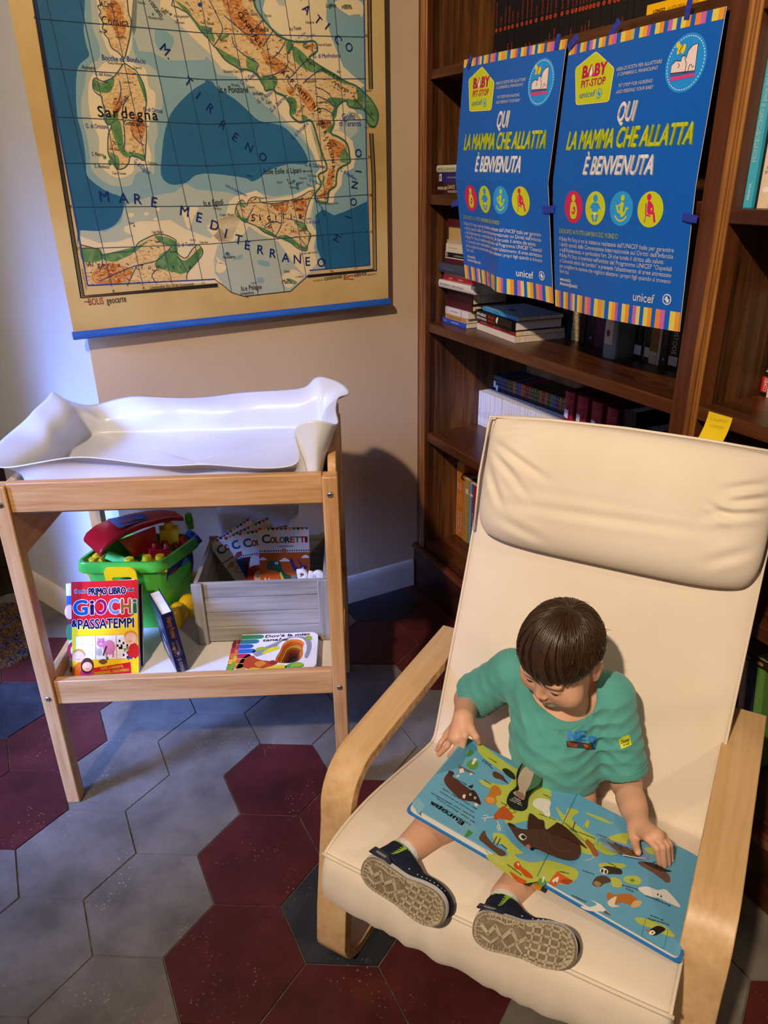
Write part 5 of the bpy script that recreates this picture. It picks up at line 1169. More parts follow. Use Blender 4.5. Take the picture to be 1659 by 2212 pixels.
for i in range(nP):
    b_, z_ = prof[i]; D = max(dep[i], .02); taper = 0.012 * max(0, 1 - i / 30)
    for w_, f in ring:
        ww = w_ + (taper if w_ > .35 else -taper) * (0.4)
        if f is None: k = (w_ - W0) / (W1 - W0); off = 0.010 * (1 - (2 * k - 1) ** 4) * (1 if z_ < .97 else 0) + wr(w_, b_, z_); 
        else: off = -f * D if f > 0 else 0.002
        if i < 22 and f is None: off += (0.0019 * math.sin(w_ * 62 + 2.5 * math.sin(w_ * 23) + i * .12) + .0011 * math.sin(w_ * 135 + 3 * math.sin(w_ * 31) - i * .1)) * max(0, (13 - abs(i - 10)) / 13)
        vs.append((ww, b_ - nor[i, 0] * -off, z_ + nor[i, 1] * off))
fs = []
for i in range(nP - 1):
    for j in range(nR): fs.append((i * nR + j, (i + 1) * nR + j, (i + 1) * nR + (j + 1) % nR, i * nR + (j + 1) % nR))
fs += [tuple(range(nR)), tuple(range((nP - 1) * nR + nR - 1, (nP - 1) * nR - 1, -1))]
cush = raw('seat_cushion', vs, fs, [M_COT], ch, CM); smooth(cush)
bmx = bmesh.new(); bmx.from_mesh(cush.data); bmesh.ops.recalc_face_normals(bmx, faces=bmx.faces); bmx.to_mesh(cush.data); bmx.free()
def surf(w_, i):        # point on the cushion top at profile index i
    return V((w_, prof[i, 0] + nor[i, 0] * 0.009, prof[i, 1] + nor[i, 1] * 0.009))
mb = MB()
pe = [V((w_, prof[27, 0] + nor[27, 0] * o_, prof[27, 1] + nor[27, 1] * o_)) for w_ in np.linspace(0.066, 0.634, 40) for o_ in [.010 * (1 - abs(2 * (w_ - W0) / (W1 - W0) - 1) ** 4) + .0012]]
for sgn, w_ in ((0, W0 + .001), (1, W1 - .001)):
    pts = [V((w_ + (-1 if not sgn else 1) * 0.0048 * max(0, 1 - i / 30), prof[i, 0], prof[i, 1])) for i in range(26, nP - 6, 2)]
    mb.tube(pts, 0.0028, 6)
mb.tube(pe, 0.0034, 6); mb.build('piping', [M_COT], cush, CM, sm=True)
# headrest
hv, hu = 64, 110; vs = []; fs = []
h0, h1 = np.array([0.552, 0.722]), np.array([0.628, 0.972]); hn = np.array([-(h1 - h0)[1], (h1 - h0)[0]]); hn = hn / np.linalg.norm(hn)
creases = []
def hw(u_, v_):
    d = 0
    for (u0, v0, u1, v1, a, sg) in ((.03, .80, .28, .56, .0050, .014), (.03, .74, .22, .42, .0045, .014), (.02, .62, .12, .30, .0045, .016), (.05, .88, .16, .90, .0045, .014), (.10, .35, .85, .42, .0026, .018), (.86, .62, .99, .72, .0075, .016), (.80, .52, .97, .60, .0065, .014), (.84, .70, .98, .80, .0060, .016), (.80, .60, .90, .52, .005, .012), (.83, .20, .97, .34, .003, .02), (.10, .22, .3, .12, .003, .02)):
        px, py, dx, dy = u_ - u0, (v_ - v0) * .45, u1 - u0, (v1 - v0) * .45; L2 = dx * dx + dy * dy; t = max(0, min(1, (px * dx + py * dy) / L2))
        q = math.hypot(px - t * dx, py - t * dy); d += -a * math.exp(-(q / sg) ** 2) * math.sin(math.pi * (0.12 + .8 * t)) + a * .7 * math.exp(-((q - 1.5 * sg) / sg) ** 2) * math.sin(math.pi * t)
    return d
for side in (1, 0):
    for j in range(hv + 1):
        for i in range(hu + 1):
            u_, v_ = i / hu, j / hv; a, b_ = 2 * u_ - 1, 2 * v_ - 1
            A = a * (1 - 0.055 * abs(b_) ** 5 * (1.6 if b_ < 0 else .5)); Bv = b_ * (1 - 0.10 * abs(a) ** 6 * (1 if b_ < 0 else .5))
            th = max(0, 1 - abs(a) ** 5) ** .5 * max(0, 1 - abs(b_) ** 3.2) ** .5
            T = (0.064 - 0.018 * v_) * th; c = h0 + (h1 - h0) * (.5 + Bv / 2)
            if side: T += hw(u_, v_) * min(1, th * 1.6); off = 0.004 + T
            else: off = 0.004 - 0.012 * th
            bow = 0.004 * math.sin(math.pi * u_)
            vs.append((0.082 + (0.628 - 0.082) * (.5 + A / 2) , c[0] + hn[0] * off, c[1] + hn[1] * off + (bow if b_ > 0 else -bow * .5)))
M1 = (hv + 1) * (hu + 1)
for j in range(hv):
    for i in range(hu):
        a = j * (hu + 1) + i; fs.append((a, a + 1, a + hu + 2, a + hu + 1)); fs.append((M1 + a, M1 + a + hu + 1, M1 + a + hu + 2, M1 + a + 1))
hr = raw('headrest', vs, fs, [M_COT], ch, CM)
bmx = bmesh.new(); bmx.from_mesh(hr.data); bmesh.ops.remove_doubles(bmx, verts=bmx.verts, dist=0.0003); bmesh.ops.recalc_face_normals(bmx, faces=bmx.faces); bmx.to_mesh(hr.data); bmx.free(); smooth(hr)
mb = MB(); mb.tube([V((.076, *(h0 + (h1 - h0) * .05))), V((.072, *(h0 + (h1 - h0) * .5 + hn * .006))), V((.078, *(h0 + (h1 - h0) * .98 + hn * .008))), V((.2, *(h1 + hn * .004 + np.array([0, .004])))), V((.35, *(h1 + hn * .004 + np.array([0, .008])))), V((.5, *(h1 + hn * .004 + np.array([0, .006])))), V((.63, *(h1 + hn * .004)))], .0028, 6)
mb.build('piping', [M_COT], hr, CM, sm=True)
# ================================================================== WALL MAP
MY = -0.032
WMAP = Frame(CN + BN * 0.032, BD, (0, 0, 1), BN)          # x along the wall, y up, z towards the room
def mq(u, v):
    q = WMAP.loc(on_plane(u, v, WMAP.o, BN)); return (q.x, q.y)
def A(*pts): return [mq(x / 2.989, y / 2.989) for x, y in pts]
def B(*pts): return [mq(420 + x / 2.989, y / 2.989) for x, y in pts]
def Q(*pts): return [mq(x, y) for x, y in pts]
K = (mq(840, 300)[0] - mq(640, 300)[0]) / 200             # metres per photo pixel, roughly
M_PAPER = noise_mat('aged_map_paper', ['#b58f52', '#c9a768', '#d3b67c'], 3.5, 8, 0.55, 0.35, bump=0.08, bscale=10)
M_CREAM = noise_mat('map_shallow_sea', ['#dcc596', '#e4d0a5'], 6, 4, 0.5, 0.35)
M_GREYS = noise_mat('map_shelf_sea', ['#a7ab97', '#b1b5a2'], 6, 4, 0.5, 0.35)
M_MIDS = noise_mat('map_mid_sea', ['#7a9a9b', '#84a4a4'], 6, 4, 0.5, 0.35)
M_DEEP = noise_mat('map_deep_sea', ['#1e5878', '#246387'], 6, 4, 0.45, 0.35)
M_LAND = noise_mat('map_relief_land', ['#b98a4c', '#d2ac72', '#dfc28c', '#cda56a'], 60, 10, 0.55, 0.3, stretch=(1, 1, 2.2), stops=[.34, .45, .55, .66], dist=1.4)
M_HIGH = noise_mat('map_high_relief', ['#8f4a1a', '#b86a2e', '#c98a4a', '#d5a768'], 55, 10, 0.55, 0.3, stretch=(1, 1, 2), stops=[.34, .45, .55, .68], dist=1.6)
M_LOW = noise_mat('map_green_lowland', ['#466d3c', '#57804a', '#7d955a'], 40, 8, 0.55, 0.3, dist=.6)
INK, BLUE = '#191410', '#1d3f8c'
c1, c2, c3, c4 = mq(15, 0), mq(160, 722), mq(839, 648), mq(830, 0)
XL, XR = (c1[0] + c2[0]) / 2, (c3[0] + c4[0]) / 2
YB0, YB1 = c2[1], c3[1]; YT = 2.75
wave = lambda X, Y: 0.0
pm = Print(lambda X, Y, h: WMAP.p(X, Y, h), lift=0.00015); pm.rough = .5
pm.poly([c2, c3, (c3[0] + (c4[0] - c3[0]) * 1.6, YT), (c2[0] + (c1[0] - c2[0]) * 1.9, YT)], M_PAPER, 0)
FRM = A((222, -300), (225, 0), (565, 1842)) + B((135, 1802), (740, 1745), (1132, 1712), (1108, 1000), (1092, 0), (1080, -300))
fl_ = [FRM[0], FRM[1], FRM[2], *Q((465, 605), (480, 615), (500, 632), (527, 640), (627, 629), (664, 596)), FRM[4], FRM[5], FRM[6], FRM[7], FRM[8]]
pm.poly(fl_, M_MIDS, 1)
def land(f, pts, k=4): return [tuple(q) for q in spline(f(*pts), k)]
corsica = land(A, [(640, -200), (640, 0), (660, 30), (630, 40), (650, 80), (640, 100), (665, 150), (660, 185), (690, 200), (670, 215), (695, 245), (705, 270), (720, 310), (760, 335), (800, 375), (815, 330), (825, 290), (840, 220), (845, 130), (830, 90), (820, 0), (800, -200)], 3)
sard = land(A, [(735, 495), (700, 515), (660, 525), (620, 505), (600, 520), (600, 570), (620, 600), (655, 625), (660, 660), (680, 710), (670, 760), (690, 800), (720, 810), (700, 860), (695, 940), (700, 1000), (730, 1030), (750, 1090), (800, 1085), (830, 1050), (840, 1010), (880, 1010), (930, 1035), (940, 950), (945, 850), (935, 740), (945, 650), (930, 560), (910, 510), (880, 460), (850, 440), (800, 410), (770, 450)], 3)
tun = [*A((520, 1580)), *[tuple(q) for q in spline(A((520, 1580), (600, 1600), (650, 1615), (650, 1645), (740, 1630), (850, 1620), (890, 1570), (930, 1545), (1000, 1515), (1060, 1515), (1135, 1550), (1130, 1590), (1150, 1640), (1200, 1665), (1240, 1610), (1280, 1580), (1310, 1630), (1270, 1690), (1210, 1760), (1205, 1812)), 3, False)], *A((565, 1842), (545, 1720))]
IW = [(90, -300), (-140, 0), (-105, 50), (-36, 90), (14, 150), (40, 200), (80, 240), (120, 295), (150, 320), (180, 370), (220, 405), (250, 420), (290, 445), (340, 450), (390, 470), (420, 510), (450, 560), (460, 585), (500, 575), (530, 600), (580, 620), (600, 650), (620, 680), (620, 740), (660, 780), (690, 790), (740, 775), (765, 800), (790, 880), (810, 950), (830, 1010), (850, 1060), (850, 1100), (800, 1130), (815, 1180), (810, 1210), (780, 1250), (785, 1300), (850, 1310), (860, 1280), (870, 1230), (910, 1200), (915, 1150), (930, 1090), (1000, 1050), (1000, 1010), (985, 930), (930, 885), (880, 860), (900, 800), (895, 750), (920, 690), (950, 660), (980, 650), (1000, 690), (1090, 705), (1110, 760), (1120, 800), (1165, 815), (1185, 740), (1150, 660), (1090, 595), (1040, 555), (980, 530), (900, 480), (830, 440), (770, 400), (740, 370), (790, 330), (785, 280), (760, 265), (720, 270), (650, 270), (590, 255), (540, 230), (490, 180), (440, 120), (400, 60), (380, 0), (300, -300)]
italy = land(B, IW, 3)
sic = land(B, [(310, 1290), (275, 1320), (262, 1370), (280, 1400), (340, 1435), (400, 1460), (450, 1500), (530, 1530), (600, 1550), (660, 1600), (720, 1620), (730, 1580), (750, 1520), (725, 1480), (710, 1440), (720, 1370), (745, 1290), (775, 1235), (740, 1235), (690, 1265), (640, 1285), (540, 1310), (440, 1310), (410, 1275), (370, 1275), (345, 1300), (335, 1330)], 3)
sp_ = lambda pts, k=4: [tuple(q) for q in spline(pts, k)]
clipx = B((1092, 0))[0][0]
# shelf seas
pm.poly(sp_(A((600, -200), (590, 80), (605, 200), (640, 290), (640, 380), (570, 430), (545, 560), (525, 640), (530, 760), (560, 880), (580, 1000), (590, 1090), (640, 1150), (700, 1190), (780, 1205), (850, 1190), (880, 1120), (960, 1100), (990, 1130), (1000, 1050), (1000, 940), (1020, 860), (1010, 760), (1045, 700), (1050, 620), (1030, 520), (1000, 450), (930, 400), (870, 350), (860, 250), (880, 150), (860, -200))), M_GREYS, 2)
pm.poly(Q((290, -60), (283, 60), (300, 110), (330, 114), (362, 131), (440, 130), (446, 122), (457, 134), (470, 161), (510, 167), (530, 187), (554, 214), (580, 234), (607, 264), (634, 278), (654, 301), (674, 328), (690, 360), (700, 380), (720, 330), (640, 200), (560, 120), (480, 60), (440, -60)), M_GREYS, 2)
pm.poly(sp_(Q((335, 66), (345, 62), (365, 72), (376, 88), (366, 108), (345, 108), (335, 90))), M_MIDS, 3)
pm.poly([*Q((172, 498)), *Q((230, 500), (262, 480), (268, 445), (301, 432), (335, 422), (378, 415), (401, 396), (425, 410), (455, 412), (490, 415), (520, 425), (560, 415), (590, 425), (640, 418), (680, 410), (675, 470), (676, 530), (702, 575), (690, 584), (664, 596), (627, 628), (527, 639), (500, 631), (480, 614), (465, 604), (189, 615))], M_GREYS, 2)
pm.poly(B((480, -100), (860, -100), (850, 120), (880, 230), (920, 330), (960, 430), (1060, 520), (1098, 550), (1060, 580), (900, 500), (760, 410), (640, 280), (500, 180), (440, 60)), M_CREAM, 2)
pm.poly(sp_(B((900, 20), (1000, 100), (1080, 110), (1085, 20), (1000, -10))), M_CREAM, 2)
pm.poly(B((520, -20), (590, -20), (580, 40), (540, 30)), M_GREYS, 3)
# cream shallows
pm.poly(sp_(A((690, 400), (640, 440), (600, 480), (570, 560), (575, 700), (600, 800), (640, 900), (640, 1050), (700, 1120), (780, 1150), (860, 1110), (870, 1050), (960, 1080), (975, 1000), (950, 900), (970, 780), (1000, 700), (1000, 600), (960, 560), (940, 450), (880, 420), (840, 400))), M_CREAM, 3)
pm.poly(sp_(A((620, -200), (640, 120), (660, 230), (700, 330), (740, 370), (820, 370), (850, 280), (845, 150), (850, -200))), M_CREAM, 3)
pm.poly(Q((352, -60), (345, 20), (380, 45), (420, 85), (452, 115), (478, 147), (505, 160), (540, 185), (575, 205), (600, 240), (625, 268), (655, 290), (675, 330), (690, 365), (705, 330), (660, 240), (600, 190), (540, 130), (480, 70), (430, -60)), M_CREAM, 3)
pm.poly(Q((173, 510), (214, 525), (255, 522), (290, 510), (268, 500), (268, 490), (300, 478), (335, 478), (368, 475), (400, 495), (428, 505), (455, 515), (470, 500), (446, 490), (460, 475), (500, 465), (520, 470), (500, 520), (470, 530), (462, 560), (464, 590), (480, 612), (190, 614)), M_CREAM, 3)
pm.poly(sp_(A((1180, 1350), (1280, 1340), (1250, 1400), (1220, 1480), (1190, 1420))), M_CREAM, 3)
for a, b, r in ((945, 1380, 12), (1005, 1415, 10), (1015, 1350, 12), (845, 1388, 14)): pm.poly([mq((a + r * 1.4 * math.cos(t)) / 2.989, (b + r * math.sin(t)) / 2.989) for t in np.linspace(0, 6, 9)], M_CREAM, 3)
pm.poly(B((225, 1300), (260, 1270), (400, 1230), (480, 1290), (640, 1260), (760, 1200), (790, 1230), (760, 1330), (740, 1420), (790, 1500), (770, 1600), (790, 1700), (725, 1778), (700, 1770), (640, 1700), (600, 1640), (540, 1560), (420, 1510), (350, 1460), (330, 1500), (250, 1560), (160, 1560), (80, 1480), (140, 1420), (200, 1400)), M_CREAM, 3)
pm.poly(sp_(B((560, 1790), (640, 1740), (700, 1790), (640, 1840), (600, 1860))), M_CREAM, 3)
for pts in ([(150, 1690), (210, 1720), (180, 1760), (140, 1750)], [(140, 1660), (170, 1680), (200, 1700), (160, 1700)]): pm.poly(sp_(B(*pts)), M_CREAM, 4)
for pts in ([(270, 1660), (310, 1640), (300, 1670), (250, 1680)], [(410, 1680), (480, 1690), (480, 1720), (420, 1710)], [(410, 1790), (450, 1800), (440, 1830), (405, 1820)]): pm.poly(sp_(B(*pts)), M_MIDS, 4)
def clip_right(pts): return pts
pm.line(B((870, 860), (940, 880), (1000, 930), (1015, 1020), (1010, 1060), (935, 1100), (925, 1180), (880, 1240), (870, 1310)), 18 * K, M_CREAM, 3)
pm.poly(B((890, 700), (900, 850), (930, 840), (960, 760), (1000, 720), (1080, 740), (1090, 790), (1040, 720), (1000, 660), (930, 660)), M_CREAM, 3)
pm.line(B((760, 790), (785, 880), (805, 950), (825, 1020), (840, 1080), (800, 1130), (810, 1190), (775, 1250)), 12 * K, M_CREAM, 3)
pm.poly(B((905, 730), (960, 670), (1010, 710), (1060, 750), (1050, 860), (1000, 900), (930, 870)), M_GREYS, 2)
# deep seas
pm.poly(sp_(A((555, -300), (545, 80), (540, 200), (560, 300), (575, 360), (520, 410), (495, 470), (490, 620), (500, 760), (525, 850), (545, 960), (555, 1060), (560, 1130), (620, 1190), (700, 1240), (780, 1270), (800, 1320), (780, 1400), (730, 1460), (640, 1490), (525, 1485), (500, 1480)), 3)[:-3] + A((500, 1480), (226, 0), (224, -300)), M_DEEP, 2)
pm.poly(sp_(A((1040, 1130), (1045, 1000), (1060, 870), (1100, 740), (1180, 640), (1260, 570), (1345, 520)) + B((60, 525), (110, 525), (150, 570), (260, 640), (340, 710), (420, 780), (560, 810), (640, 880), (700, 960), (735, 1040), (700, 1060), (600, 1060), (480, 1100), (420, 1150), (370, 1170), (330, 1150), (200, 1130), (80, 1120), (0, 1135)) + A((1200, 1180), (1100, 1190)), 3), M_DEEP, 3)
pm.poly(B((780, 1390), (830, 1350), (900, 1390), (960, 1370), (1030, 1340), (1114, 1300), (1131, 1710), (845, 1735), (790, 1600)), M_DEEP, 4)
pm.poly(sp_(B((880, 130), (920, 200), (950, 300), (1000, 440), (1060, 500), (1094, 510), (1090, 130), (1000, 100), (940, 120)), 3)[:-2], M_MIDS, 3)
pm.poly(sp_(B((945, 180), (980, 140), (1060, 150), (1085, 210), (1000, 250), (950, 220))), '#7aa2a8', 4)
# land
for L_ in (corsica, sard, tun, italy, sic): pm.poly(L_, M_LAND, 6)
for L_ in (corsica, sard, tun, italy, sic): pm.line(L_, 1.6 * K, '#2a4a55', 9, True)
HI = [A((690, 40), (740, 0), (790, 80), (810, 200), (770, 260), (730, 180), (690, 110)), A((850, 780), (900, 750), (935, 800), (925, 880), (870, 900), (840, 830)), A((730, 650), (790, 620), (770, 720), (730, 730)), A((600, 1760), (700, 1700), (850, 1740), (800, 1820), (620, 1830)),
      B((150, -100), (260, -100), (330, 60), (420, 160), (470, 250), (430, 310), (380, 290), (300, 200), (220, 100)), B((430, 330), (540, 380), (600, 440), (560, 480), (470, 420)), B((660, 560), (730, 590), (780, 680), (750, 720), (700, 660)), B((590, 560), (650, 570), (640, 620), (610, 610)), B((800, 770), (880, 780), (850, 830), (810, 820)), B((870, 900), (960, 930), (970, 1000), (880, 1020)), B((870, 1090), (905, 1100), (890, 1200), (850, 1270), (800, 1270), (840, 1220)), B((630, 1300), (720, 1280), (715, 1380), (690, 1400), (650, 1360)), B((510, 1320), (600, 1310), (590, 1370), (530, 1360)), B((760, 280), (780, 300), (750, 320), (710, 310))]
for h_ in HI: pm.poly(sp_(h_), M_HIGH, 7)
LO = [A((605, 515), (660, 535), (735, 505), (720, 580), (680, 600), (610, 580)), A((715, 800), (770, 780), (790, 860), (800, 950), (840, 1010), (790, 1000), (740, 900)), A((680, 750), (760, 740), (740, 790), (690, 800)), A((700, 980), (760, 1010), (770, 1080), (745, 1085), (705, 1020)), A((830, 980), (930, 1000), (930, 1030), (850, 1010)), A((915, 520), (940, 600), (940, 660), (920, 600), (880, 480)),
      A((525, 1600), (650, 1620), (650, 1680), (540, 1690)), A((660, 1650), (880, 1590), (960, 1550), (850, 1640), (720, 1690)), A((1000, 1520), (1130, 1555), (1150, 1650), (1200, 1680), (1290, 1600), (1300, 1640), (1200, 1760), (1100, 1750), (1000, 1720), (1040, 1640), (1110, 1600), (1040, 1570)),
      B((-130, 0), (-40, 60), (-20, 100), (30, 160), (100, 180), (130, 270), (60, 230), (-30, 110)), B((130, 200), (160, 230), (230, 220), (170, 260)), B((130, 300), (220, 350), (290, 390), (280, 440), (190, 380)), B((340, 360), (400, 400), (400, 460), (340, 440)), B((430, 490), (530, 500), (520, 570), (470, 580)), B((600, 630), (650, 640), (660, 700), (630, 740)), B((690, 740), (730, 760), (700, 790)),
      B((640, 300), (700, 340), (760, 400), (850, 450), (780, 470), (700, 440), (640, 380)), B((800, 440), (900, 480), (1000, 540), (960, 540), (870, 490)), B((1040, 560), (1090, 600), (1150, 660), (1185, 740), (1165, 815), (1120, 795), (1100, 720), (1010, 690), (980, 640), (1050, 640)), B((870, 630), (980, 640), (930, 680), (910, 760), (880, 740), (900, 690), (860, 660)), B((890, 800), (880, 860), (850, 840)), B((960, 960), (1000, 1010), (1000, 1050), (940, 1040)), B((820, 1180), (840, 1130), (830, 1200)), B((780, 1290), (850, 1305), (800, 1312)),
      B((270, 1330), (300, 1400), (350, 1410), (330, 1440), (280, 1400)), B((300, 1300), (330, 1340), (290, 1330)), B((640, 1430), (710, 1440), (730, 1490), (690, 1480)), B((540, 1530), (600, 1520), (700, 1590), (730, 1580), (720, 1620), (640, 1580)), B((740, 1500), (755, 1520), (735, 1560)), B((410, 1460), (500, 1500), (540, 1540), (450, 1500)), B((590, 1800), (620, 1800), (660, 1820), (640, 1835), (610, 1815)), B((440, 120), (500, 190), (540, 225), (500, 200)), B((600, 260), (640, 300), (600, 350), (590, 300))]
for l_ in LO: pm.poly(sp_(l_), M_LOW, 8)
pm.line([p for p in italy[36:]], 4 * K, M_LOW, 7)
RV = [(A, [(770, 520), (780, 580), (770, 640), (750, 680)]), (A, [(830, 620), (795, 680), (790, 740), (800, 830), (805, 900), (800, 960)]), (A, [(850, 840), (870, 890), (930, 940)]), (A, [(640, 1815), (720, 1780), (860, 1720), (990, 1690), (1040, 1660), (1110, 1590)]), (A, [(1210, 1760), (1150, 1660)]), (A, [(650, 1640), (660, 1700), (640, 1755)]), (A, [(820, 1845), (860, 1760), (880, 1720)]), (A, [(1010, 1830), (980, 1780), (1010, 1740)]),
      (B, [(95, 0), (130, 70), (180, 180), (160, 240), (125, 295)]), (B, [(190, 100), (260, 160), (320, 210), (380, 240)]), (B, [(240, 230), (260, 300), (340, 370), (410, 410), (400, 460), (430, 510)]), (B, [(440, 130), (380, 190), (330, 160)]), (B, [(510, 190), (480, 240), (440, 300)]), (B, [(590, 260), (550, 330), (500, 380)]), (B, [(640, 280), (600, 350), (600, 420), (540, 470), (440, 500)]), (B, [(740, 380), (680, 430), (640, 480), (600, 520), (640, 580)]), (B, [(830, 440), (740, 500), (700, 540)]), (B, [(920, 690), (860, 600), (780, 560)]), (B, [(910, 700), (840, 640), (790, 620)]), (B, [(900, 740), (830, 700), (770, 720)]), (B, [(520, 1530), (560, 1450), (560, 1370)]), (B, [(700, 1440), (640, 1420), (590, 1410)]), (B, [(330, 1430), (380, 1340)]), (B, [(450, 1460), (500, 1430), (560, 1440)]), (B, [(720, 1590), (670, 1530), (620, 1540)])]
for f, pts in RV: pm.line(spline(f(*pts), 4, False), 1.5 * K, '#2b4468', 10)
for (f, x, y, a, b) in ((A, 675, 1015, 10, 12), (A, 708, 1050, 11, 20), (A, 1100, 92, 9, 9), (A, 985, 92, 6, 8), (A, 1145, 130, 6, 7), (B, 212, 1638, 14, 12), (B, 340, 1918, 8, 4), (B, 430, 605, 14, 9), (B, 640, 1168, 10, 8), (B, 662, 1190, 10, 12), (B, 665, 1215, 8, 10), (B, 600, 1160, 6, 5), (B, 705, 1105, 8, 6), (B, 712, 280, 12, 10), (B, 35, 30, 16, 14), (B, 105, 185, 10, 8), (B, 90, 122, 7, 6), (A, 1290, 30, 13, 16), (B, 880, 30, 14, 8), (B, 985, 35, 26, 6), (A, 865, 1458, 6, 6), (A, 1025, 1560, 14, 6)):
    pm.poly([f((x + a * math.cos(t), y + b * math.sin(t)))[0] for t in np.linspace(0, 5.9, 9)], M_LOW if (x, y) in ((675, 1015), (708, 1050), (430, 605), (880, 30), (985, 35)) else '#2f5f80', 10)
# graticule, frame
for a, b in (((100, 0), (241, 619)), ((172, 0), (308, 616)), ((243, 20), (371, 612)), ((308, 0), (437, 606)), ((374, 0), (500, 632)), ((433, 0), (557, 636)), ((490, 0), (614, 630)), ((560, 0), (661, 598)), ((615, 0), (705, 582)), ((666, 0), (714, 580)), ((721, 0), (768, 575))): pm.line(Q((a[0] - (b[0] - a[0]) * .1, a[1] - (b[1] - a[1]) * .1), a, b), 1.0 * K, '#24425c', 11)
for pts in (((80, 40), (450, 72), (788, 80)), ((104, 147), (450, 172), (790, 170)), ((122, 252), (450, 268), (792, 258)), ((140, 352), (450, 358), (793, 342)), ((158, 447), (450, 445), (795, 420)), ((175, 537), (450, 527), (797, 500))): pm.line(Q(*pts), 1.0 * K, '#24425c', 11)
for d, wd in ((0, 2.2), (3.2, 1.2), (6.5, 2.6)):
    pm.line(Q((61 - d, 0 - 90), (77 - d * .9, 0), (181 - d, 617 + d * .6 + 22), (470, 613 + d * .8)), wd * K, INK, 11)
    pm.line(Q((664, 596 + d * .5 - 1), (806 + d, 581 + d * .5), (803 + d, 380), (798 + d, 288)), wd * K, INK, 11); pm.line(Q((797 + d, 192), (795 + d, 100), (793 + d, -60)), wd * K, INK, 11)
pm.line([FRM[0], FRM[1], FRM[2]], 2 * K, BLUE, 11); pm.line(FRM[2:4], 2 * K, BLUE, 11); pm.line(FRM[4:9], 2 * K, BLUE, 11)
pm.line(Q((465, 605), (480, 615), (500, 632), (527, 640), (627, 629), (664, 596)), 1.2 * K, INK, 11)
# lettering: text, start pixel, end pixel, height in pixels
def mt(t, x0, y0, x1, y1, hgt, colr=INK, bold=.0, shear=0.0, fit=True):
    a, b = mq(x0, y0), mq(x1, y1); L_ = math.hypot(b[0] - a[0], b[1] - a[1])
    pm.text(t, a[0], a[1], hgt * K * 1.38, colr, 12, math.atan2(b[1] - a[1], b[0] - a[0]), bold, shear=shear, width=L_)
for ch_, x, y, r in (('M', 216, 435, -2), ('A', 257, 438, -3), ('R', 290, 440, -6), ('E', 326, 446, -12), ('M', 388, 464, -14), ('E', 423, 478, -16), ('D', 453, 494, -18), ('I', 484, 513, -20), ('T', 506, 525, -14), ('E', 528, 538, -12), ('R', 555, 548, -10), ('R', 582, 556, -8), ('A', 608, 565, -6), ('N', 634, 569, -4), ('E', 660, 574, 0), ('O', 686, 577, 4)):
    p_ = mq(x, y); pm.text(ch_, p_[0], p_[1], 24 * K, BLUE, 12, math.radians(r), .012)
for ch_, x, y, r in (('M', 344, 106, -48), ('.', 361, 126, -45), ('T', 396, 178, -40), ('I', 422, 212, -42), ('R', 444, 236, -40), ('R', 472, 273, -38), ('E', 500, 300, -35), ('N', 528, 322, -28), ('O', 558, 345, -15), ('A', 651, 20, -42), ('T', 677, 44, -42), ('I', 701, 62, -45), ('C', 720, 84, -50), ('O', 743, 101, -45), ('R', 640, -10, -45), ('M', 730, 524, 62), ('.', 740, 508, 62), ('I', 757, 472, 72), ('O', 768, 446, 76), ('N', 771, 408, 80), ('I', 780, 372, 84), ('O', 780, 340, 86)):
    p_ = mq(x, y); pm.text(ch_, p_[0], p_[1], 20 * K, BLUE, 12, math.radians(r), .008)
for i_, ch_ in enumerate('Sardegna'): p_ = mq(212 + 16.8 * i_, 252 + 1.0 * i_); pm.text(ch_, p_[0], p_[1], 23 * K, INK, 12, -.03, .01)
for i_, ch_ in enumerate('Sicilia'): p_ = mq(544 + 16.8 * i_, 477 - .8 * i_); pm.text(ch_, p_[0], p_[1], 17 * K, INK, 12, .03, .01)
for i_, ch_ in enumerate('Algeria'): p_ = mq(188 + 11 * i_, 576); pm.text(ch_, p_[0], p_[1], 11 * K, INK, 12, 0, 0, shear=.2)
for i_, ch_ in enumerate('Tunisia'): p_ = mq(302 + 17.5 * i_, 582 - .4 * i_); pm.text(ch_, p_[0], p_[1], 11 * K, INK, 12, 0, 0, shear=.2)
for i_, ch_ in enumerate('CENTRALE'): p_ = mq(512 + 6.4 * i_, 30 + 9.5 * i_); pm.text(ch_, p_[0], p_[1], 12 * K, INK, 12, -.9, .01)
for i_, ch_ in enumerate('APPENNINO'): p_ = mq(606 + 9.6 * i_, 158 + 10 * i_); pm.text(ch_, p_[0], p_[1], 11 * K, INK, 12, -.7, .01)
for i_, ch_ in enumerate('MERIDIONALE'): p_ = mq([690, 694, 698, 702, 706, 708, 712, 714, 716, 716, 714][i_], 262 + 12 * i_); pm.text(ch_, p_[0], p_[1], 10 * K, INK, 12, -1.2, .01)
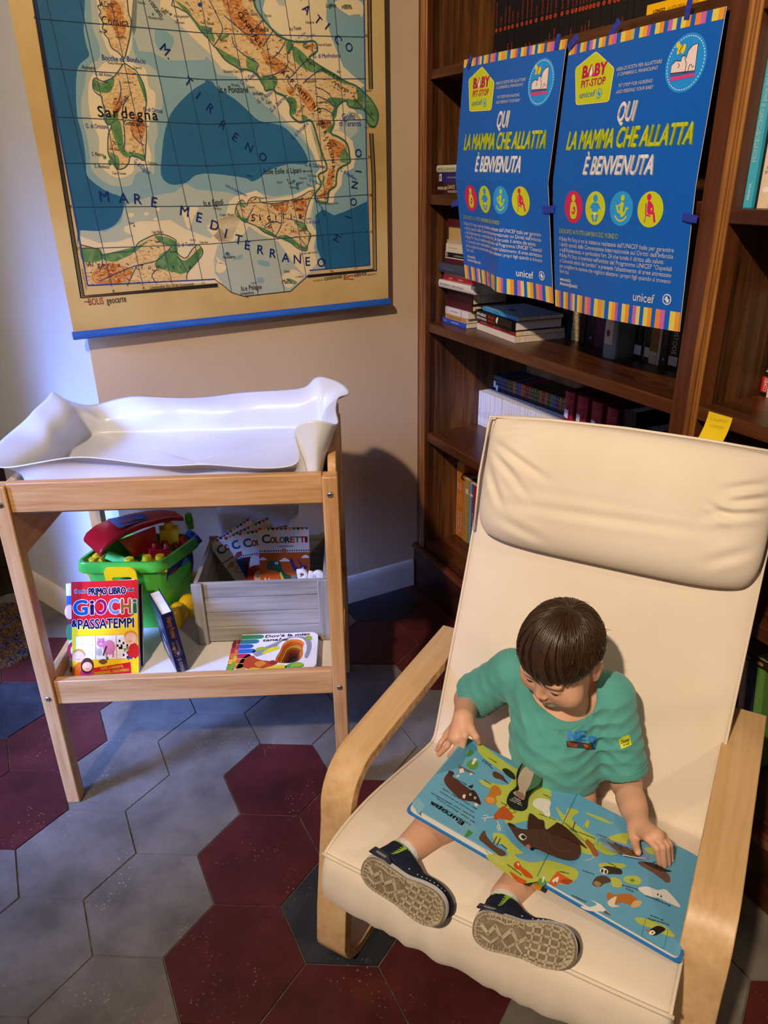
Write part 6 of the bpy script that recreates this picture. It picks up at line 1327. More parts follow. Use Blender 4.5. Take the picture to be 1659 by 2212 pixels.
for t, x0, y0, x1, y1, hh, cc in (('Corsica', 220, 52, 278, 58, 12, INK), ('M.Cinto', 216, 14, 246, 16, 8, INK), ('2710', 222, 19, 236, 20, 4, INK), ('Bocche di', 220, 129, 266, 134, 8, BLUE), ('Bonifacio', 274, 132, 314, 138, 8, BLUE), ('Punta Falcone', 233, 138, 264, 140, 4, INK), ('Asinara', 176, 148, 205, 151, 6, INK), ('G. dell Asinara', 205, 162, 243, 166, 5, BLUE), ('G. di Orosei', 309, 240, 350, 244, 7, BLUE), ('G. di Oristano', 185, 276, 234, 278, 7, BLUE), ('Gennargentu', 268, 270, 312, 273, 7, INK), ('S. Pietro', 198, 336, 224, 338, 6, INK), ('S. Antioco', 204, 362, 236, 364, 6, INK), ('Capo Teulada', 242, 376, 272, 377, 4, INK), ('C. Carbonara', 313, 353, 339, 355, 4, INK), ('G. di Cagliari', 288, 350, 320, 378, 8, BLUE), ('Caprera', 288, 148, 306, 149, 4, INK), ('M. Linas', 238, 324, 258, 326, 4, INK), ('Iglesiente', 250, 250, 274, 210, 5, INK), ('Limbara', 266, 180, 288, 180, 4, INK), ('Incudine', 250, 82, 272, 83, 4, INK), ('Ajaccio', 214, 70, 230, 71, 4, INK),
        ('Toscano', 318, 0, 346, 38, 9, INK), ('Giglio', 347, 26, 364, 30, 7, INK), ('Montecristo', 320, 40, 352, 43, 4, INK), ('Giannutri', 378, 50, 398, 52, 4, INK), ('M. Argentario', 376, 38, 408, 38, 4, INK), ('Pianosa', 298, 8, 314, 9, 4, INK),
        ('Galita', 278, 484, 290, 484, 4, INK), ('Capo Bianco', 328, 504, 352, 503, 5, INK), ('G. di Tunisi', 383, 533, 418, 531, 7, BLUE), ('Capo Bon', 431, 525, 449, 525, 4, INK), ('Zembra', 410, 520, 422, 520, 3.5, INK), ('Tunisi', 366, 547, 382, 545, 4, INK), ('Longitudine Est 10 da Greenwich', 324, 624, 418, 616, 5.5, INK),
        ('Is.e Egadi', 440, 445, 482, 441, 10, INK), ('Marettimo', 460, 452, 478, 453, 4, INK), ('Capo Boeo', 474, 466, 506, 465, 4, INK), ('Is.e Pelagie', 521, 628, 565, 624, 10, INK), ('Lampedusa', 519, 637, 548, 634, 6, INK), ('Linosa', 542, 613, 554, 612, 4, INK), ('Malta', 609, 613, 629, 612, 9, INK), ('Gozo', 613, 589, 625, 588, 6, INK), ('Pantelleria', 482, 559, 508, 557, 6, INK), ('La Valletta', 638, 600, 653, 598, 3.5, INK),
        ('Isole Eolie o Lipari', 570, 376, 650, 373, 10, INK), ('Ustica', 532, 381, 545, 382, 4, INK), ('Vulcano', 625, 407, 642, 406, 4, INK), ('Lipari', 642, 396, 654, 396, 4, INK), ('Salina', 622, 397, 634, 396, 4, INK), ('Alicudi', 598, 396, 609, 395, 4, INK), ('Panarea', 647, 387, 662, 386, 3.5, INK), ('Stromboli', 656, 371, 674, 371, 3.5, INK), ('Golfo di Castellammare', 486, 402, 532, 425, 5, BLUE), ('Palermo', 560, 430, 576, 429, 4, INK), ('Madonie', 585, 447, 612, 444, 6, INK), ('M. Nebrodi', 620, 442, 655, 431, 6, INK), ('Etna', 641, 456, 656, 454, 6, INK), ('M.i Iblei', 628, 503, 660, 500, 6, INK), ('G. di Catania', 660, 483, 690, 481, 5.5, BLUE), ('Capo Isola delle Correnti', 646, 550, 685, 546, 4, INK), ('Siracusa', 674, 510, 686, 509, 3.5, INK), ('Stretto di Messina', 677, 420, 700, 468, 6, BLUE), ('Capo Spartivento', 704, 442, 730, 440, 4, INK), ('Catania', 660, 474, 672, 473, 3.5, INK), ('Agrigento', 570, 493, 586, 491, 3.5, INK), ('Enna', 580, 480, 600, 480, 3.5, INK),
        ('G. di S.Eufemia', 657, 358, 702, 364, 7, BLUE), ('G. di Squillace', 733, 368, 768, 390, 7, BLUE), ('G. di Gioia', 667, 390, 690, 400, 5, BLUE), ('Punta d. Faro', 662, 400, 682, 408, 4, INK), ('Capo Vaticano', 664, 381, 686, 382, 4, INK), ('La Sila', 716, 318, 728, 316, 7, INK), ('Pollino', 684, 274, 716, 268, 7, INK), ('Golfo', 738, 257, 766, 257, 10, BLUE), ('di Taranto', 732, 272, 779, 272, 10, BLUE), ('Capo S. Maria di Leuca', 788, 277, 810, 275, 4, INK), ('G. di Policastro', 632, 302, 666, 268, 7, BLUE), ('G. di Salerno', 586, 243, 616, 213, 7, BLUE), ('G. di Napoli', 558, 224, 590, 200, 7, BLUE), ('G. di Gaeta', 522, 183, 554, 162, 7, BLUE), ('Is.e Ponziane', 474, 200, 536, 200, 11, INK), ('Ischia', 546, 205, 562, 205, 6, INK), ('Capri', 574, 224, 586, 223, 5, INK), ('Promontorio Capo Circeo', 483, 158, 526, 156, 5, INK), ('Ponza', 500, 186, 516, 186, 4, INK), ('Ventotene', 532, 190, 550, 190, 3.5, INK),
        ('Penisola Salentina', 760, 210, 806, 262, 6, INK), ('Murge', 722, 185, 752, 200, 7, INK), ('Terra di Bari', 694, 152, 738, 176, 5.5, INK), ('Tavoliere', 642, 122, 660, 150, 5.5, INK), ('Puglia', 660, 132, 680, 144, 5.5, INK), ('G. di Manfredonia', 677, 125, 735, 124, 7, BLUE), ('Testa del Gargano', 686, 99, 716, 99, 4.5, INK), ('Is.e Tremiti', 626, 66, 650, 64, 6, INK), ('L. di Lesina', 640, 88, 660, 72, 4.5, BLUE), ('L. di Varano', 658, 86, 680, 76, 4.5, BLUE), ('Gargano', 654, 103, 672, 102, 5, INK), ('Gran Sasso', 524, 32, 556, 34, 6, INK), ('Maiella', 554, 68, 580, 68, 7, INK), ('Volturno', 659, 180, 682, 178, 6, INK), ('M. Matese', 574, 138, 598, 142, 5, INK), ('Lagosta', 704, 16, 726, 15, 6, INK), ('Meleda', 738, 20, 760, 19, 6, INK), ('Pelagosa', 660, 51, 678, 50, 4, INK), ('Pescara', 572, 36, 586, 36, 4, INK), ('Ancona', 536, 2, 552, 2, 4, INK), ('Roma', 476, 92, 490, 90, 5, INK), ('L. Bracciano', 436, 66, 456, 70, 4, BLUE), ('M. Sabatini', 440, 52, 462, 54, 4, INK), ('Bari', 728, 157, 736, 157, 4, INK), ('Brindisi', 790, 198, 802, 197, 3.5, INK), ('Napoli', 576, 170, 594, 170, 4, INK), ('Cilento', 640, 250, 658, 230, 5, INK), ('Aspromonte', 680, 426, 708, 420, 4.5, INK), ('Lucania', 682, 224, 706, 222, 5, INK), ('Sannio', 612, 140, 634, 158, 5, INK),
        ('42', 73, 42, 80, 42, 5, INK), ('41', 92, 148, 99, 148, 5, INK), ('40', 110, 253, 117, 253, 5, INK), ('39', 130, 355, 137, 355, 5, INK), ('38', 148, 449, 155, 449, 5, INK), ('37', 166, 540, 173, 540, 5, INK), ('42', 788, 80, 795, 80, 5, INK), ('39', 794, 342, 801, 342, 5, INK), ('38', 796, 424, 803, 424, 5, INK), ('37', 799, 503, 806, 503, 5, INK), ('8', 243, 631, 247, 631, 5, INK), ('9', 308, 625, 312, 625, 5, INK), ('11', 436, 613, 441, 613, 4, INK), ('16', 713, 587, 719, 587, 4, INK), ('17', 765, 582, 771, 582, 4, INK),
        ('geocarte', 231, 656, 273, 651, 12, INK), ('continental', 700, 606, 738, 600, 9, INK), ('editrice', 765, 598, 791, 594, 9, INK), ('ESCLUSIVITA BY', 676, 608, 697, 606, 3, INK), ('BERGAMO ITALY', 793, 595, 813, 593, 3, INK), ('Proprieta e diritti riservati', 188, 625, 178, 580, 3, INK)):
    mt(t, x0, y0, x1, y1, hh, cc)
mt('BOLIS', 192, 659, 224, 656, 12, '#8c2a18'); pm.line(Q((181, 652), (193, 651)), 1.2 * K, '#8c2a18', 12)
mt('E', 742, 604, 750, 603, 10, '#9c3a20'); pm.line([mq(758 + 5 * math.cos(t) * 1.6, 599 - 4 * math.sin(t)) for t in np.linspace(.9, 5.4, 12)], 1.3 * K, '#9c3a20', 12)
rg = random.Random(9)   # place dots on the land
for L_, N_ in ((sard, 40), (italy, 160), (sic, 60), (tun, 40)):
    xs = [q[0] for q in L_]; ys = [q[1] for q in L_]; k_ = 0
    while k_ < N_:
        x, y = rg.uniform(min(xs), max(xs)), rg.uniform(min(ys), max(ys))
        if not inside((x, y), L_): continue
        k_ += 1; l_ = rg.uniform(2, 7) * K; a = rg.uniform(-.9, .5)
        pm.line([(x, y), (x + l_ * math.cos(a), y + l_ * math.sin(a))], rg.uniform(.8, 1.6) * K, ['#3a2a18', '#7a4a1e', '#2b3a58'][k_ % 3], 11)
mroot = empty('wall_map', WMAP.p((XL + XR) / 2, YB0, 0), 'old printed physical wall map of southern Italy and its seas hanging on the beige wall', 'map')
pm.build('map_sheet', mroot)
bkq = MB(); q = [c2, c3, (c3[0] + (c4[0] - c3[0]) * 1.6, YT), (c2[0] + (c1[0] - c2[0]) * 1.9, YT)]
bkq.add([WMAP.p(x, y, -.0012) for x, y in q] + [WMAP.p(x, y, -.0004) for x, y in q], [(3, 2, 1, 0), (4, 5, 6, 7), (0, 1, 5, 4), (1, 2, 6, 5), (2, 3, 7, 6), (3, 0, 4, 7)]); bkq.build('backing_cloth', [flat('#b79a68', .8)], mroot)
d_ = V((c3[0] - c2[0], c3[1] - c2[1], 0)).normalized(); a_ = WMAP.p(c2[0] - .004, c2[1], 0.0); e_ = WMAP.p(c3[0] + .002, c3[1], 0.0)
fx_ = (e_ - a_).normalized(); fr = Frame(a_, fx_, (V((0, 0, 1)) - fx_ * fx_.z).normalized(), BN); Lr_ = (e_ - a_).length
mb = MB(); prf = [(-.014, -.010), (.002, -.010), (.006, -.004), (.006, .006), (0, .011), (-.010, .011), (-.014, .006)]
n = len(prf); mb.add([fr.p(0, y, z) for y, z in prf] + [fr.p(Lr_, y, z) for y, z in prf], [(i, (i + 1) % n, n + (i + 1) % n, n + i) for i in range(n)] + [tuple(range(n - 1, -1, -1)), tuple(range(n, 2 * n))])
mb.build('bottom_rod', [noise_mat('blue_painted_rod', ['#174a94', '#1d56a8', '#2563b4'], 12, 4, .4, .4, stretch=(1, 1, 6))], mroot, sm=40)['label'] = 'blue wooden rod along the bottom edge'

# ================================================================== POSTERS
PB = '#0a5fc2'; LIME = '#c9d11e'; MAG = '#d3205f'; CYAN = '#2a9be6'; WHT = '#efe9ec'
# artwork is drawn once on a 0..1 by 0..1.306 sheet (upright), traced from the right-hand poster
UPQ = [(1232, 100), (1568, 15), (1510, 405), (1215, 393)]; LOQ = [(1215, 393), (1510, 405), (1465, 715), (1200, 660)]
hu_ = homog(UPQ, [(0, 1.306), (1, 1.306), (1, .655), (0, .655)]); hl_ = homog(LOQ, [(0, .655), (1, .655), (1, 0), (0, 0)])
def pz(X, Y):      # zoom-crop pixel -> artwork
    x, y = 880 + X / 2.1297, Y / 2.1297
    f = hu_ if y < 393 + (x - 1215) * 12 / 295 else hl_
    return f(x, y)
STR = [('#e3cf5a', '#eba03a', None), (None, '#b85fb8', None), ('#dfcf5e', '#e9922c', None), ('#c765b8', '#d9d07a', None), ('#e0cf5a', '#eb9a30', None), ('#e98a3c', '#c766b4', None), ('#e0cf5c', '#ea9a30', '#b9b56a')]
def poster_art(p):
    p.poly([(0, 0), (1, 0), (1, 1.306), (0, 1.306)], PB, 0)
    for yb, yt in ((0.0, .092), (1.264, 1.306)):
        x = .004; k = 0
        seq = [('#e3cf5a', .022), ('#eba03a', .026), ('#b05fb4', .02), (None, .028), ('#dfcf5e', .025), ('#e9922c', .026), (None, .024), ('#c765b8', .024), ('#d9d07a', .024), (None, .024), ('#e0cf5a', .026), ('#eb9a30', .026), (None, .024), ('#e98a3c', .028), ('#c766b4', .028), (None, .03), ('#e0cf5c', .032), ('#ea9a30', .034), ('#b9b56a', .026), (None, .032)]
        while x < .985:
            c_, w_ = seq[k % len(seq)]; k += 1; w_ *= 1.0
            if c_: p.poly([(x, yb), (min(x + w_, .998), yb), (min(x + w_, .998), yt), (x, yt)], c_, 1)
            x += w_
    # house-shaped badge
    b_ = [pz(*q) for q in ((788, 318), (878, 243), (965, 320), (948, 470), (800, 483))]; rr = []
    for i in range(5):
        a0, b0, c0 = [np.array(b_[j % 5]) for j in (i - 1, i, i + 1)]
        for t in np.linspace(0, 1, 5): rr.append(tuple((b0 + (a0 - b0) * .10) * (1 - t) ** 2 + b0 * 2 * t * (1 - t) + (b0 + (c0 - b0) * .10) * t * t))
    g_ = np.mean(np.array(b_), 0); p.poly([tuple(g_ + (np.array(q) - g_) * 1.04) for q in rr], '#e6e290', 1); p.poly(rr, LIME, 2)
    def tx(t, X0, Y0, X1, Y1, X2, Y2, colr, bold=.03, shear=0.0, lay=4, outline=None, rot0=False):
        """baseline start, baseline end, cap top in crop pixels"""
        a, b, c = pz(X0, Y0), pz(X1, Y1), pz(X2, Y2); p.text(t, a[0], a[1], abs(c[1] - a[1]) * 1.38, colr, lay, 0.0 if rot0 else math.atan2(b[1] - a[1], b[0] - a[0]), bold, shear=shear, width=math.hypot(b[0] - a[0], b[1] - a[1]), outline=outline, ow=.02)
    tx('BABY', 821, 362, 930, 347, 821, 307, MAG, .06, 0, 4, None, True); tx('PIT-STOP', 818, 408, 928, 397, 818, 374, MAG, .03, 0, 4, None, True); tx('unicef', 814, 455, 884, 449, 814, 426, CYAN, .01, 0, 4, None, True)
    q = pz(862, 338); p.poly([(q[0] + .012 * math.cos(t), q[1] + .016 * math.sin(t)) for t in np.linspace(0, 6, 12)] , '#f2ecef', 6); p.poly([(q[0] - .010, q[1] + .006), (q[0], q[1] + .034), (q[0] + .010, q[1] + .006)], '#f2ecef', 6)
    def globe(X, Y, r, colr, bg_):
        q = pz(X, Y); p.poly(ell(q[0], q[1], r, r * 1.0, 20), colr, 4); p.poly(ell(q[0], q[1], r * .82, r * .82, 20), bg_, 5)
        p.poly(ell(q[0] - r * .1, q[1] + r * .1, r * .3, r * .4, 12), colr, 6); p.poly(ell(q[0] + r * .25, q[1] - r * .25, r * .25, r * .3, 12), colr, 6); p.line([(q[0] - r * .7, q[1]), (q[0] + r * .7, q[1])], r * .1, colr, 6); p.line([(q[0], q[1] - r * .7), (q[0], q[1] + r * .7)], r * .1, colr, 6)
    globe(903, 435, .022, CYAN, LIME)
    tx('AREA DI SOSTA PER ALLATTARE', 978, 334, 1180, 304, 978, 317, WHT, .02, .15, 4, None, True); tx('E CAMBIARE IL PANNOLINO', 985, 357, 1163, 334, 985, 341, WHT, .02, .15, 4, None, True); tx('PIT STOP FOR NURSING', 992, 409, 1140, 396, 992, 393, WHT, .02, .15, 4, None, True); tx('AND FEEDING YOUR BABY', 982, 438, 1146, 424, 982, 422, WHT, .02, .15, 4, None, True)
    # round emblem with lying baby outline
    c_ = pz(1287, 300); rx = abs(pz(1376, 298)[0] - pz(1198, 300)[0]) / 2; ry = abs(pz(1285, 163)[1] - pz(1285, 438)[1]) / 2; rx = ry = (rx + ry) / 2
    p.poly(ell(c_[0], c_[1], rx, ry, 40), '#1f93ea', 2)
    for k in range(48): t = 2 * math.pi * k / 48; p.line([(c_[0] + rx * .9 * math.cos(t), c_[1] + ry * .9 * math.sin(t)), (c_[0] + rx * .9 * math.cos(t + .07), c_[1] + ry * .9 * math.sin(t + .07))], .004, '#e8eef4', 3)
    body = [pz(*q) for q in ((1222, 348), (1225, 310), (1245, 288), (1268, 290), (1272, 268), (1284, 264), (1290, 276), (1300, 240), (1320, 215), (1344, 207), (1330, 335))]
    p.poly(body, '#ecd9d8', 3); p.line(body, .004, '#3a3038', 4, True); p.line([pz(1284, 274), pz(1292, 300), pz(1286, 345)], .003, '#3a3038', 5); p.line([pz(1256, 300), pz(1262, 312), pz(1254, 322)], .003, '#3a3038', 5); p.line([pz(1300, 335), pz(1306, 310), pz(1314, 305), pz(1320, 320), pz(1326, 312)], .003, '#3a3038', 5)
    p.poly([pz(1220, 354), pz(1332, 336), pz(1331, 344), pz(1220, 363)], '#3f5f9c', 4); p.poly([pz(1220, 365), pz(1331, 346), pz(1330, 362), pz(1219, 384)], '#d4418c', 4)
    for X, Y, r_ in ((1256, 219, .9), (1278, 233, -.3), (1260, 238, -.6)): q = pz(X, Y); p.poly(ell(q[0], q[1], .010, .019, 12, r_), '#e9d02a', 4)
    p.line([pz(1258, 248), pz(1274, 220)], .004, '#3a3038', 5)
    def big(t, X0, Y0, X1, Y1, hgt, colr, sh=None):
        a, b = pz(X0, Y0), pz(X1, Y1); w_ = math.hypot(b[0] - a[0], b[1] - a[1]); r_ = 0.0
        p.text(t, a[0] + .006, a[1] - .004, hgt, '#93a7bf' if colr == WHT else '#7f9a3a', 3, r_, .02, shear=.16, width=w_); p.text(t, a[0], a[1], hgt, colr, 4, r_, .02, shear=.16, width=w_)
    big('QUI', 988, 566, 1062, 562, .118, WHT); big('LA MAMMA CHE ALLATTA', 766, 688, 1320, 672, .122, LIME); big('È BENVENUTA', 848, 800, 1154, 792, .118, WHT)
    # four discs with pictograms
    for k, (X, Y, colr) in enumerate(((810, 953, MAG), (915, 960, LIME), (1033, 964, CYAN), (1155, 970, LIME))):
        q = pz(X, Y); r = .081; x, y = q; p.poly(ell(x, y, r * .98, r * 1.0, 30), colr, 2)
        if k == 0:
            p.poly(ell(x, y + .045, .016, .018, 16), LIME, 3); p.poly(sp_([(x - .03, y - .02), (x - .02, y + .02), (x, y + .026), (x + .02, y + .02), (x + .034, y - .02), (x + .02, y - .055), (x - .02, y - .055)]), LIME, 3); p.poly(ell(x + .008, y - .006, .010, .010, 12), MAG, 4); p.line([(x - .014, y - .024), (x + .004, y - .032), (x + .016, y - .016)], .011, MAG, 4)
        if k == 1:
            p.poly(ell(x, y + .048, .018, .018, 16), CYAN, 3); p.poly(sp_([(x - .046, y - .004), (x - .026, y + .022), (x, y + .028), (x + .026, y + .022), (x + .046, y - .004), (x + .03, y), (x + .02, y - .016), (x - .02, y - .016), (x - .03, y)]), CYAN, 3)
            for sg in (-1, 1): p.line([(x + sg * .006, y - .036), (x + sg * .024, y - .034), (x + sg * .010, y - .058), (x + sg * .006, y - .064)], .014, CYAN, 3)
            p.poly([(x - .014, y - .022), (x + .014, y - .022), (x, y - .04)], '#e9f0d0', 4)
        if k == 2:
            p.poly(ell(x + .006, y + .05, .013, .014, 14), LIME, 3); p.line([(x + .006, y + .03), (x, y - .008), (x + .014, y - .036)], .022, LIME, 3); p.line([(x, y + .024), (x - .028, y + .008), (x - .036, y + .016)], .008, LIME, 3); p.line([(x - .03, y + .01), (x - .02, y - .014), (x + .026, y - .022), (x + .034, y + .002), (x + .046, y + .004)], .012, LIME, 3); p.line([(x + .044 * math.sin(t), y - .012 - .045 * math.cos(t)) for t in np.linspace(-1.1, 1.1, 10)], .008, LIME, 3)
        if k == 3:
            p.poly(ell(x - .012, y + .055, .014, .015, 14), MAG, 3); p.poly(sp_([(x - .018, y + .034), (x - .006, y + .038), (x + .018, y + .018), (x + .022, y - .012), (x, y - .022), (x - .016, y - .014)]), MAG, 3); p.line([(x - .028, y + .026), (x - .024, y - .024), (x + .004, y - .03)], .008, MAG, 3); p.line([(x - .004, y - .016), (x + .024, y - .016), (x + .034, y - .056)], .014, MAG, 3); p.line([(x - .022, y - .026), (x - .03, y - .06)], .005, MAG, 3); p.poly([(x + .004, y + .004), (x + .016, y + .010), (x + .008, y - .008)], LIME, 4)
    L2 = lambda t, y, w_, colr=WHT, s_=.026, x0=.062, bold=.01: p.text(t, x0, y, s_ * 1.25, colr, 3, 0.0, bold, width=w_)
    L2('DEDICATO A TUTTI I BAMBINI DEL MONDO', .401, .50, '#cbd64a')
    for k, (t, w_) in enumerate((("Il Baby Pit Stop è tra le iniziative realizzate dall'UNICEF Italia per garantire", .86), ("i diritti sanciti dalla Convenzione Internazionale sui Diritti dell'Infanzia", .86), ("e dell'Adolescenza, in particolare l'art. 24 che tutela il diritto alla salute.", .81), ('Il Baby Pit Stop si inserisce nell\'ambito del Programma UNICEF "Ospedali', .86), ('e Comunità amici dei bambini" e prevede l\'allestimento di aree attrezzate', .86), ('per accogliere le mamme che vogliono allattare i propri figli quando si trovano', .86), ('fuori casa.', .10))): L2(t, .362 - .0285 * k, w_, WHT, .024)
    L2('www.unicef.it', .150, .115, WHT, .021, .062, .03); L2('allattamento@unicef.it', .126, .185, WHT, .021, .062, .03)
    p.text('unicef', .70, .116, .060, WHT, 3, 0, .01, width=.135); globe(1207, 1378, .026, WHT, PB)
def poster(name, cor, label, bow, fold):
    """corners (s, d, z) on the bookcase front: top left, top right, fold right, bottom right, bottom left, fold left"""
    P_ = [np.array(q, float) for q in cor]
    def fn(X, Y, h):
        Y = Y / 1.306
        if Y > .5015: t = (Y - .5015) / .4985; a, b, c, d = P_[5], P_[2], P_[0], P_[1]
        else: t = Y / .5015; a, b, c, d = P_[4], P_[3], P_[5], P_[2]
        q = a * (1 - X) * (1 - t) + b * X * (1 - t) + c * (1 - X) * t + d * X * t
        off = bow(X, Y) + .006 * (1 - 2 * abs(Y - .5015)) + .004 * (1 - 2 * abs(X - .5))
        return BK.p(q[0], q[1] - off - h - .0006, q[2])
    p = Print(fn, step=.045, lift=0.0002); p.rough = .38; poster_art(p)
    o = p.build(name); tag(o, label, 'poster', 'pair of blue breastfeeding posters'); 
    n_ = 22; vs = [fn(i / n_, 1.306 * j / n_, -.0022) for j in range(n_ + 1) for i in range(n_ + 1)]; fs = [(j * (n_ + 1) + i, (j + 1) * (n_ + 1) + i, (j + 1) * (n_ + 1) + i + 1, j * (n_ + 1) + i + 1) for j in range(n_) for i in range(n_)]
    raw('poster_back', vs, fs, [flat('#dcdad6', .7)], o)
    return fn
fnR = poster('poster', [(.6995, .008, 1.6752), (1.114, .008, 1.680), (1.112, .004, 1.402), (1.116, .006, 1.1345), (.7215, .006, 1.1325), (.694, .000, 1.406)], 'blue nursing poster hanging on the right next to the middle post', lambda X, Y: .004 * math.sin(math.pi * X) + (.012 * math.sin(math.pi * X) * max(0, .5 - Y) ** 1.0 * 2), 0)
fnL = poster('poster', [(.266, .008, 1.7002), (.689, .008, 1.6902), (.677, -.002, 1.408), (.7125, .006, 1.1367), (.302, .008, 1.155), (.262, -.002, 1.417)], 'blue nursing poster hanging on the left beside the other one', lambda X, Y: .004 * math.sin(math.pi * X) + (.030 * math.exp(-((X - .56) / .16) ** 2) * max(0, .55 - Y) * 1.8), 0)
# blue tape strips
def tape(s, d, z, L, W_, rot, label):
    c_, q_ = math.cos(rot), math.sin(rot); fr = Frame(BK.p(s, d, z), BK.x * c_ + V((0, 0, 1)) * q_, V((0, 0, 1)) * c_ - BK.x * q_, -BK.y)
    n_ = 8; vs = []; L *= .72; W_ *= .62
    for l in (0, 1):
        for i in range(n_ + 1):
            for w_ in (0, 1): vs.append(fr.p(L * (i / n_ - .5), W_ * (w_ - .5), .0010 * math.sin(math.pi * i / n_) + .0006 * l + .0003 * math.sin(i * 2.1)))
    g = lambda l, i, w_: l * (n_ + 1) * 2 + i * 2 + w_; fs = []
    for i in range(n_): fs += [(g(1, i, 0), g(1, i + 1, 0), g(1, i + 1, 1), g(1, i, 1)), (g(0, i, 0), g(0, i, 1), g(0, i + 1, 1), g(0, i + 1, 0)), (g(0, i, 0), g(0, i + 1, 0), g(1, i + 1, 0), g(1, i, 0)), (g(0, i, 1), g(1, i, 1), g(1, i + 1, 1), g(0, i + 1, 1))]
    fs += [(g(0, 0, 0), g(1, 0, 0), g(1, 0, 1), g(0, 0, 1)), (g(0, n_, 0), g(0, n_, 1), g(1, n_, 1), g(1, n_, 0))]
    tag(raw('tape', vs, fs, [flat('#2b3aa6', .5)]), label, 'tape', 'blue tape strips on the posters')
tape(.300, .0035, 1.690, .045, .022, .9, 'blue tape strip on the upper left corner of the left poster')
tape(.664, .0035, 1.688, .040, .022, 1.4, 'blue tape strip on the upper right corner of the left poster')
tape(.716, .0035, 1.680, .050, .022, .55, 'blue tape strip on the upper left corner of the right poster')
tape(.845, .0025, 1.686, .050, .022, .75, 'blue tape strip on the upper edge of the right poster left of its emblem')
tape(1.035, .0025, 1.689, .045, .020, 1.45, 'blue tape strip on the upper right corner of the right poster')
tape(.256, -.0060, 1.352, .045, .024, .15, 'blue tape strip on the left edge of the left poster')
tape(.686, -.0075, 1.349, .060, .026, .05, 'blue tape strip joining the two posters')
tape(1.112, -.0045, 1.346, .050, .022, -.1, 'blue tape strip fixing the right edge of the right poster to the post')
# ================================================================== OPEN ANIMAL BOOK ON THE CHILD'S LAP
def chz(u, v, z): return CH.loc(on_z(u, v, z))
def chb(u, v, b): return CH.loc(on_plane(u, v, CH.p(0, b, 0), CH.y))
cNL, cFL, cFR, cNR = chz(885, 1738, .478), chz(1000, 1592, .438), chz(1508, 1845, .370), chz(1467, 2072, .406)
bx = (cNR - cNL).normalized(); bz = bx.cross(((cFL - cNL) + (cFR - cNR)) * .5).normalized(); by = bz.cross(bx)
cen_ = (cNL + cFL + cFR + cNR) / 4
def to_w(q): return CH.p(q.x, q.y, q.z)
def dir_w(q): return CH.x * q.x + CH.y * q.y + CH.z * q.z
BF = Frame(to_w(cen_), dir_w(bx), dir_w(by), dir_w(bz))     # top face of the pages
def bq(u, v):
    q = BF.loc(on_plane(u, v, BF.o, BF.z)); return (q.x, q.y)
corners = [bq(*q) for q in ((886, 1737), (1467, 2072), (1508, 1845), (1000, 1592))]
sp0, sp1 = bq(1143, 1929), None
X0 = corners[0][0]; X1 = corners[1][0]; Yn = (corners[0][1] + corners[1][1]) / 2; Yf = (corners[2][1] + corners[3][1]) / 2; XS = sp0[0]
bk = empty('picture_book', BF.p(0, 0, -.02), 'large open animal board book with flaps lying across the child lap', 'book')
BCOL = '#1c74bd'; PGB = '#64a9cd'; PGL = '#4f93b8'; LM = '#b9c552'; BMm = BF.mat()
MB().prism(rrect(X0 - .004, Yn - .004, XS - .003, Yf + .004, .010, 5, (1, 0, 0, 1)), -.0155, -.0125).build('left_cover', [flat(BCOL, .35)], bk, BMm)
MB().prism(rrect(XS + .003, Yn - .004, X1 + .005, Yf + .004, .010, 5, (0, 1, 1, 0)), -.0065, -.0035).build('right_cover', [flat(BCOL, .35)], bk, BMm)
mb = MB(); mb.add([(XS - .006, Yn - .004, -.0155), (XS + .006, Yn - .004, -.0065), (XS + .006, Yf + .004, -.0065), (XS - .006, Yf + .004, -.0155)], [(0, 1, 2, 3)]); mb.add([(XS - .006, Yn - .004, -.0165), (XS + .006, Yn - .004, -.0075), (XS + .006, Yf + .004, -.0075), (XS - .006, Yf + .004, -.0165)], [(3, 2, 1, 0)]); mb.build('spine', [flat('#174f80', .4)], bk, BMm)
for k in range(4): MB().prism(rrect(X0 + .0008 * k, Yn, XS - .001, Yf, .010, 5, (1, 0, 0, 1)), -.0124 + k * .0031, -.0124 + k * .0031 + .0028).build('page', [flat('#e4ddd0' if k < 3 else '#7fb2c8', .4)], bk, BMm)
MB().prism(rrect(XS + .001, Yn, X1, Yf, .010, 5, (0, 1, 1, 0)), -.0034, 0.0).build('page', [flat('#e4ddd0', .4)], bk, BMm)
MB().box((XS - .002, Yn - .010, -.012), (XS + .012, Yn - .001, -.008)).build('ribbon_tab', [flat('#c98a1e', .5)], bk, BMm)
p = Print(lambda X, Y, h: BF.p(X, Y, .0002 + h), lift=.00014); p.rough = .32
Z = lambda *pts: [bq(880 + x * .3858, 1580 + y * .3858) for x, y in pts]
S = lambda *pts: [tuple(q) for q in spline(Z(*pts), 4)]
P8 = 880; KB = (bq(1300, 1850)[0] - bq(1200, 1850)[0]) / 100 * .3858
p.poly(rrect(X0, Yn, XS, Yf, .010, 5, (1, 0, 0, 1)), PGB, 0); p.poly(rrect(XS, Yn, X1, Yf, .010, 5, (0, 1, 1, 0)), PGB, 0)
p.line([(XS, Yn), (XS, Yf)], .0009, '#3d7894', 12)
DK = '#4a8db0'
p.poly(Z((25, 400), (60, 370), (100, 420), (60, 470)), '#7fb6d0', 1); p.poly(Z((160, 240), (330, 40), (400, 100), (330, 140), (300, 200)), DK, 1); p.poly(Z((230, 480), (330, 440), (400, 560), (330, 600)), '#6fabca', 1); p.poly(Z((420, 180), (520, 290), (480, 320), (400, 230)), '#6fabca', 1)
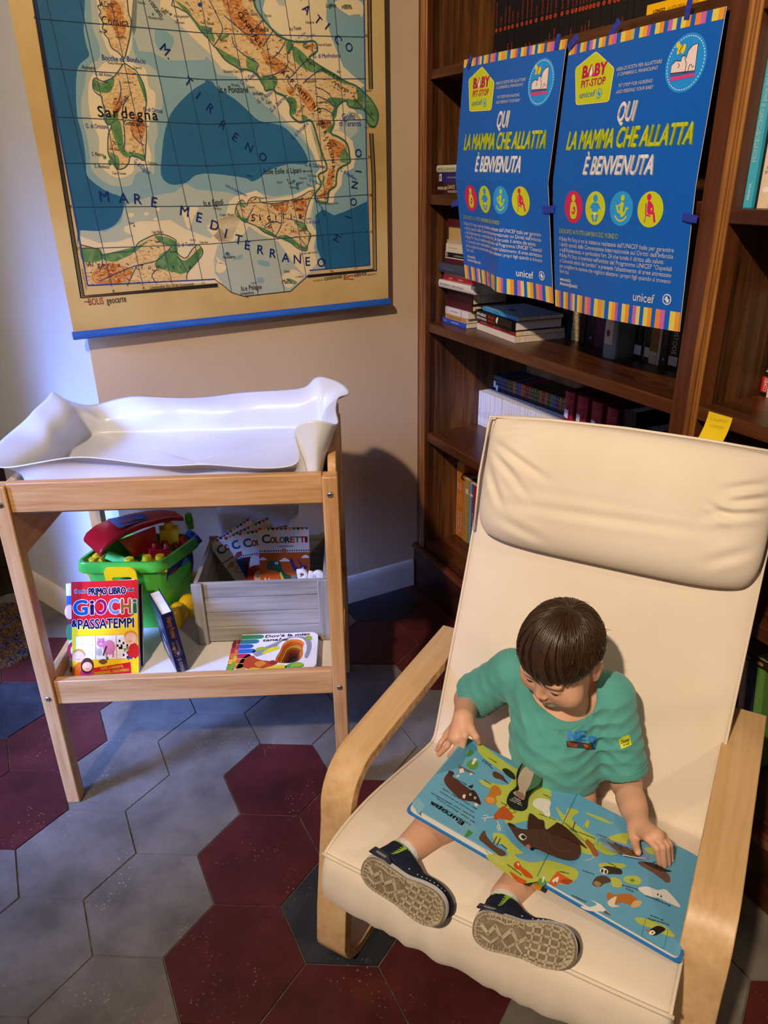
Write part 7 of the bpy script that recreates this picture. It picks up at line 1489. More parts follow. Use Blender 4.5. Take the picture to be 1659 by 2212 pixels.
for pts in ([(395, 60), (450, 100), (560, 180), (700, 260), (800, 330), (790, 400), (740, 440), (850, 500), (900, 520), (980, 600), (1060, 640), (1050, 690), (980, 680), (900, 640), (800, 560), (700, 500), (560, 520), (540, 440), (500, 420), (470, 330), (420, 300), (405, 270), (470, 290), (560, 300), (580, 260), (520, 220), (440, 160), (395, 110)],
            [(480, 570), (540, 580), (600, 640), (680, 700), (820, 730), (940, 770), (955, 810), (930, 840), (880, 860), (760, 840), (640, 850), (560, 800), (500, 760), (440, 700), (480, 690), (560, 700), (540, 640), (490, 620)],
            [(830, 420), (880, 470), (900, 430), (960, 450), (920, 490), (980, 550), (1060, 600), (1040, 640), (960, 600), (900, 540), (860, 490)],
            [(1000, 500), (1020, 505), (1010, 540), (990, 540)], [(990, 455), (1080, 500), (1150, 520), (1080, 480)], [(1130, 590), (1230, 570), (1230, 620), (1200, 680), (1110, 690), (1060, 640)],
            [(1075, 740), (1200, 740), (1220, 760), (1150, 770), (1090, 770)], [(1140, 820), (1190, 830), (1200, 870), (1150, 870)], [(1215, 815), (1280, 810), (1310, 835), (1290, 860), (1220, 845)],
            [(1275, 1045), (1340, 1050), (1440, 1090), (1500, 1150), (1440, 1140), (1390, 1110), (1300, 1080)], [(980, 530), (1000, 535), (995, 545)], [(1330, 650), (1400, 660), (1390, 690), (1340, 680)]):
    p.poly(S(*pts), LM, 2)
p.poly(S((600, 690), (700, 690), (770, 720), (700, 735), (640, 720)), '#6fabca', 3)
# animals: bison, lynx, stag, elk, squirrel, fox, wild goat, badger, otter, pony, owl, gull, puffin, seal, flounder
BR = '#4e2216'
p.poly(S((205, 265), (230, 230), (240, 222), (250, 250), (300, 290), (355, 330), (380, 345), (395, 365), (400, 400), (370, 395), (310, 385), (260, 350), (215, 300)), BR, 3)
p.poly(S((355, 330), (385, 345), (412, 410), (370, 395), (330, 375)), '#34150d', 4); p.poly(S((228, 225), (245, 222), (262, 236), (246, 252)), '#2f140d', 4); p.poly(S((340, 310), (368, 300), (360, 320)), '#2f140d', 4)
for X, Y in ((352, 355), (378, 374)): p.poly([q for q in S((X - 7, Y), (X, Y + 8), (X + 7, Y), (X, Y - 8))], '#efe6d8', 5); p.poly(S((X - 3, Y), (X, Y + 4), (X + 4, Y), (X, Y - 5)), '#1d1210', 6)
p.poly(S((312, 355), (325, 358), (320, 378), (308, 372)), '#e8dcc6', 5); p.poly(S((380, 402), (395, 410), (388, 422), (375, 415)), '#e8dcc6', 5); p.poly(S((270, 252), (292, 245), (285, 258)), '#e8dcc6', 5)
p.poly(S((430, 385), (455, 350), (470, 310), (500, 305), (525, 335), (520, 360), (495, 365), (500, 395), (480, 410), (450, 405)), '#c07a2a', 3); p.poly(S((440, 375), (480, 370), (492, 395), (470, 408), (445, 398)), '#d9963f', 4)
for X, Y in ((452, 378), (476, 385)): p.poly(S((X - 5, Y), (X, Y + 5), (X + 5, Y), (X, Y - 5)), '#f0e6d2', 5); p.poly(S((X - 2, Y), (X, Y + 3), (X + 2, Y), (X, Y - 3)), '#2a1810', 6)
p.poly(S((480, 480), (500, 450), (540, 420), (590, 470), (580, 500), (550, 495), (510, 490), (500, 500)), '#b9551c', 3)
for a, b in (((545, 425), (560, 400)), ((575, 460), (605, 455)), ((560, 440), (590, 430)), ((585, 475), (600, 480))): p.line(Z(a, b), 7 * KB, '#b9551c', 4)
for pts in ([(485, 480), (450, 485), (415, 490)], [(455, 485), (440, 470), (425, 475)], [(440, 487), (430, 505)], [(500, 500), (515, 530), (520, 560)], [(510, 520), (500, 545)], [(515, 540), (505, 560)]): p.line(spline(Z(*pts), 4, False), 6 * KB, '#e6dfd0', 5)
p.poly(S((400, 600), (430, 555), (445, 590), (490, 640), (540, 670), (550, 690), (520, 700), (480, 670), (430, 630)), '#5a4334', 3); p.line(Z((500, 640), (520, 600)), 6 * KB, '#4a3226', 4); p.line(Z((480, 630), (500, 590)), 6 * KB, '#4a3226', 4)
for pts in ([(430, 665), (460, 690), (490, 680)], [(490, 700), (510, 735), (530, 750)], [(500, 715), (540, 740)], [(480, 700), (500, 740)]): p.line(spline(Z(*pts), 4, False), 5 * KB, '#d8c79a', 4)
p.poly(S((570, 785), (600, 830), (640, 855), (670, 840), (640, 825), (600, 800)), '#cf5a1c', 3); p.poly(S((595, 745), (620, 730), (640, 760), (690, 800), (700, 825), (660, 815), (630, 780), (605, 770)), '#c9501a', 4); p.poly(S((612, 740), (625, 742), (622, 758)), '#efe2cf', 5)
p.poly(S((795, 850), (810, 820), (840, 785), (860, 800), (925, 840), (890, 855), (850, 850), (825, 870)), '#d4601e', 3); p.poly(S((810, 835), (845, 815), (840, 845), (820, 850)), '#efe2cf', 4); p.poly(S((870, 830), (925, 835), (900, 858), (860, 850)), '#a8441a', 4); p.poly(S((822, 848), (828, 852), (832, 847), (827, 842)), '#1d1210', 5)
p.poly(S((995, 625), (1010, 605), (1050, 650), (1070, 690), (1045, 700), (1020, 660)), '#9a5a22', 3); p.line(spline(Z((1045, 698), (1030, 715), (995, 725)), 4, False), 5 * KB, '#d8cbb4', 4)
p.poly(S((1075, 780), (1110, 755), (1190, 770), (1200, 800), (1150, 800), (1110, 800)), '#231c18', 3); p.poly(S((1075, 780), (1095, 765), (1122, 780), (1118, 800), (1095, 800)), '#e8e2da', 4); p.poly(S((1085, 776), (1095, 774), (1094, 792), (1084, 790)), '#231c18', 5); p.poly(S((1106, 778), (1116, 782), (1112, 800), (1104, 794)), '#231c18', 5)
p.poly(S((1035, 850), (1060, 815), (1110, 810), (1140, 840), (1100, 855), (1080, 870), (1050, 868)), '#4a382c', 3); p.poly(S((1040, 850), (1060, 840), (1085, 855), (1065, 872)), '#a87a4a', 4)
p.poly(S((1115, 920), (1130, 900), (1160, 915), (1240, 910), (1290, 950), (1270, 980), (1200, 960), (1150, 975), (1125, 950)), '#b56f2a', 3); p.poly(S((1270, 950), (1312, 955), (1290, 985), (1250, 985)), '#d9b27a', 4); p.poly(S((1120, 955), (1170, 925), (1160, 970), (1190, 980), (1140, 985)), '#e6d9bf', 4)
p.poly(S((1290, 880), (1340, 870), (1400, 890), (1450, 890), (1530, 985), (1450, 955), (1410, 935), (1380, 930), (1330, 915)), '#e6e3de', 3)
for X, Y in ((1402, 915), (1420, 925)): p.poly(S((X - 5, Y), (X, Y + 6), (X + 5, Y), (X, Y - 6)), '#2a201c', 4)
p.poly(S((970, 980), (1020, 985), (1060, 970), (1025, 945), (1080, 970), (1110, 1000), (1140, 1030), (1090, 1010), (1040, 1010), (990, 998)), '#ece8e2', 3); p.poly(S((1110, 1005), (1140, 1032), (1100, 1018)), '#6a5d52', 4)
p.poly(S((1350, 1120), (1400, 1090), (1445, 1110), (1400, 1140), (1380, 1145), (1360, 1140)), '#231f1e', 4); p.poly(S((1350, 1125), (1372, 1115), (1388, 1130), (1372, 1142), (1355, 1138)), '#eeeae4', 5); p.poly(S((1338, 1115), (1352, 1108), (1358, 1122), (1346, 1126)), '#c9702a', 6); p.poly(S((1366, 1128), (1372, 1125), (1376, 1130), (1371, 1134)), '#15110f', 7)
p.line(rrect(*(lambda a, b: (min(a[0], b[0]), min(a[1], b[1]), max(a[0], b[0]), max(a[1], b[1])))(bq(880 + 1308 * .3858, 1580 + 1150 * .3858), bq(880 + 1460 * .3858, 1580 + 1110 * .3858)), .004, 3), .0007, '#3f7c98', 3, True)
p.poly(S((1290, 735), (1330, 730), (1400, 770), (1460, 800), (1472, 840), (1450, 848), (1420, 825), (1370, 790), (1310, 755)), '#6d5148', 3); p.poly(S((1320, 735), (1380, 740), (1440, 770), (1480, 785), (1420, 785)), '#35231e', 4)
p.poly(S((475, 240), (490, 225), (530, 245), (545, 265), (565, 295), (520, 270), (490, 262)), '#5a3a2e', 3); p.poly(S((530, 215), (560, 210), (600, 245), (600, 272), (560, 250)), '#2a2420', 3)
for q in range(7): p.line(Z((545 + q * 8, 214 + q * 5), (552 + q * 8, 206 + q * 5)), 2 * KB, '#2a2420', 4)
p.poly(S((700, 405), (730, 375), (800, 390), (795, 430), (800, 470), (780, 480), (755, 450), (720, 430)), '#e6e2d8', 3); p.poly(S((768, 465), (780, 458), (795, 470), (780, 482)), '#efece6', 4)
p.poly(Z((285, 186), (385, 240), (348, 235), (320, 222), (290, 232)), '#6d5d58', 3); p.poly(Z((290, 212), (312, 208), (318, 230), (292, 236)), '#ece4da', 4); p.poly(Z((348, 232), (368, 240), (352, 248)), '#ece4da', 4)
p.poly([q for q in S((330, 190), (345, 165), (375, 160), (395, 180), (390, 205), (360, 215))], '#5f9a3a', 3); p.poly(Z((372, 150), (392, 155), (370, 188), (358, 185)), '#e9e4d8', 4)
p.poly(S((730, 850), (740, 825), (765, 830), (778, 850), (755, 870)), '#5f9a3a', 3); p.poly(Z((757, 812), (770, 816), (760, 848), (752, 846)), '#e9e4d8', 4); p.poly(S((1245, 832), (1260, 825), (1275, 838), (1255, 845)), '#5f9a3a', 3)
for X, Y in ((348, 125), (340, 575)): p.poly(Z((X - 22, Y + 15), (X + 2, Y - 25), (X + 28, Y - 5), (X + 15, Y + 5), (X + 8, Y + 12), (X - 5, Y + 18)), '#3d8a48', 3); p.poly(Z((X - 22, Y + 15), (X + 2, Y - 25), (X - 14, Y - 14)), '#7ab04a', 4)
p.line(Z((925, 550), (938, 508)), 9 * KB, '#7a4a1e', 3); p.poly(S((905, 545), (930, 548), (960, 570), (925, 558)), '#3d6a2a', 3)
def bt(t, x0, y0, x1, y1, hgt, colr='#1a2026', bold=.03):
    a, b = Z((x0, y0), (x1, y1)); p.text(t, a[0], a[1], hgt * KB * 1.5, colr, 8, math.atan2(b[1] - a[1], b[0] - a[0]), bold, width=math.hypot(b[0] - a[0], b[1] - a[1]))
bt('Europa', 318, 512, 135, 395, 36, '#14181c', .06)
for t, a, b in (("L'europa è composta da", (352, 522), (160, 405)), ('40 stati. Alcuni sono', (380, 512), (165, 375)), ('freddi, con abbondanti', (376, 482), (135, 345)), ('nevicate in inverno,', (375, 455), (180, 335)), ('altri sono molto caldi.', (392, 438), (195, 318))): bt(t, a[0], a[1], b[0], b[1], 13, '#1d2a34', .02)
for t, a, b in (('Bisonte', (330, 298), (272, 268)), ('Lince', (468, 296), (430, 274)), ('Foca', (1410, 728), (1370, 735)), ('Cervo rosso', (612, 450), (525, 398)), ('Alce', (560, 660), (525, 635)), ('Scoiattolo', (640, 805), (560, 745)), ('Volpe', (905, 795), (850, 785)), ('Orso bruno', (830, 495), (735, 462)), ('Stambecco', (1050, 600), (960, 565)), ('Castoro', (1130, 602), (1060, 575)), ('Tasso', (1168, 755), (1120, 735)), ('Lontra', (1042, 800), (980, 778)), ('Pony', (1262, 895), (1220, 880)), ('Shetland', (1290, 885), (1200, 860)), ('Gabbiano', (1000, 955), (920, 918)), ('Barbagianni', (1470, 975), (1335, 920)), ('Pulcinella', (1460, 1080), (1345, 1048)), ('di mare', (1432, 1058), (1360, 1030)), ('Passera', (478, 208), (420, 165)), ('di mare', (470, 190), (425, 158)), ('Riccio', (500, 175), (455, 150)), ('Lupo', (800, 372), (760, 352))): bt(t, a[0], a[1], b[0], b[1], 12, '#14181c', .04)
p.build('page_print', bk)
# raised card flaps: bear, wolf, beaver lodge
def card(name, outline, lift, colr, extra=None, thick=.0008):
    """outline in page coordinates, lift(x, y) gives the height above the page"""
    fn = lambda X, Y, h: BF.p(X, Y, .0008 + lift(X, Y) + h)
    q = Print(fn, step=.008, lift=.0003); q.rough = .35; q.poly(outline, colr, 0)
    if extra: extra(q)
    o = q.build(name, bk); o.modifiers.new('t', 'SOLIDIFY').thickness = thick; o.modifiers['t'].offset = -1; return o
bear = S((552, 540), (580, 540), (600, 560), (650, 570), (700, 560), (745, 560), (800, 560), (860, 570), (940, 610), (968, 660), (950, 720), (900, 745), (840, 740), (760, 715), (700, 690), (650, 690), (600, 640), (575, 590))
bx0 = Z((700, 740))[0]; bx1 = Z((760, 480))[0]
def lb(X, Y):
    t = max(0, min(1, (Y - bx0[1]) / (bx1[1] - bx0[1]))); return .018 * max(0, 1 - 1.1 * t) ** 1.2
def bear_x(q):
    q.poly(S((560, 545), (580, 543), (590, 555), (575, 560)), '#1d100c', 2)
    X, Y = 632, 625; q.poly(S((X - 22, Y), (X, Y + 24), (X + 24, Y + 2), (X, Y - 22)), '#efe8dc', 2); q.poly(S((X - 10, Y), (X + 4, Y + 18), (X + 20, Y + 2), (X + 4, Y - 12)), '#15100e', 3)
    q.poly(S((648, 682), (668, 676), (672, 700), (655, 702)), '#c86a70', 2); q.line(spline(Z((800, 590), (790, 640), (830, 690), (910, 690)), 4, False), 3 * KB, '#7a4630', 2); q.line(spline(Z((735, 570), (740, 620), (745, 640)), 4, False), 2 * KB, '#5a2a1a', 2)
card('bear_flap', bear, lb, '#52261a', bear_x)
card('bear_legs', S((680, 470), (720, 490), (730, 500), (760, 510), (770, 560), (820, 530), (840, 520), (900, 560), (1000, 660), (960, 640), (880, 600), (800, 590), (700, 590), (670, 560)), lambda X, Y: .003, '#40190f')
wl = S((555, 400), (570, 350), (605, 320), (600, 270), (620, 235), (660, 225), (710, 240), (738, 280), (735, 330), (700, 350), (675, 380), (670, 430), (640, 448), (590, 435)); wy0 = Z((600, 440))[0][1]; wy1 = Z((680, 230))[0][1]
def wolf_x(q):
    q.poly(S((625, 240), (660, 228), (712, 245), (735, 290), (728, 330), (690, 345), (640, 350), (610, 310)), '#3d6a4a', 1); q.poly(S((640, 250), (690, 260), (680, 320), (660, 350), (650, 390), (610, 370), (590, 350), (620, 340), (610, 290)), '#a89a86', 2); q.poly(S((600, 345), (640, 360), (655, 385), (620, 380)), '#8a6a5c', 3)
    for k, t in enumerate(('I lupi vivono', 'in branco nel', 'bosco')):
        a, b = Z((640 - k * 4, 418 - k * 12), (572 - k * 2, 385 - k * 12)); q.text(t, a[0], a[1], 9 * KB * 1.4, '#d9d4cc', 4, math.atan2(b[1] - a[1], b[0] - a[0]), .02, width=math.hypot(b[0] - a[0], b[1] - a[1]) * (1 - .2 * k))
card('wolf_flap', wl, lambda X, Y: .030 * max(0, (Y - wy0) / (wy1 - wy0)) ** 2.2, '#191614', wolf_x)
nd = S((1068, 630), (1090, 610), (1160, 620), (1260, 650), (1340, 680), (1350, 705), (1320, 725), (1230, 730), (1130, 700), (1080, 665)); nx0 = Z((1068, 630))[0][0]; nx1 = Z((1350, 700))[0][0]; ny0 = Z((1230, 735))[0][1]; ny1 = Z((1150, 612))[0][1]
def nest_x(q):
    q.poly(S((1110, 640), (1150, 650), (1240, 668), (1320, 690), (1250, 722), (1190, 725), (1140, 690)), '#6d4f34', 2)
    rg2 = random.Random(3)
    for k in range(26): x, y = 1140 + rg2.random() * 140, 660 + rg2.random() * 50; q.line(Z((x, y), (x + rg2.uniform(10, 30), y + rg2.uniform(-6, 10))), 3 * KB, ['#4a3322', '#8a6a48'][k % 2], 3)
    q.line(Z((1190, 728), (1260, 732), (1330, 722)), 6 * KB, '#e6eaec', 3)
    for k, t in enumerate(('I castori costruiscono', 'dighe con i rami')): a, b = Z((1245 - 10 * k, 672 - k * 14), (1150, 642 - k * 8)); q.text(t, a[0], a[1], 9 * KB * 1.4, '#1f3f7a', 4, math.atan2(b[1] - a[1], b[0] - a[0]), .03, width=math.hypot(b[0] - a[0], b[1] - a[1]))
card('lodge_flap', nd, lambda X, Y: .012 * max(0, min(1, 1 - (Y - ny0) / (ny1 - ny0))) ** 1.3 + .001, '#7d9fd0', nest_x)
# ================================================================== CHILD
class Field:
    """signed-distance sculpting on a grid, meshed into one continuous surface"""
    def __init__(s, lo, hi, h):
        s.lo = np.array(lo, float); s.h = h; s.n = np.ceil((np.array(hi) - s.lo) / h).astype(int) + 1
        s.f = np.full(tuple(s.n), 0.2, np.float32)
    def _win(s, lo, hi):
        a = np.maximum(np.floor((np.array(lo) - s.lo) / s.h).astype(int), 0); b = np.minimum(np.ceil((np.array(hi) - s.lo) / s.h).astype(int) + 1, s.n)
        if (b <= a).any(): return None, None
        g = [s.lo[i] + s.h * np.arange(a[i], b[i], dtype=np.float32) for i in range(3)]
        return tuple(slice(a[i], b[i]) for i in range(3)), np.meshgrid(*g, indexing='ij')
    def _mix(s, w, d, k, mode):
        f = s.f[w]
        if mode == 'add':
            if k > 0: h = np.clip(.5 + .5 * (f - d) / k, 0, 1); s.f[w] = f * (1 - h) + d * h - k * h * (1 - h)
            else: s.f[w] = np.minimum(f, d)
        else:
            d = -d
            if k > 0: h = np.clip(.5 - .5 * (f - d) / k, 0, 1); s.f[w] = f * (1 - h) + d * h + k * h * (1 - h)
            else: s.f[w] = np.maximum(f, d)
    def cone(s, a, b, ra, rb, k=.01, mode='add'):
        a, b = np.array(a, float), np.array(b, float); m = max(ra, rb) + k + 3 * s.h
        w, g = s._win(np.minimum(a, b) - m, np.maximum(a, b) + m)
        if w is None: return s
        ab = b - a; L = ab @ ab + 1e-12; t = np.clip(((g[0] - a[0]) * ab[0] + (g[1] - a[1]) * ab[1] + (g[2] - a[2]) * ab[2]) / L, 0, 1)
        d = np.sqrt((g[0] - a[0] - t * ab[0]) ** 2 + (g[1] - a[1] - t * ab[1]) ** 2 + (g[2] - a[2] - t * ab[2]) ** 2) - (ra + (rb - ra) * t)
        s._mix(w, d.astype(np.float32), k, mode); return s
    def ell(s, c, r, R=None, k=.01, mode='add'):
        c = np.array(c, float); r = np.array(r, float); m = r.max() + k + 3 * s.h
        w, g = s._win(c - m, c + m)
        if w is None: return s
        R = np.eye(3) if R is None else np.array(R)      # rows are the ellipsoid's axes
        q = [g[i] - c[i] for i in range(3)]; l = [sum(R[j][i] * q[i] for i in range(3)) for j in range(3)]
        k0 = np.sqrt(sum((l[j] / r[j]) ** 2 for j in range(3))) + 1e-9; k1 = np.sqrt(sum((l[j] / r[j] ** 2) ** 2 for j in range(3))) + 1e-9
        s._mix(w, (k0 * (k0 - 1) / k1).astype(np.float32), k, mode); return s
    def plane_cut(s, c, n, rad, k=.004):
        """cut away everything beyond the plane within rad of c"""
        c, n = np.array(c, float), np.array(n, float); n /= np.linalg.norm(n)
        w, g = s._win(c - rad, c + rad); q = [g[i] - c[i] for i in range(3)]
        dd = sum(n[i] * q[i] for i in range(3)); r = np.sqrt(sum(x * x for x in q)) - rad
        d = np.maximum(-dd, r); s._mix(w, d.astype(np.float32), k, 'sub'); return s
    def warp(s, fn):
        w, g = s._win(s.lo, s.lo + s.h * s.n); s.f += fn(*g).astype(np.float32); return s
    def mesh(s):
        f = s.f; n = f.shape; inside_ = f < 0
        cells = np.zeros([x - 1 for x in n], np.int8)
        for dx in (0, 1):
            for dy in (0, 1):
                for dz in (0, 1): cells += inside_[dx:n[0] - 1 + dx, dy:n[1] - 1 + dy, dz:n[2] - 1 + dz]
        act = np.argwhere((cells > 0) & (cells < 8)); idx = np.full([x - 1 for x in n], -1, np.int32); idx[tuple(act.T)] = np.arange(len(act))
        sm = np.zeros((len(act), 3)); ct = np.zeros(len(act)); off = [(x, y, z) for x in (0, 1) for y in (0, 1) for z in (0, 1)]
        val = {o: f[act[:, 0] + o[0], act[:, 1] + o[1], act[:, 2] + o[2]] for o in off}
        for o in off:
            for ax in range(3):
                if o[ax]: continue
                o2 = list(o); o2[ax] = 1; a, b = val[o], val[tuple(o2)]; cr_ = (a < 0) != (b < 0)
                t = np.where(cr_, a / np.where(np.abs(a - b) < 1e-12, 1e-12, a - b), 0); p = np.array(o, float)[None, :].repeat(len(act), 0); p[:, ax] += t
                sm += p * cr_[:, None]; ct += cr_
        vs = s.lo + s.h * (act + sm / np.maximum(ct, 1)[:, None]); fs = []
        for ax in range(3):
            u, v = [i for i in range(3) if i != ax]; sl0 = [slice(None)] * 3; sl1 = [slice(None)] * 3; sl0[ax] = slice(0, n[ax] - 1); sl1[ax] = slice(1, n[ax])
            e = np.argwhere(inside_[tuple(sl0)] != inside_[tuple(sl1)]); e = e[(e[:, u] > 0) & (e[:, v] > 0) & (e[:, u] < n[u] - 1) & (e[:, v] < n[v] - 1)]
            s0 = inside_[tuple(e.T)]
            def cell(du, dv): q = e.copy(); q[:, u] -= du; q[:, v] -= dv; return idx[tuple(q.T)]
            quad = np.stack([cell(1, 1), cell(0, 1), cell(0, 0), cell(1, 0)], 1); flip = s0 if ax != 1 else ~s0
            quad = np.where(flip[:, None], quad, quad[:, ::-1]); fs.append(quad)
        fs = np.concatenate(fs); fs = fs[(fs >= 0).all(1)]
        return vs, fs
    def build(s, name, mats, parent, M, it=2):
        vs, fs = s.mesh(); nv = len(vs)
        nb = np.zeros((nv, 3)); dg = np.zeros(nv)
        e = np.concatenate([fs[:, [i, (i + 1) % 4]] for i in range(4)])
        for _ in range(it):
            nb[:] = 0; dg[:] = 0
            for c_ in range(3): nb[:, c_] = np.bincount(e[:, 0], vs[e[:, 1], c_], nv) + np.bincount(e[:, 1], vs[e[:, 0], c_], nv)
            dg = np.bincount(e[:, 0], minlength=nv) + np.bincount(e[:, 1], minlength=nv); vs = vs * .5 + .5 * nb / np.maximum(dg, 1)[:, None]
        me = bpy.data.meshes.new(name); me.vertices.add(nv); me.vertices.foreach_set('co', vs.astype(np.float32).ravel())
        me.loops.add(len(fs) * 4); me.loops.foreach_set('vertex_index', fs.astype(np.int32).ravel()); me.polygons.add(len(fs)); me.polygons.foreach_set('loop_start', np.arange(0, len(fs) * 4, 4, dtype=np.int32)); me.polygons.foreach_set('loop_total', np.full(len(fs), 4, np.int32))
        me.polygons.foreach_set('use_smooth', np.ones(len(fs), bool))
        for m in mats: me.materials.append(m)
        me.update(calc_edges=True); me.validate(); o = bpy.data.objects.new(name, me); link(o, parent, M); return o

def skin_mat():
    m, N, L, b = base_mat('child_skin', 0.5, 0.35)
    tc = N.new('ShaderNodeTexCoord'); n = N.new('ShaderNodeTexNoise'); n.inputs['Scale'].default_value = 22; n.inputs['Detail'].default_value = 4; L.new(tc.outputs['Object'], n.inputs['Vector'])
    r = N.new('ShaderNodeMix'); r.data_type = 'RGBA'; r.inputs['A'].default_value = srgb('#d09b7b'); r.inputs['B'].default_value = srgb('#e0af93'); L.new(n.outputs['Fac'], r.inputs['Factor'])
    at = N.new('ShaderNodeAttribute'); at.attribute_name = 'flush'
    m2 = N.new('ShaderNodeMix'); m2.data_type = 'RGBA'; m2.inputs['B'].default_value = srgb('#b9605a'); L.new(r.outputs['Result'], m2.inputs['A']); L.new(at.outputs['Fac'], m2.inputs['Factor'])
    L.new(m2.outputs['Result'], b.inputs['Base Color']); b.inputs['Subsurface Weight'].default_value = .12; b.inputs['Subsurface Radius'].default_value = (.012, .005, .003); b.inputs['Subsurface Scale'].default_value = .6
    return m
M_SKIN = skin_mat()
kid = empty('person', CH.p(.36, .30, .31), 'small child in a teal t-shirt sitting in the armchair reading the open book', 'person')
pc = lambda u, v, b: np.array(chb(u, v, b)); pz_ = lambda u, v, z: np.array(chz(u, v, z))
# head frame: forward, up, to the child's left
hc_ = np.array([.348, .303, .667]); hf = np.array([-.27, -.855, -.45]); hf /= np.linalg.norm(hf)
hl = np.cross(np.array([-.05, -.42, .90]), -hf); hl = np.cross(hf, np.array([0.03, 0, 1.0])) * -1; hl /= np.linalg.norm(hl); hu_v = np.cross(hl, hf) * -1
if hu_v[2] < 0: hu_v = -hu_v
if hl[0] < 0: hl = -hl
HR = np.stack([hl, hf, hu_v])                          # rows: child's left, forward, up
HSC = .885
def H(x, y, z): return hc_ + (hl * x + hf * y + hu_v * z) * HSC
body = Field((.09, -.06, .30), (.63, .50, .80), .0021)
# pelvis, trunk and neck (mostly under the shirt)
body.ell((.360, .326, .392), (.070, .068, .066), None, .02).ell((.350, .325, .455), (.070, .070, .075), None, .03).ell((.335, .352, .520), (.082, .058, .060), None, .03)
body.cone((.248, .375, .540), (.424, .368, .560), .030, .030, .02).cone((.336, .352, .550), H(0, -.018, -.055), .036, .034, .018)
# head
body.ell(H(0, -.006, .018), (0.06279, 0.07280, 0.06734), HR, .02).ell(H(0, .030, -.042), (0.05005, 0.04368, 0.05096), HR, .02)
for sx in (-1, 1):
    body.ell(H(sx * .038, .050, -.048), (.0275, .0250, .0285), HR, .016)           # cheeks
    body.ell(H(sx * .026, .068, .006), (0.02002, 0.01092, 0.00910), HR, .010)            # brow
    body.ell(H(sx * .029, .084, -.016), (0.01183, 0.01092, 0.00910), HR, .010, 'sub')    # eye hollow
    body.ell(H(sx * .029, .0665, -.0165), (0.01229, 0.00956, 0.00864), HR, .004)        # lidded eye
body.ell(H(0, .062, -.082), (.0195, .0165, .0150), HR, .018)                      # chin
body.cone(H(0, .074, -.008), H(0, .086, -.034), .0050, .0072, .010).ell(H(0, .0865, -.038), (.0072, .0070, .0062), HR, .004)
for sx in (-1, 1): body.ell(H(sx * .0088, .084, -.0405), (0.00564, 0.00592, 0.00473), HR, .003)
body.ell(H(0, .074, -.056), (0.01638, 0.00819, 0.00910), HR, .008).ell(H(0, .0835, -.0565), (0.01183, 0.00500, 0.00346), HR, .003).ell(H(0, .0815, -.0655), (0.01047, 0.00528, 0.00409), HR, .003).ell(H(0, .088, -.0608), (0.01274, 0.00364, 0.00109), HR, .0015, 'sub')
for sx in (-1, 1):                                                               # ears
    body.ell(H(sx * .070, -.010, -.020), (0.00637, 0.01547, 0.02275), HR, .004).ell(H(sx * .077, -.006, -.016), (0.00455, 0.00864, 0.01365), HR, .003, 'sub').ell(H(sx * .069, -.004, -.040), (0.00546, 0.00819, 0.00728), HR, .004)
    body.cone(H(sx * .0745, -.024, -.028), H(sx * .0765, -.022, .000), .0032, .0032, .002).cone(H(sx * .0765, -.022, .000), H(sx * .0735, -.006, .006), .0032, .003, .002)
# arms: shoulder, elbow, wrist
SR, ER, WR = np.array([.240, .378, .538]), pc(1012, 1512, .372), pc(1001, 1553, .276)
SL, EL, WL = np.array([.428, .366, .556]), pc(1352, 1690, .345), pc(1381, 1787, .236)
body.cone(SR, ER, .031, .0275, .012).cone(ER, WR, .0270, .0195, .012).cone(SL, EL, .031, .0265, .012).cone(EL, WL, .0262, .0185, .012)
body.cone(EL * .6 + WL * .4, EL * .4 + WL * .6, .0245, .0225, .010)
# right hand: palm then four fingers over the page edge, thumb on the page
def finger(pts, r0, r1, k=.0022):
    for i in range(len(pts) - 1):
        t0, t1 = i / (len(pts) - 1), (i + 1) / (len(pts) - 1); body.cone(pts[i], pts[i + 1], r0 + (r1 - r0) * t0, r0 + (r1 - r0) * t1, k)
KR = [pc(965, 1588, .256), pc(977, 1592, .247), pc(991, 1594, .244), pc(1004, 1589, .246)]     # knuckles little .. index
body.cone(WR, (KR[1] + KR[2]) / 2, .0175, .0135, .008)
for kk in KR: body.cone(WR + (kk - WR) * .25, kk, .0125, .0082, .006)
tipsR = [(pc(952, 1605, .244), pc(944, 1620, .245)), (pc(966, 1612, .238), pc(948, 1630, .236)), (pc(985, 1618, .236), pc(971, 1634, .236)), (pc(999, 1615, .240), pc(984, 1633, .240))]
for kk, (m_, t_), r in zip(KR, tipsR, (.0058, .0064, .0066, .0064)): finger([kk, m_, t_], r + .0002, r - .0012, .0010)
body.cone(WR + np.array([.010, -.004, -.004]), pc(1018, 1577, .262), .0115, .0088, .006); finger([pc(1018, 1577, .262), pc(1028, 1592, .258), pc(1033, 1602, .262)], .0080, .0060)
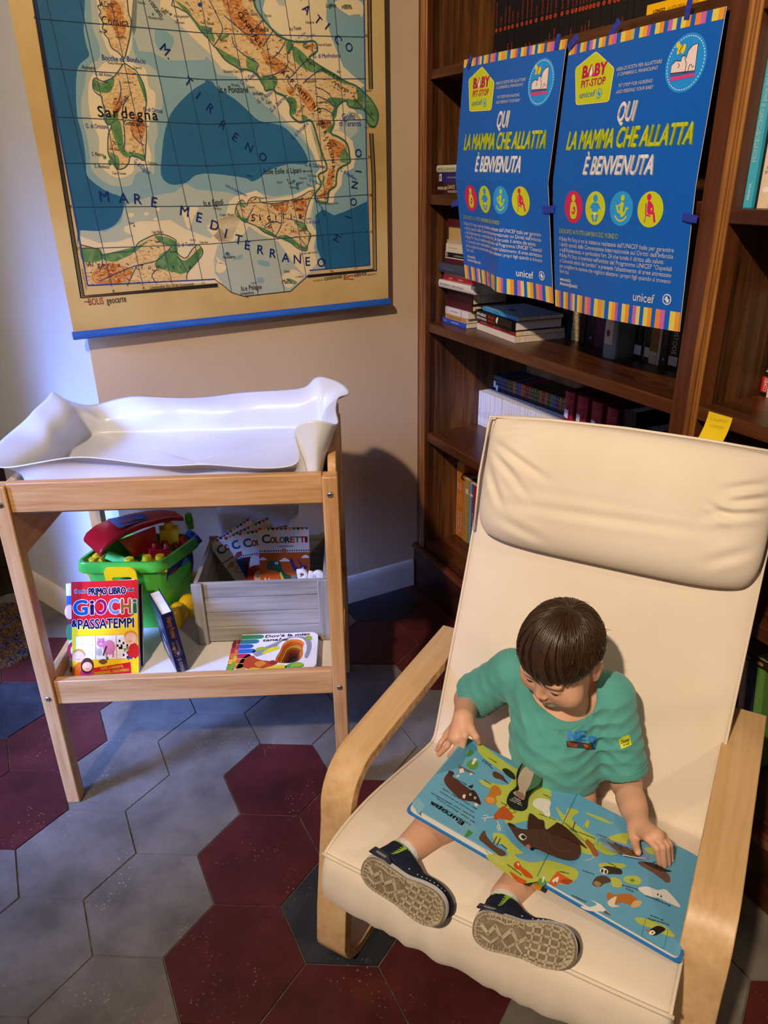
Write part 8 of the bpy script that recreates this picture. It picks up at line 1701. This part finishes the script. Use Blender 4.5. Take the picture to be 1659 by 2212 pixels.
# left hand: fingers curled down on the page, thumb on the lodge flap
KL = [pc(1432, 1806, .222), pc(1423, 1806, .215), pc(1412, 1807, .208), pc(1400, 1811, .201)]   # little .. index
body.cone(WL, (KL[1] + KL[2]) / 2, .0170, .0140, .008)
for kk in KL: body.cone(WL + (kk - WL) * .3, kk, .0115, .0078, .005)
tipsL = [(pc(1448, 1826, .214), pz_(1451, 1856, .3885)), (pc(1441, 1827, .205), pz_(1444, 1864, .3900)), (pc(1431, 1830, .197), pz_(1435, 1868, .3915)), (pc(1418, 1832, .190), pz_(1425, 1864, .3935))]
for kk, (m_, t_), r in zip(KL, tipsL, (.0050, .0056, .0058, .0058)): finger([kk, m_, t_], r + .0006, r - .0008, .0010)
body.cone(WL + np.array([-.006, -.006, -.002]), pc(1369, 1808, .218), .0120, .0090, .006); finger([pc(1369, 1808, .218), pc(1373, 1825, .204), pz_(1378, 1841, .4065)], .0082, .0060)
# legs
HRp, KRp, AR = np.array([.315, .300, .358]), np.array([.236, .150, .404]), pc(884, 1832, .004)
HLp, KLp, AL = np.array([.400, .300, .350]), np.array([.400, .140, .372]), pc(1092, 1938, .004)
body.cone(HRp, KRp, .044, .034, .02).cone(KRp, KRp * .55 + AR * .45, .034, .034, .015).cone(KRp * .55 + AR * .45, AR, .034, .0235, .015)
body.cone(HLp, KLp, .042, .030, .02).cone(KLp, KLp * .55 + AL * .45, .031, .032, .015).cone(KLp * .55 + AL * .45, AL, .032, .0235, .015)
bo = body.build('body', [M_SKIN], kid, CM, 2)
co_ = np.zeros(len(bo.data.vertices) * 3, np.float32); bo.data.vertices.foreach_get('co', co_); co_ = co_.reshape(-1, 3)
fl = np.zeros(len(co_), np.float32); q = (co_ - hc_) @ HR.T / HSC
for c_, r_, a_ in (((0, .084, -.061), (.0135, .012, .009), .75), ((-.036, .068, -.040), (.02, .03, .016), .22), ((.036, .068, -.040), (.02, .03, .016), .22), ((0, .093, -.038), (.010, .012, .008), .25), ((.072, -.012, -.02), (.012, .03, .035), .30)):
    fl = np.maximum(fl, a_ * np.clip(1.6 - 1.6 * np.sqrt((((q - np.array(c_)) / np.array(r_)) ** 2).sum(1)), 0, 1))
for t_ in [t[1] for t in tipsR + tipsL]: fl = np.maximum(fl, .25 * np.clip(1 - np.linalg.norm(co_ - t_, axis=1) / .011, 0, 1))
at = bo.data.attributes.new('flush', 'FLOAT', 'POINT'); at.data.foreach_set('value', fl)
# brows and lashes
M_BROW = flat('#3a2417', .6)
for sx in (-1, 1):
    mb = MB(); mb.tube([H(sx * (.014 + .028 * t), .0775 - .012 * t * t, .012 + .004 * math.sin(math.pi * t)) for t in np.linspace(0, 1, 8)], [.0010, .0017, .0020, .0020, .0018, .0015, .0011, .0005], 6); mb.build('eyebrow', [M_BROW], kid, CM, sm=True)
    mb = MB(); mb.tube([H(sx * (.017 + .023 * t), .0758 - .006 * (2 * t - 1) ** 2 , -.0215 - .0025 * math.sin(math.pi * t)) for t in np.linspace(0, 1, 9)], [.0003, .0008, .0010, .0011, .0012, .0012, .0011, .0009, .0004], 6); mb.build('eyelash', [flat('#20140d', .6)], kid, CM, sm=True)
# nails
M_NAIL = flat('#e0b2a0', .35)
for (m_, t_), kk in list(zip(tipsL, KL)) + list(zip(tipsR, KR)):
    d_ = V(t_ - m_).normalized(); out = (V((.02, -.5, .8)) - d_ * V((.02, -.5, .8)).dot(d_)).normalized(); c0 = V(t_) - d_ * .0005 + out * .0048; sd = d_.cross(out)
    mb = MB(); mb.add([c0 + d_ * (a * .0036) + sd * (b * .0030) - out * (abs(b) * .0012 - .0004 * (1 - abs(b)) + .0006 * (a > .5)) for a in (-1, -.3, .4, .9) for b in (-.9, -.4, .4, .9)], [(i * 4 + j, i * 4 + j + 1, i * 4 + j + 5, i * 4 + j + 4) for i in range(3) for j in range(3)]); mb.build('fingernail', [M_NAIL], kid, CM, sm=True)
# ------------------------------------------------------------------ hair
def hair_mat():
    m, N, L, b = base_mat('dark_brown_hair', .34, .5)
    tc = N.new('ShaderNodeTexCoord'); n = N.new('ShaderNodeTexNoise'); n.inputs['Scale'].default_value = 60; n.inputs['Detail'].default_value = 3; L.new(tc.outputs['Object'], n.inputs['Vector'])
    r = N.new('ShaderNodeMix'); r.data_type = 'RGBA'; r.inputs['A'].default_value = srgb('#2a1a0e'); r.inputs['B'].default_value = srgb('#4b3321'); L.new(n.outputs['Fac'], r.inputs['Factor']); L.new(r.outputs['Result'], b.inputs['Base Color'])
    return m
M_HAIR = hair_mat()
hp = Field((.22, .17, .55), (.46, .44, .80), .0026)
hp.ell(H(0, -.010, .022), (0.06779, 0.07781, 0.07189), HR, .01)
hp.ell(H(0, .105, -.062), (0.06006, 0.05642, 0.06552), HR, .006, 'sub'); 
for sx in (-1, 1): hp.ell(H(sx * .080, .020, -.060), (0.02730, 0.04095, 0.05005), HR, .006, 'sub')
hp.ell(H(0, -.03, -.09), (0.08190, 0.06370, 0.03640), HR, .008, 'sub')
hair = hp.build('hair', [M_HAIR], kid, CM, 2)
mb = MB(); rg = random.Random(21)
pole = np.array([.10, -.42, .90]); pole /= np.linalg.norm(pole); e1 = np.cross(pole, np.array([1, 0, 0])); e1 /= np.linalg.norm(e1); e1 = -e1 if e1[1] < 0 else e1; e2 = np.cross(e1, pole); e2 = -e2 if e2[0] < 0 else e2
RX = np.array([.0745, .0855, .0790]); HC0 = np.array([0, -.010, .022])
def on_head(th, ph, rr): 
    d = pole * math.cos(th) + (e1 * math.cos(ph) + e2 * math.sin(ph)) * math.sin(th); t = 1 / math.sqrt(((d / RX) ** 2).sum()); return HC0 + d * (t + rr)
def th_end(ph):          # how far each lock reaches, front is ph = 0, child's left ph = 90 degrees
    a = math.degrees(ph) % 360
    xs = [0, 25, 45, 65, 80, 95, 115, 140, 180, 220, 245, 265, 280, 295, 315, 335, 360]; ys = [112, 114, 114, 110, 102, 92, 98, 108, 110, 108, 98, 92, 102, 108, 110, 110, 112]
    return math.radians(float(np.interp(a, xs, ys)))
NL_ = 2600
for i in range(NL_):
    ph = rg.uniform(0, 2 * math.pi); 
    if i % 3 == 0: ph = rg.gauss(0, .75)
    te = th_end(ph) + rg.uniform(-.20, .10); ts = rg.uniform(.03, .85) * te * (.35 if i % 2 else 1.0)
    lay = rg.uniform(.0004, .0062); wv_ = (rg.uniform(0, .16), rg.uniform(0, 6.3), rg.uniform(0, .0012)); sw = rg.uniform(-.10, .10) - .20 * math.cos(ph); n_ = 11; pts = []; rs = []
    for j in range(n_):
        t = j / (n_ - 1); th = ts + (te - ts) * t; rr = lay * math.sin(min(1, t * 3 + .15) * math.pi / 2) + (.004 * t ** 3 if abs(((ph + math.pi) % (2 * math.pi)) - math.pi) < 1.1 else 0)
        pp = on_head(th, ph + sw * t * t + wv_[0] * math.sin(wv_[1] + 3.2 * t), rr + wv_[2] * math.sin(wv_[1] + 5 * t)); pts.append(V(H(*pp))); rs.append(.66 * min(1, .35 + 4 * t) * (.0009 + .0011 * math.sin(math.pi * min(1, .12 + t * .95))) * (1.25 - t * .85))
    mb.tube(pts, rs, 4, cap=False, flat=.45, up=hc_ * 0 + (np.array(pts[0]) - hc_))
# curved forelocks on the brow
for k, (a0, a1, t0, L_) in enumerate(((-.20, .42, .5, 120), (-.1, .5, .55, 121), (.02, .52, .6, 124), (-.35, .1, .6, 122), (-.5, -.3, .7, 119), (.25, .62, .6, 117), (.45, .75, .7, 114), (-.7, -.62, .7, 116), (.12, .3, .6, 127), (-.05, .18, .6, 126))):
    for s_ in range(20):
        o1, o2, o3 = rg.uniform(-.09, .09), rg.uniform(-.05, .05), rg.uniform(-.25, .25); te = math.radians(L_ + rg.uniform(-4, 2)); pts = []; rs = []
        for j in range(13):
            t = j / 12; th = t0 - o3 + (te - t0 + o3) * t; pts.append(V(H(*on_head(th, a0 + (a1 - a0) * t ** 2.2 + o1 * (1 - t) + o2 * t * .4, .0065 + .0025 * math.sin(t * 3) + .003 * t ** 2 - rg.uniform(0, .0003))))); rs.append(.0012 * min(1, .1 + 5 * t) * (1.1 - t ** 2))
        mb.tube(pts, rs, 4, cap=False, flat=.5, up=np.array(pts[0]) - hc_)
for s_ in range(26):      # fly-away ends
    ph = rg.uniform(0, 6.28); th = rg.uniform(.1, 1.7); p0 = on_head(th, ph, .004); p1 = on_head(th + .18, ph + rg.uniform(-.2, .2), .010 + rg.random() * .008); mb.tube([V(H(*p0)), V(H(*((p0 + p1) / 2 * 1.005))), V(H(*p1))], [.0006, .0004, .0002], 4, cap=False)
mb.build('hair_locks', [M_HAIR], hair, CM, sm=True)
# ------------------------------------------------------------------ t-shirt
M_TEE = noise_mat('teal_jersey', ['#4c958c', '#549f96', '#5da89f'], 14, 5, .85, .2, bump=.12, bscale=650, sheen=.2)
ts_ = Field((.10, .16, .325), (.56, .50, .62), .0028)
ts_.ell((.358, .330, .410), (.084, .086, .080), None, .02).ell((.348, .325, .462), (.086, .088, .080), None, .03).ell((.335, .352, .522), (.094, .073, .064), None, .03)
ts_.cone((.240, .376, .540), (.428, .368, .558), .042, .042, .025)
cR = ER + (SR - ER) * .10; cL = EL + (SL - EL) * .14
sl_ = Field(ts_.lo, ts_.lo + .01, .0028); sl_.n = ts_.n; sl_.f = np.full(tuple(ts_.n), .2, np.float32)
def sleeve(S_, C_, r0, r1): sl_.cone(S_, C_ + (C_ - S_) * .12, r0, r1 + .001, .004)
sleeve(SR, cR, .044, .0455); sleeve(SL, cL, .044, .0440)
def creases(x, y, z):
    d = 0 * x
    for (c0, dr, wl, am, rd) in (((.262, .30, .470), (.35, .25, 1), .026, .0022, .075), ((.42, .30, .50), (-.5, .1, 1), .026, .0034, .075), ((.34, .24, .42), (.35, -.1, 1), .030, .0030, .085), ((.30, .30, .52), (.9, .1, .6), .030, .0026, .06), ((.40, .30, .53), (.9, 0, -.5), .028, .0026, .06), ((.455, .34, .47), (.3, .2, 1), .022, .0026, .05), ((.20, .36, .49), (1, .3, .5), .024, .0026, .05)):
        n_ = np.array(dr) / np.linalg.norm(dr); ph = ((x - c0[0]) * n_[0] + (y - c0[1]) * n_[1] + (z - c0[2]) * n_[2]) / wl * 6.283; r = np.sqrt((x - c0[0]) ** 2 + (y - c0[1]) ** 2 + (z - c0[2]) ** 2)
        ph = ph + 1.6 * np.sin(x * 60 + y * 35) * .5 + np.sin(z * 50) * .5; d = d + 2.0 * am * np.exp(-(r / rd) ** 2) * (np.abs(np.sin(ph * .5)) ** .8 - .6)
    return d
ts_.warp(creases); sl_.warp(creases)
sl_.plane_cut(cR, cR - SR, .085, .001); sl_.plane_cut(cL, cL - SL, .085, .001)
for S_, C_ in ((SR, cR), (SL, cL)): u_ = (C_ - S_) / np.linalg.norm(C_ - S_); sl_.cone(C_ - u_ * .012, C_ + u_ * .03, .0385, .044, .002, 'sub')
ts_._mix(tuple(slice(0, q) for q in ts_.n), sl_.f, .016, 'add')
nk = np.array(H(0, -.018, -.060)) * .5 + np.array([.336, .352, .550]) * .5; nd_ = np.array(H(0, -.018, -.055)) - np.array([.336, .352, .550]); nd_ /= np.linalg.norm(nd_); nd2 = nd_ + np.array([0, -.30, 0]); nd2 /= np.linalg.norm(nd2)
na = np.cross(nd2, np.array([0, 1, 0])); na /= np.linalg.norm(na); nb_ = np.cross(nd2, na)
nc = np.array([.340, .332, .564])
ts_.plane_cut(nc - nd2 * .006, nd2, .075, .003); ts_.ell(nc, (.047, .043, .030), np.stack([na, nb_, nd2]), .003, 'sub')
hem = np.array([.352, .320, .352]); ts_.plane_cut(hem, (.10, .15, -1), .13, .002)
tee = ts_.build('tshirt', [M_TEE], kid, CM, 2)
from mathutils.bvhtree import BVHTree
bt_ = BVHTree.FromPolygons([v.co for v in tee.data.vertices], [tuple(p.vertices) for p in tee.data.polygons])
# ribbed collar and stitched hems follow the edges of the cloth
def hug(pts, r, name, dirs, sink=.3):
    out = []
    for p_ in pts: 
        loc, no, ix, ds = bt_.find_nearest(V(p_)); out.append(loc + no * (r * sink))
    mb = MB(); mb.tube(out + [out[0]], r, 8, cap=False); return mb.build(name, [M_TEE], tee, CM, sm=True)
for nm, grow, r_ in (('collar', .0035, .0040), ('collar_seam', .0105, .0009)):
    ring_ = []; rads = []
    for t in np.linspace(0, 2 * math.pi, 73)[:-1]:
        dr = na * math.cos(t) + nb_ * math.sin(t); best = .06
        for r in np.arange(.030, .090, .0012):
            h_ = bt_.ray_cast(V(nc + nd2 * .05 + dr * r), V(-nd2), .085)
            if h_[0] is not None and h_[1].dot(V(nd2)) > .15: best = r; break
        rads.append(best)
    rads = np.array(rads)
    for _ in range(4): rads = np.maximum(rads, (np.roll(rads, 1) + rads + np.roll(rads, -1)) / 3) * .5 + .5 * (np.roll(rads, 1) + rads + np.roll(rads, -1)) / 3
    for t, r in zip(np.linspace(0, 2 * math.pi, 73)[:-1], rads):
        dr = na * math.cos(t) + nb_ * math.sin(t); loc, no, ix, ds = bt_.ray_cast(V(nc + nd2 * .05 + dr * (r + grow)), V(-nd2)); ring_.append((loc if loc is not None else V(nc + dr * r)) + V(nd2) * .0012)
    for _ in range(3): ring_ = [(ring_[i - 1] + ring_[i] * 2 + ring_[(i + 1) % len(ring_)]) / 4 for i in range(len(ring_))]
    mb = MB(); mb.tube(ring_ + [ring_[0]], r_, 8, cap=False); mb.build(nm, [M_TEE], tee, CM, sm=True)
for S_, C_ in ((SR, cR), (SL, cL)):
    u_ = (C_ - S_) / np.linalg.norm(C_ - S_); a_ = np.cross(u_, [0, 0, 1.0]); a_ /= np.linalg.norm(a_); b_ = np.cross(u_, a_)
    hug([C_ - u_ * .016 + (a_ * math.cos(t) + b_ * math.sin(t)) * .05 for t in np.linspace(0, 2 * math.pi, 50)[:-1]], .0010, 'sleeve_seam', None, .3)
# print on the chest and patch on the sleeve, wrapped onto the cloth
def wrap_print(name, p00, p10, p01, fill):
    o_ = on_plane(*p00, CH.p(0, .25, 0), CH.y)
    def fn(X, Y, h):
        u = p00[0] + (p10[0] - p00[0]) * X + (p01[0] - p00[0]) * Y; v = p00[1] + (p10[1] - p00[1]) * X + (p01[1] - p00[1]) * Y
        d = ray(u, v); dl = V((d.dot(CH.x), d.dot(CH.y), d.dot(CH.z))); hit = bt_.ray_cast(CH.loc(CAM), dl)
        if hit[0] is None: hit = bt_.find_nearest(CH.loc(CAM) + dl * 1.4)
        q = hit[0] + hit[1] * (.0006 + h); return q
    p = Print(fn, step=.06, lift=.0003); p.rough = .6; fill(p); o = p.build(name, tee); o.matrix_basis = CM; return o
def chest(p):
    BL = '#1f74c8'
    for q in ([(.0, .34), (.10, .34), (.10, .66), (.24, .34), (.34, .34), (.34, .80), (.24, .80), (.24, .52), (.11, .82), (.0, .78)], [(.38, .32), (.66, .34), (.65, .44), (.48, .43), (.48, .54), (.62, .55), (.62, .65), (.48, .64), (.48, .76), (.66, .78), (.64, .88), (.38, .86)], [(.72, .30), (.82, .30), (.83, .52), (.90, .34), (1.0, .30), (1.0, .60), (.90, .60), (.84, .66), (.72, .60)]): p.poly(q, BL, 2)
    p.poly([(-.04, .30), (-.02, .02), (.3, -.02), (.95, -.04), (1.0, .30), (.9, .38), (.72, .24), (.5, .28), (.2, .32)], '#22303a', 1); p.poly([(.0, .26), (.02, .06), (.3, .02), (.36, .2), (.2, .24)], '#8a4a2a', 2); p.poly([(.55, .2), (.6, .02), (.85, .0), (.8, .14)], '#9a4a22', 2); p.poly([(.86, .30), (.98, .30), (.96, .04), (.88, .08)], BL, 2)
wrap_print('chest_print', (1226, 1614), (1288, 1618), (1226, 1570), chest)
def patch(p):
    p.poly(rrect(-.02, -.05, 1.02, 1.05, .06, 3), '#b8c21c', 1); p.poly(rrect(0, 0, 1, 1, .06, 3), '#d3de2a', 2)
    p.text('Disney', .10, .42, .56, '#23261a', 3, .04, .02, width=.80, shear=.2); p.text('100 YEARS', .22, .12, .24, '#23261a', 3, .03, .03, width=.6)
wrap_print('sleeve_patch', (1342, 1617), (1364, 1608), (1336, 1596), patch)
# ------------------------------------------------------------------ shoes and socks
M_NAVY = noise_mat('navy_knit', ['#0f1426', '#171d33', '#1d2540'], 300, 3, .75, .25, bump=.3, bscale=500)
M_LIME = flat('#8fb32c', .6); M_MIDS2 = flat('#d2d0d2', .5); M_SOLE = noise_mat('worn_rubber_sole', ['#94866f', '#a6987f', '#b3a68e'], 40, 6, .7, .25, bump=.15)
M_TREAD = noise_mat('dirty_tread_rubber', ['#6a5c49', '#7c6d58', '#8a7b65'], 60, 6, .85, .15, bump=.3); M_SOCK = noise_mat('white_sock', ['#c9c6c6', '#e0dddd'], 200, 3, .9, .1, bump=.4, bscale=400)
def shoe(O_, X_, n_, side, label, ank):
    n_ = np.array(n_, float); n_ /= np.linalg.norm(n_); X_ = np.array(X_, float); X_ -= n_ * (X_ @ n_); X_ /= np.linalg.norm(X_); Y_ = np.cross(n_, X_)
    SSC = .90
    F = Frame(CH.p(*O_), CH.x * X_[0] + CH.y * X_[1] + CH.z * X_[2], CH.x * Y_[0] + CH.y * Y_[1] + CH.z * Y_[2], CH.x * n_[0] + CH.y * n_[1] + CH.z * n_[2]); M = F.mat() @ Matrix.Scale(SSC, 4)
    fd = Field((-.10, -.055, -.105), (.10, .055, .005), .0024)          # z below the sole plane is into the shoe
    fd.ell((.036, -.002, -.030), (.052, .0315, .026), None, .02).ell((-.044, 0, -.036), (.038, .028, .036), None, .02).ell((-.020, 0, -.050), (.036, .027, .030), None, .02)
    al = F.loc(CH.p(*ank)); al = np.array(al) / SSC; fd.cone((-.044, 0, -.045), np.array([-.044, 0, -.045]) * .35 + al * .65, .030, .0300, .015)
    u_ = (al - np.array([-.044, 0, -.045])); u_ /= np.linalg.norm(u_) + 1e-9; tp = np.array([-.044, 0, -.045]) * .35 + al * .65
    fd.plane_cut(tp, u_, .05, .002); fd.cone(tp - u_ * .012, tp + u_ * .03, .0262, .029, .002, 'sub')
    fd.plane_cut((0, 0, -.012), (0, 0, 1), .14, .001)
    up = fd.build('shoe', [M_NAVY], kid, M, 2)
    up['label'] = label
    out = spline([(-.083, 0), (-.078, .018), (-.060, .028), (-.030, .027), (0, .026), (.030, .033), (.055, .034), (.074, .025), (.083, .006), (.080, -.014), (.064, -.029), (.035, -.033), (0, -.028), (-.030, -.028), (-.060, -.028), (-.078, -.018)], 4)
    mb = MB(); mb.prism([(x * 1.0, y) for x, y in out], -.013, -.003, fr=WORLD); mb.build('midsole', [M_MIDS2], up, M, bevel=.003)
    mb = MB(); sc = lambda k: [(x * k, y * k) for x, y in out]; mb.prism(sc(.99), -.0035, -.0008); so = mb.build('outsole', [M_TREAD], up, M, bevel=.001)
    # tread: raised rubber ribs and edging on the darker base
    p = MB()
    def rib(pts, wd=.0022, h=.0022):
        pts = [np.array(q, float) for q in pts]
        for a, b in zip(pts[:-1], pts[1:]):
            t = (b - a) / (np.linalg.norm(b - a) + 1e-9); nn = np.array([-t[1], t[0]]) * wd / 2; a2 = a - t * wd * .3; b2 = b + t * wd * .3
            p.prism([tuple(a2 - nn), tuple(b2 - nn), tuple(b2 + nn), tuple(a2 + nn)], -.001, h)
    inn = sc(.93); rib(inn + [inn[0]], .0040, .0018)
    def yr(x):
        ys = [q[1] for q in inn if abs(q[0] - x) < .006]; return (min(ys), max(ys)) if ys else (-.02, .02)
    for x in (.012, .026, .040, .054, .067): a, b = yr(x); rib([(x - .004, a), (x, (a + b) / 2), (x + .002, b)], .0042)
    for y0 in (-.021, -.010, .001, .012, .023): rib([(.004, y0), (.030, y0 * 1.12), (.056, y0 * 1.05), (.074, y0 * .6)], .0042)
    rib([(-.068, .006), (-.056, -.004), (-.046, .010), (-.034, -.006), (-.020, .010), (-.008, -.006), (.004, .004)], .0060); rib([(-.066, -.010), (-.050, -.016), (-.038, -.004), (-.024, -.018), (-.012, -.008), (.0, -.020)], .0040)
    rib([(-.060, .018), (-.046, .020), (-.030, .016), (-.014, .021), (0, .016)], .0030)
    for k in range(7): x = -.056 + k * .009; a, b = yr(x); rib([(x, b), (x + .001, b - .009)], .0022); rib([(x, a), (x + .001, a + .008)], .0022)
    for k in range(6): y = -.016 + k * .0064; rib([(-.078, y), (-.064, y * .9)], .0016)
    p.build('tread', [M_SOLE], up, M, bevel=.0004, seg=1)
    # lime stripes, heel clip with small window, eyelets
    def surf_pt(x, y_up, z):
        return V((x, y_up, z))
    tv = BVHTree.FromPolygons([v.co for v in up.data.vertices], [tuple(q.vertices) for q in up.data.polygons])
    def cling(pts, r, m, name, lift=.0004):
        o2 = []
        for q in pts:
            loc, no, ix, ds = tv.find_nearest(V(q)); o2.append(loc + no * lift)
        b3 = MB(); b3.tube(o2, r, 5); return b3
    b3 = MB()
    for k in range(7):
        z_ = -.020 - k * .0055; c3 = cling([(-.050 + .012 * t + k * .002, side * .05, z_ - .010 * t ** 2 - .004) for t in np.linspace(0, 3.2 - .25 * k, 10)], .0008, M_LIME, ''); b3.v, b3.f, b3.m = b3.v + c3.v, b3.f + [[i + len(b3.v) for i in f] for f in c3.f], b3.m + c3.m
    for k in range(5):
        c3 = cling([(-.066 + .011 * t, side * .05, -.064 - k * .0038 + .002 * t) for t in np.linspace(0, 3, 8)], .0007, M_LIME, ''); b3.v, b3.f, b3.m = b3.v + c3.v, b3.f + [[i + len(b3.v) for i in f] for f in c3.f], b3.m + c3.m
    b3.build('knit_stripes', [M_LIME], up, M, sm=True)
    b3 = MB()
    for k in range(9): c3 = cling([(-.006 + .0095 * k, side * .05, -.019 - .001 * k), (-.004 + .0095 * k, side * .05, -.0195 - .001 * k)], .0009, M_MIDS2, '', .0003); b3.v, b3.f, b3.m = b3.v + c3.v, b3.f + [[i + len(b3.v) for i in f] for f in c3.f], b3.m + c3.m
    b3.build('perforations', [flat('#c8c9cc', .6)], up, M, sm=True)
    b3 = MB(); b3.prism([(-.080, -.004), (-.078, -.026), (-.050, -.026), (-.036, -.010), (-.036, -.004)][::-1], .0275, .0305, fr=Frame((0, 0, 0), (1, 0, 0), (0, 0, 1), (0, side, 0))); hcp = b3.build('heel_clip', [flat('#141a30', .3)], up, M, bevel=.0012)
    b3 = MB(); b3.prism(rrect(-.070, -.0165, -.049, -.0105, .0028, 4), .0300, .0312, fr=Frame((0, 0, 0), (1, 0, 0), (0, 0, 1), (0, side, 0))); b3.build('air_window', [flat('#7d8496', .2)], hcp, M)
    b3 = MB(); q0, q1 = V(tp - u_ * .008), V(tp + u_ * .012); b3.tube([q0, (q0 + q1) / 2, q1], [.0270, .0268, .0262], 20, cap=False); b3.build('sock', [M_SOCK], up, M, sm=True)
    return up
OR_ = pc(868, 1926, -.078); OL_ = pc(1131, 2030, -.068)
shoe(OR_, pc(957, 1952, -.058) - pc(783, 1876, -.085), (.02, -.93, .36), 1, 'navy and lime sneaker on the foot nearer the left armrest, worn sole showing', AR)
shoe(OL_, pc(1238, 2040, -.045) - pc(1024, 1975, -.058), (.16, -.80, .58), 1, 'navy and lime sneaker on the foot in the middle of the seat front, worn sole showing', AL)
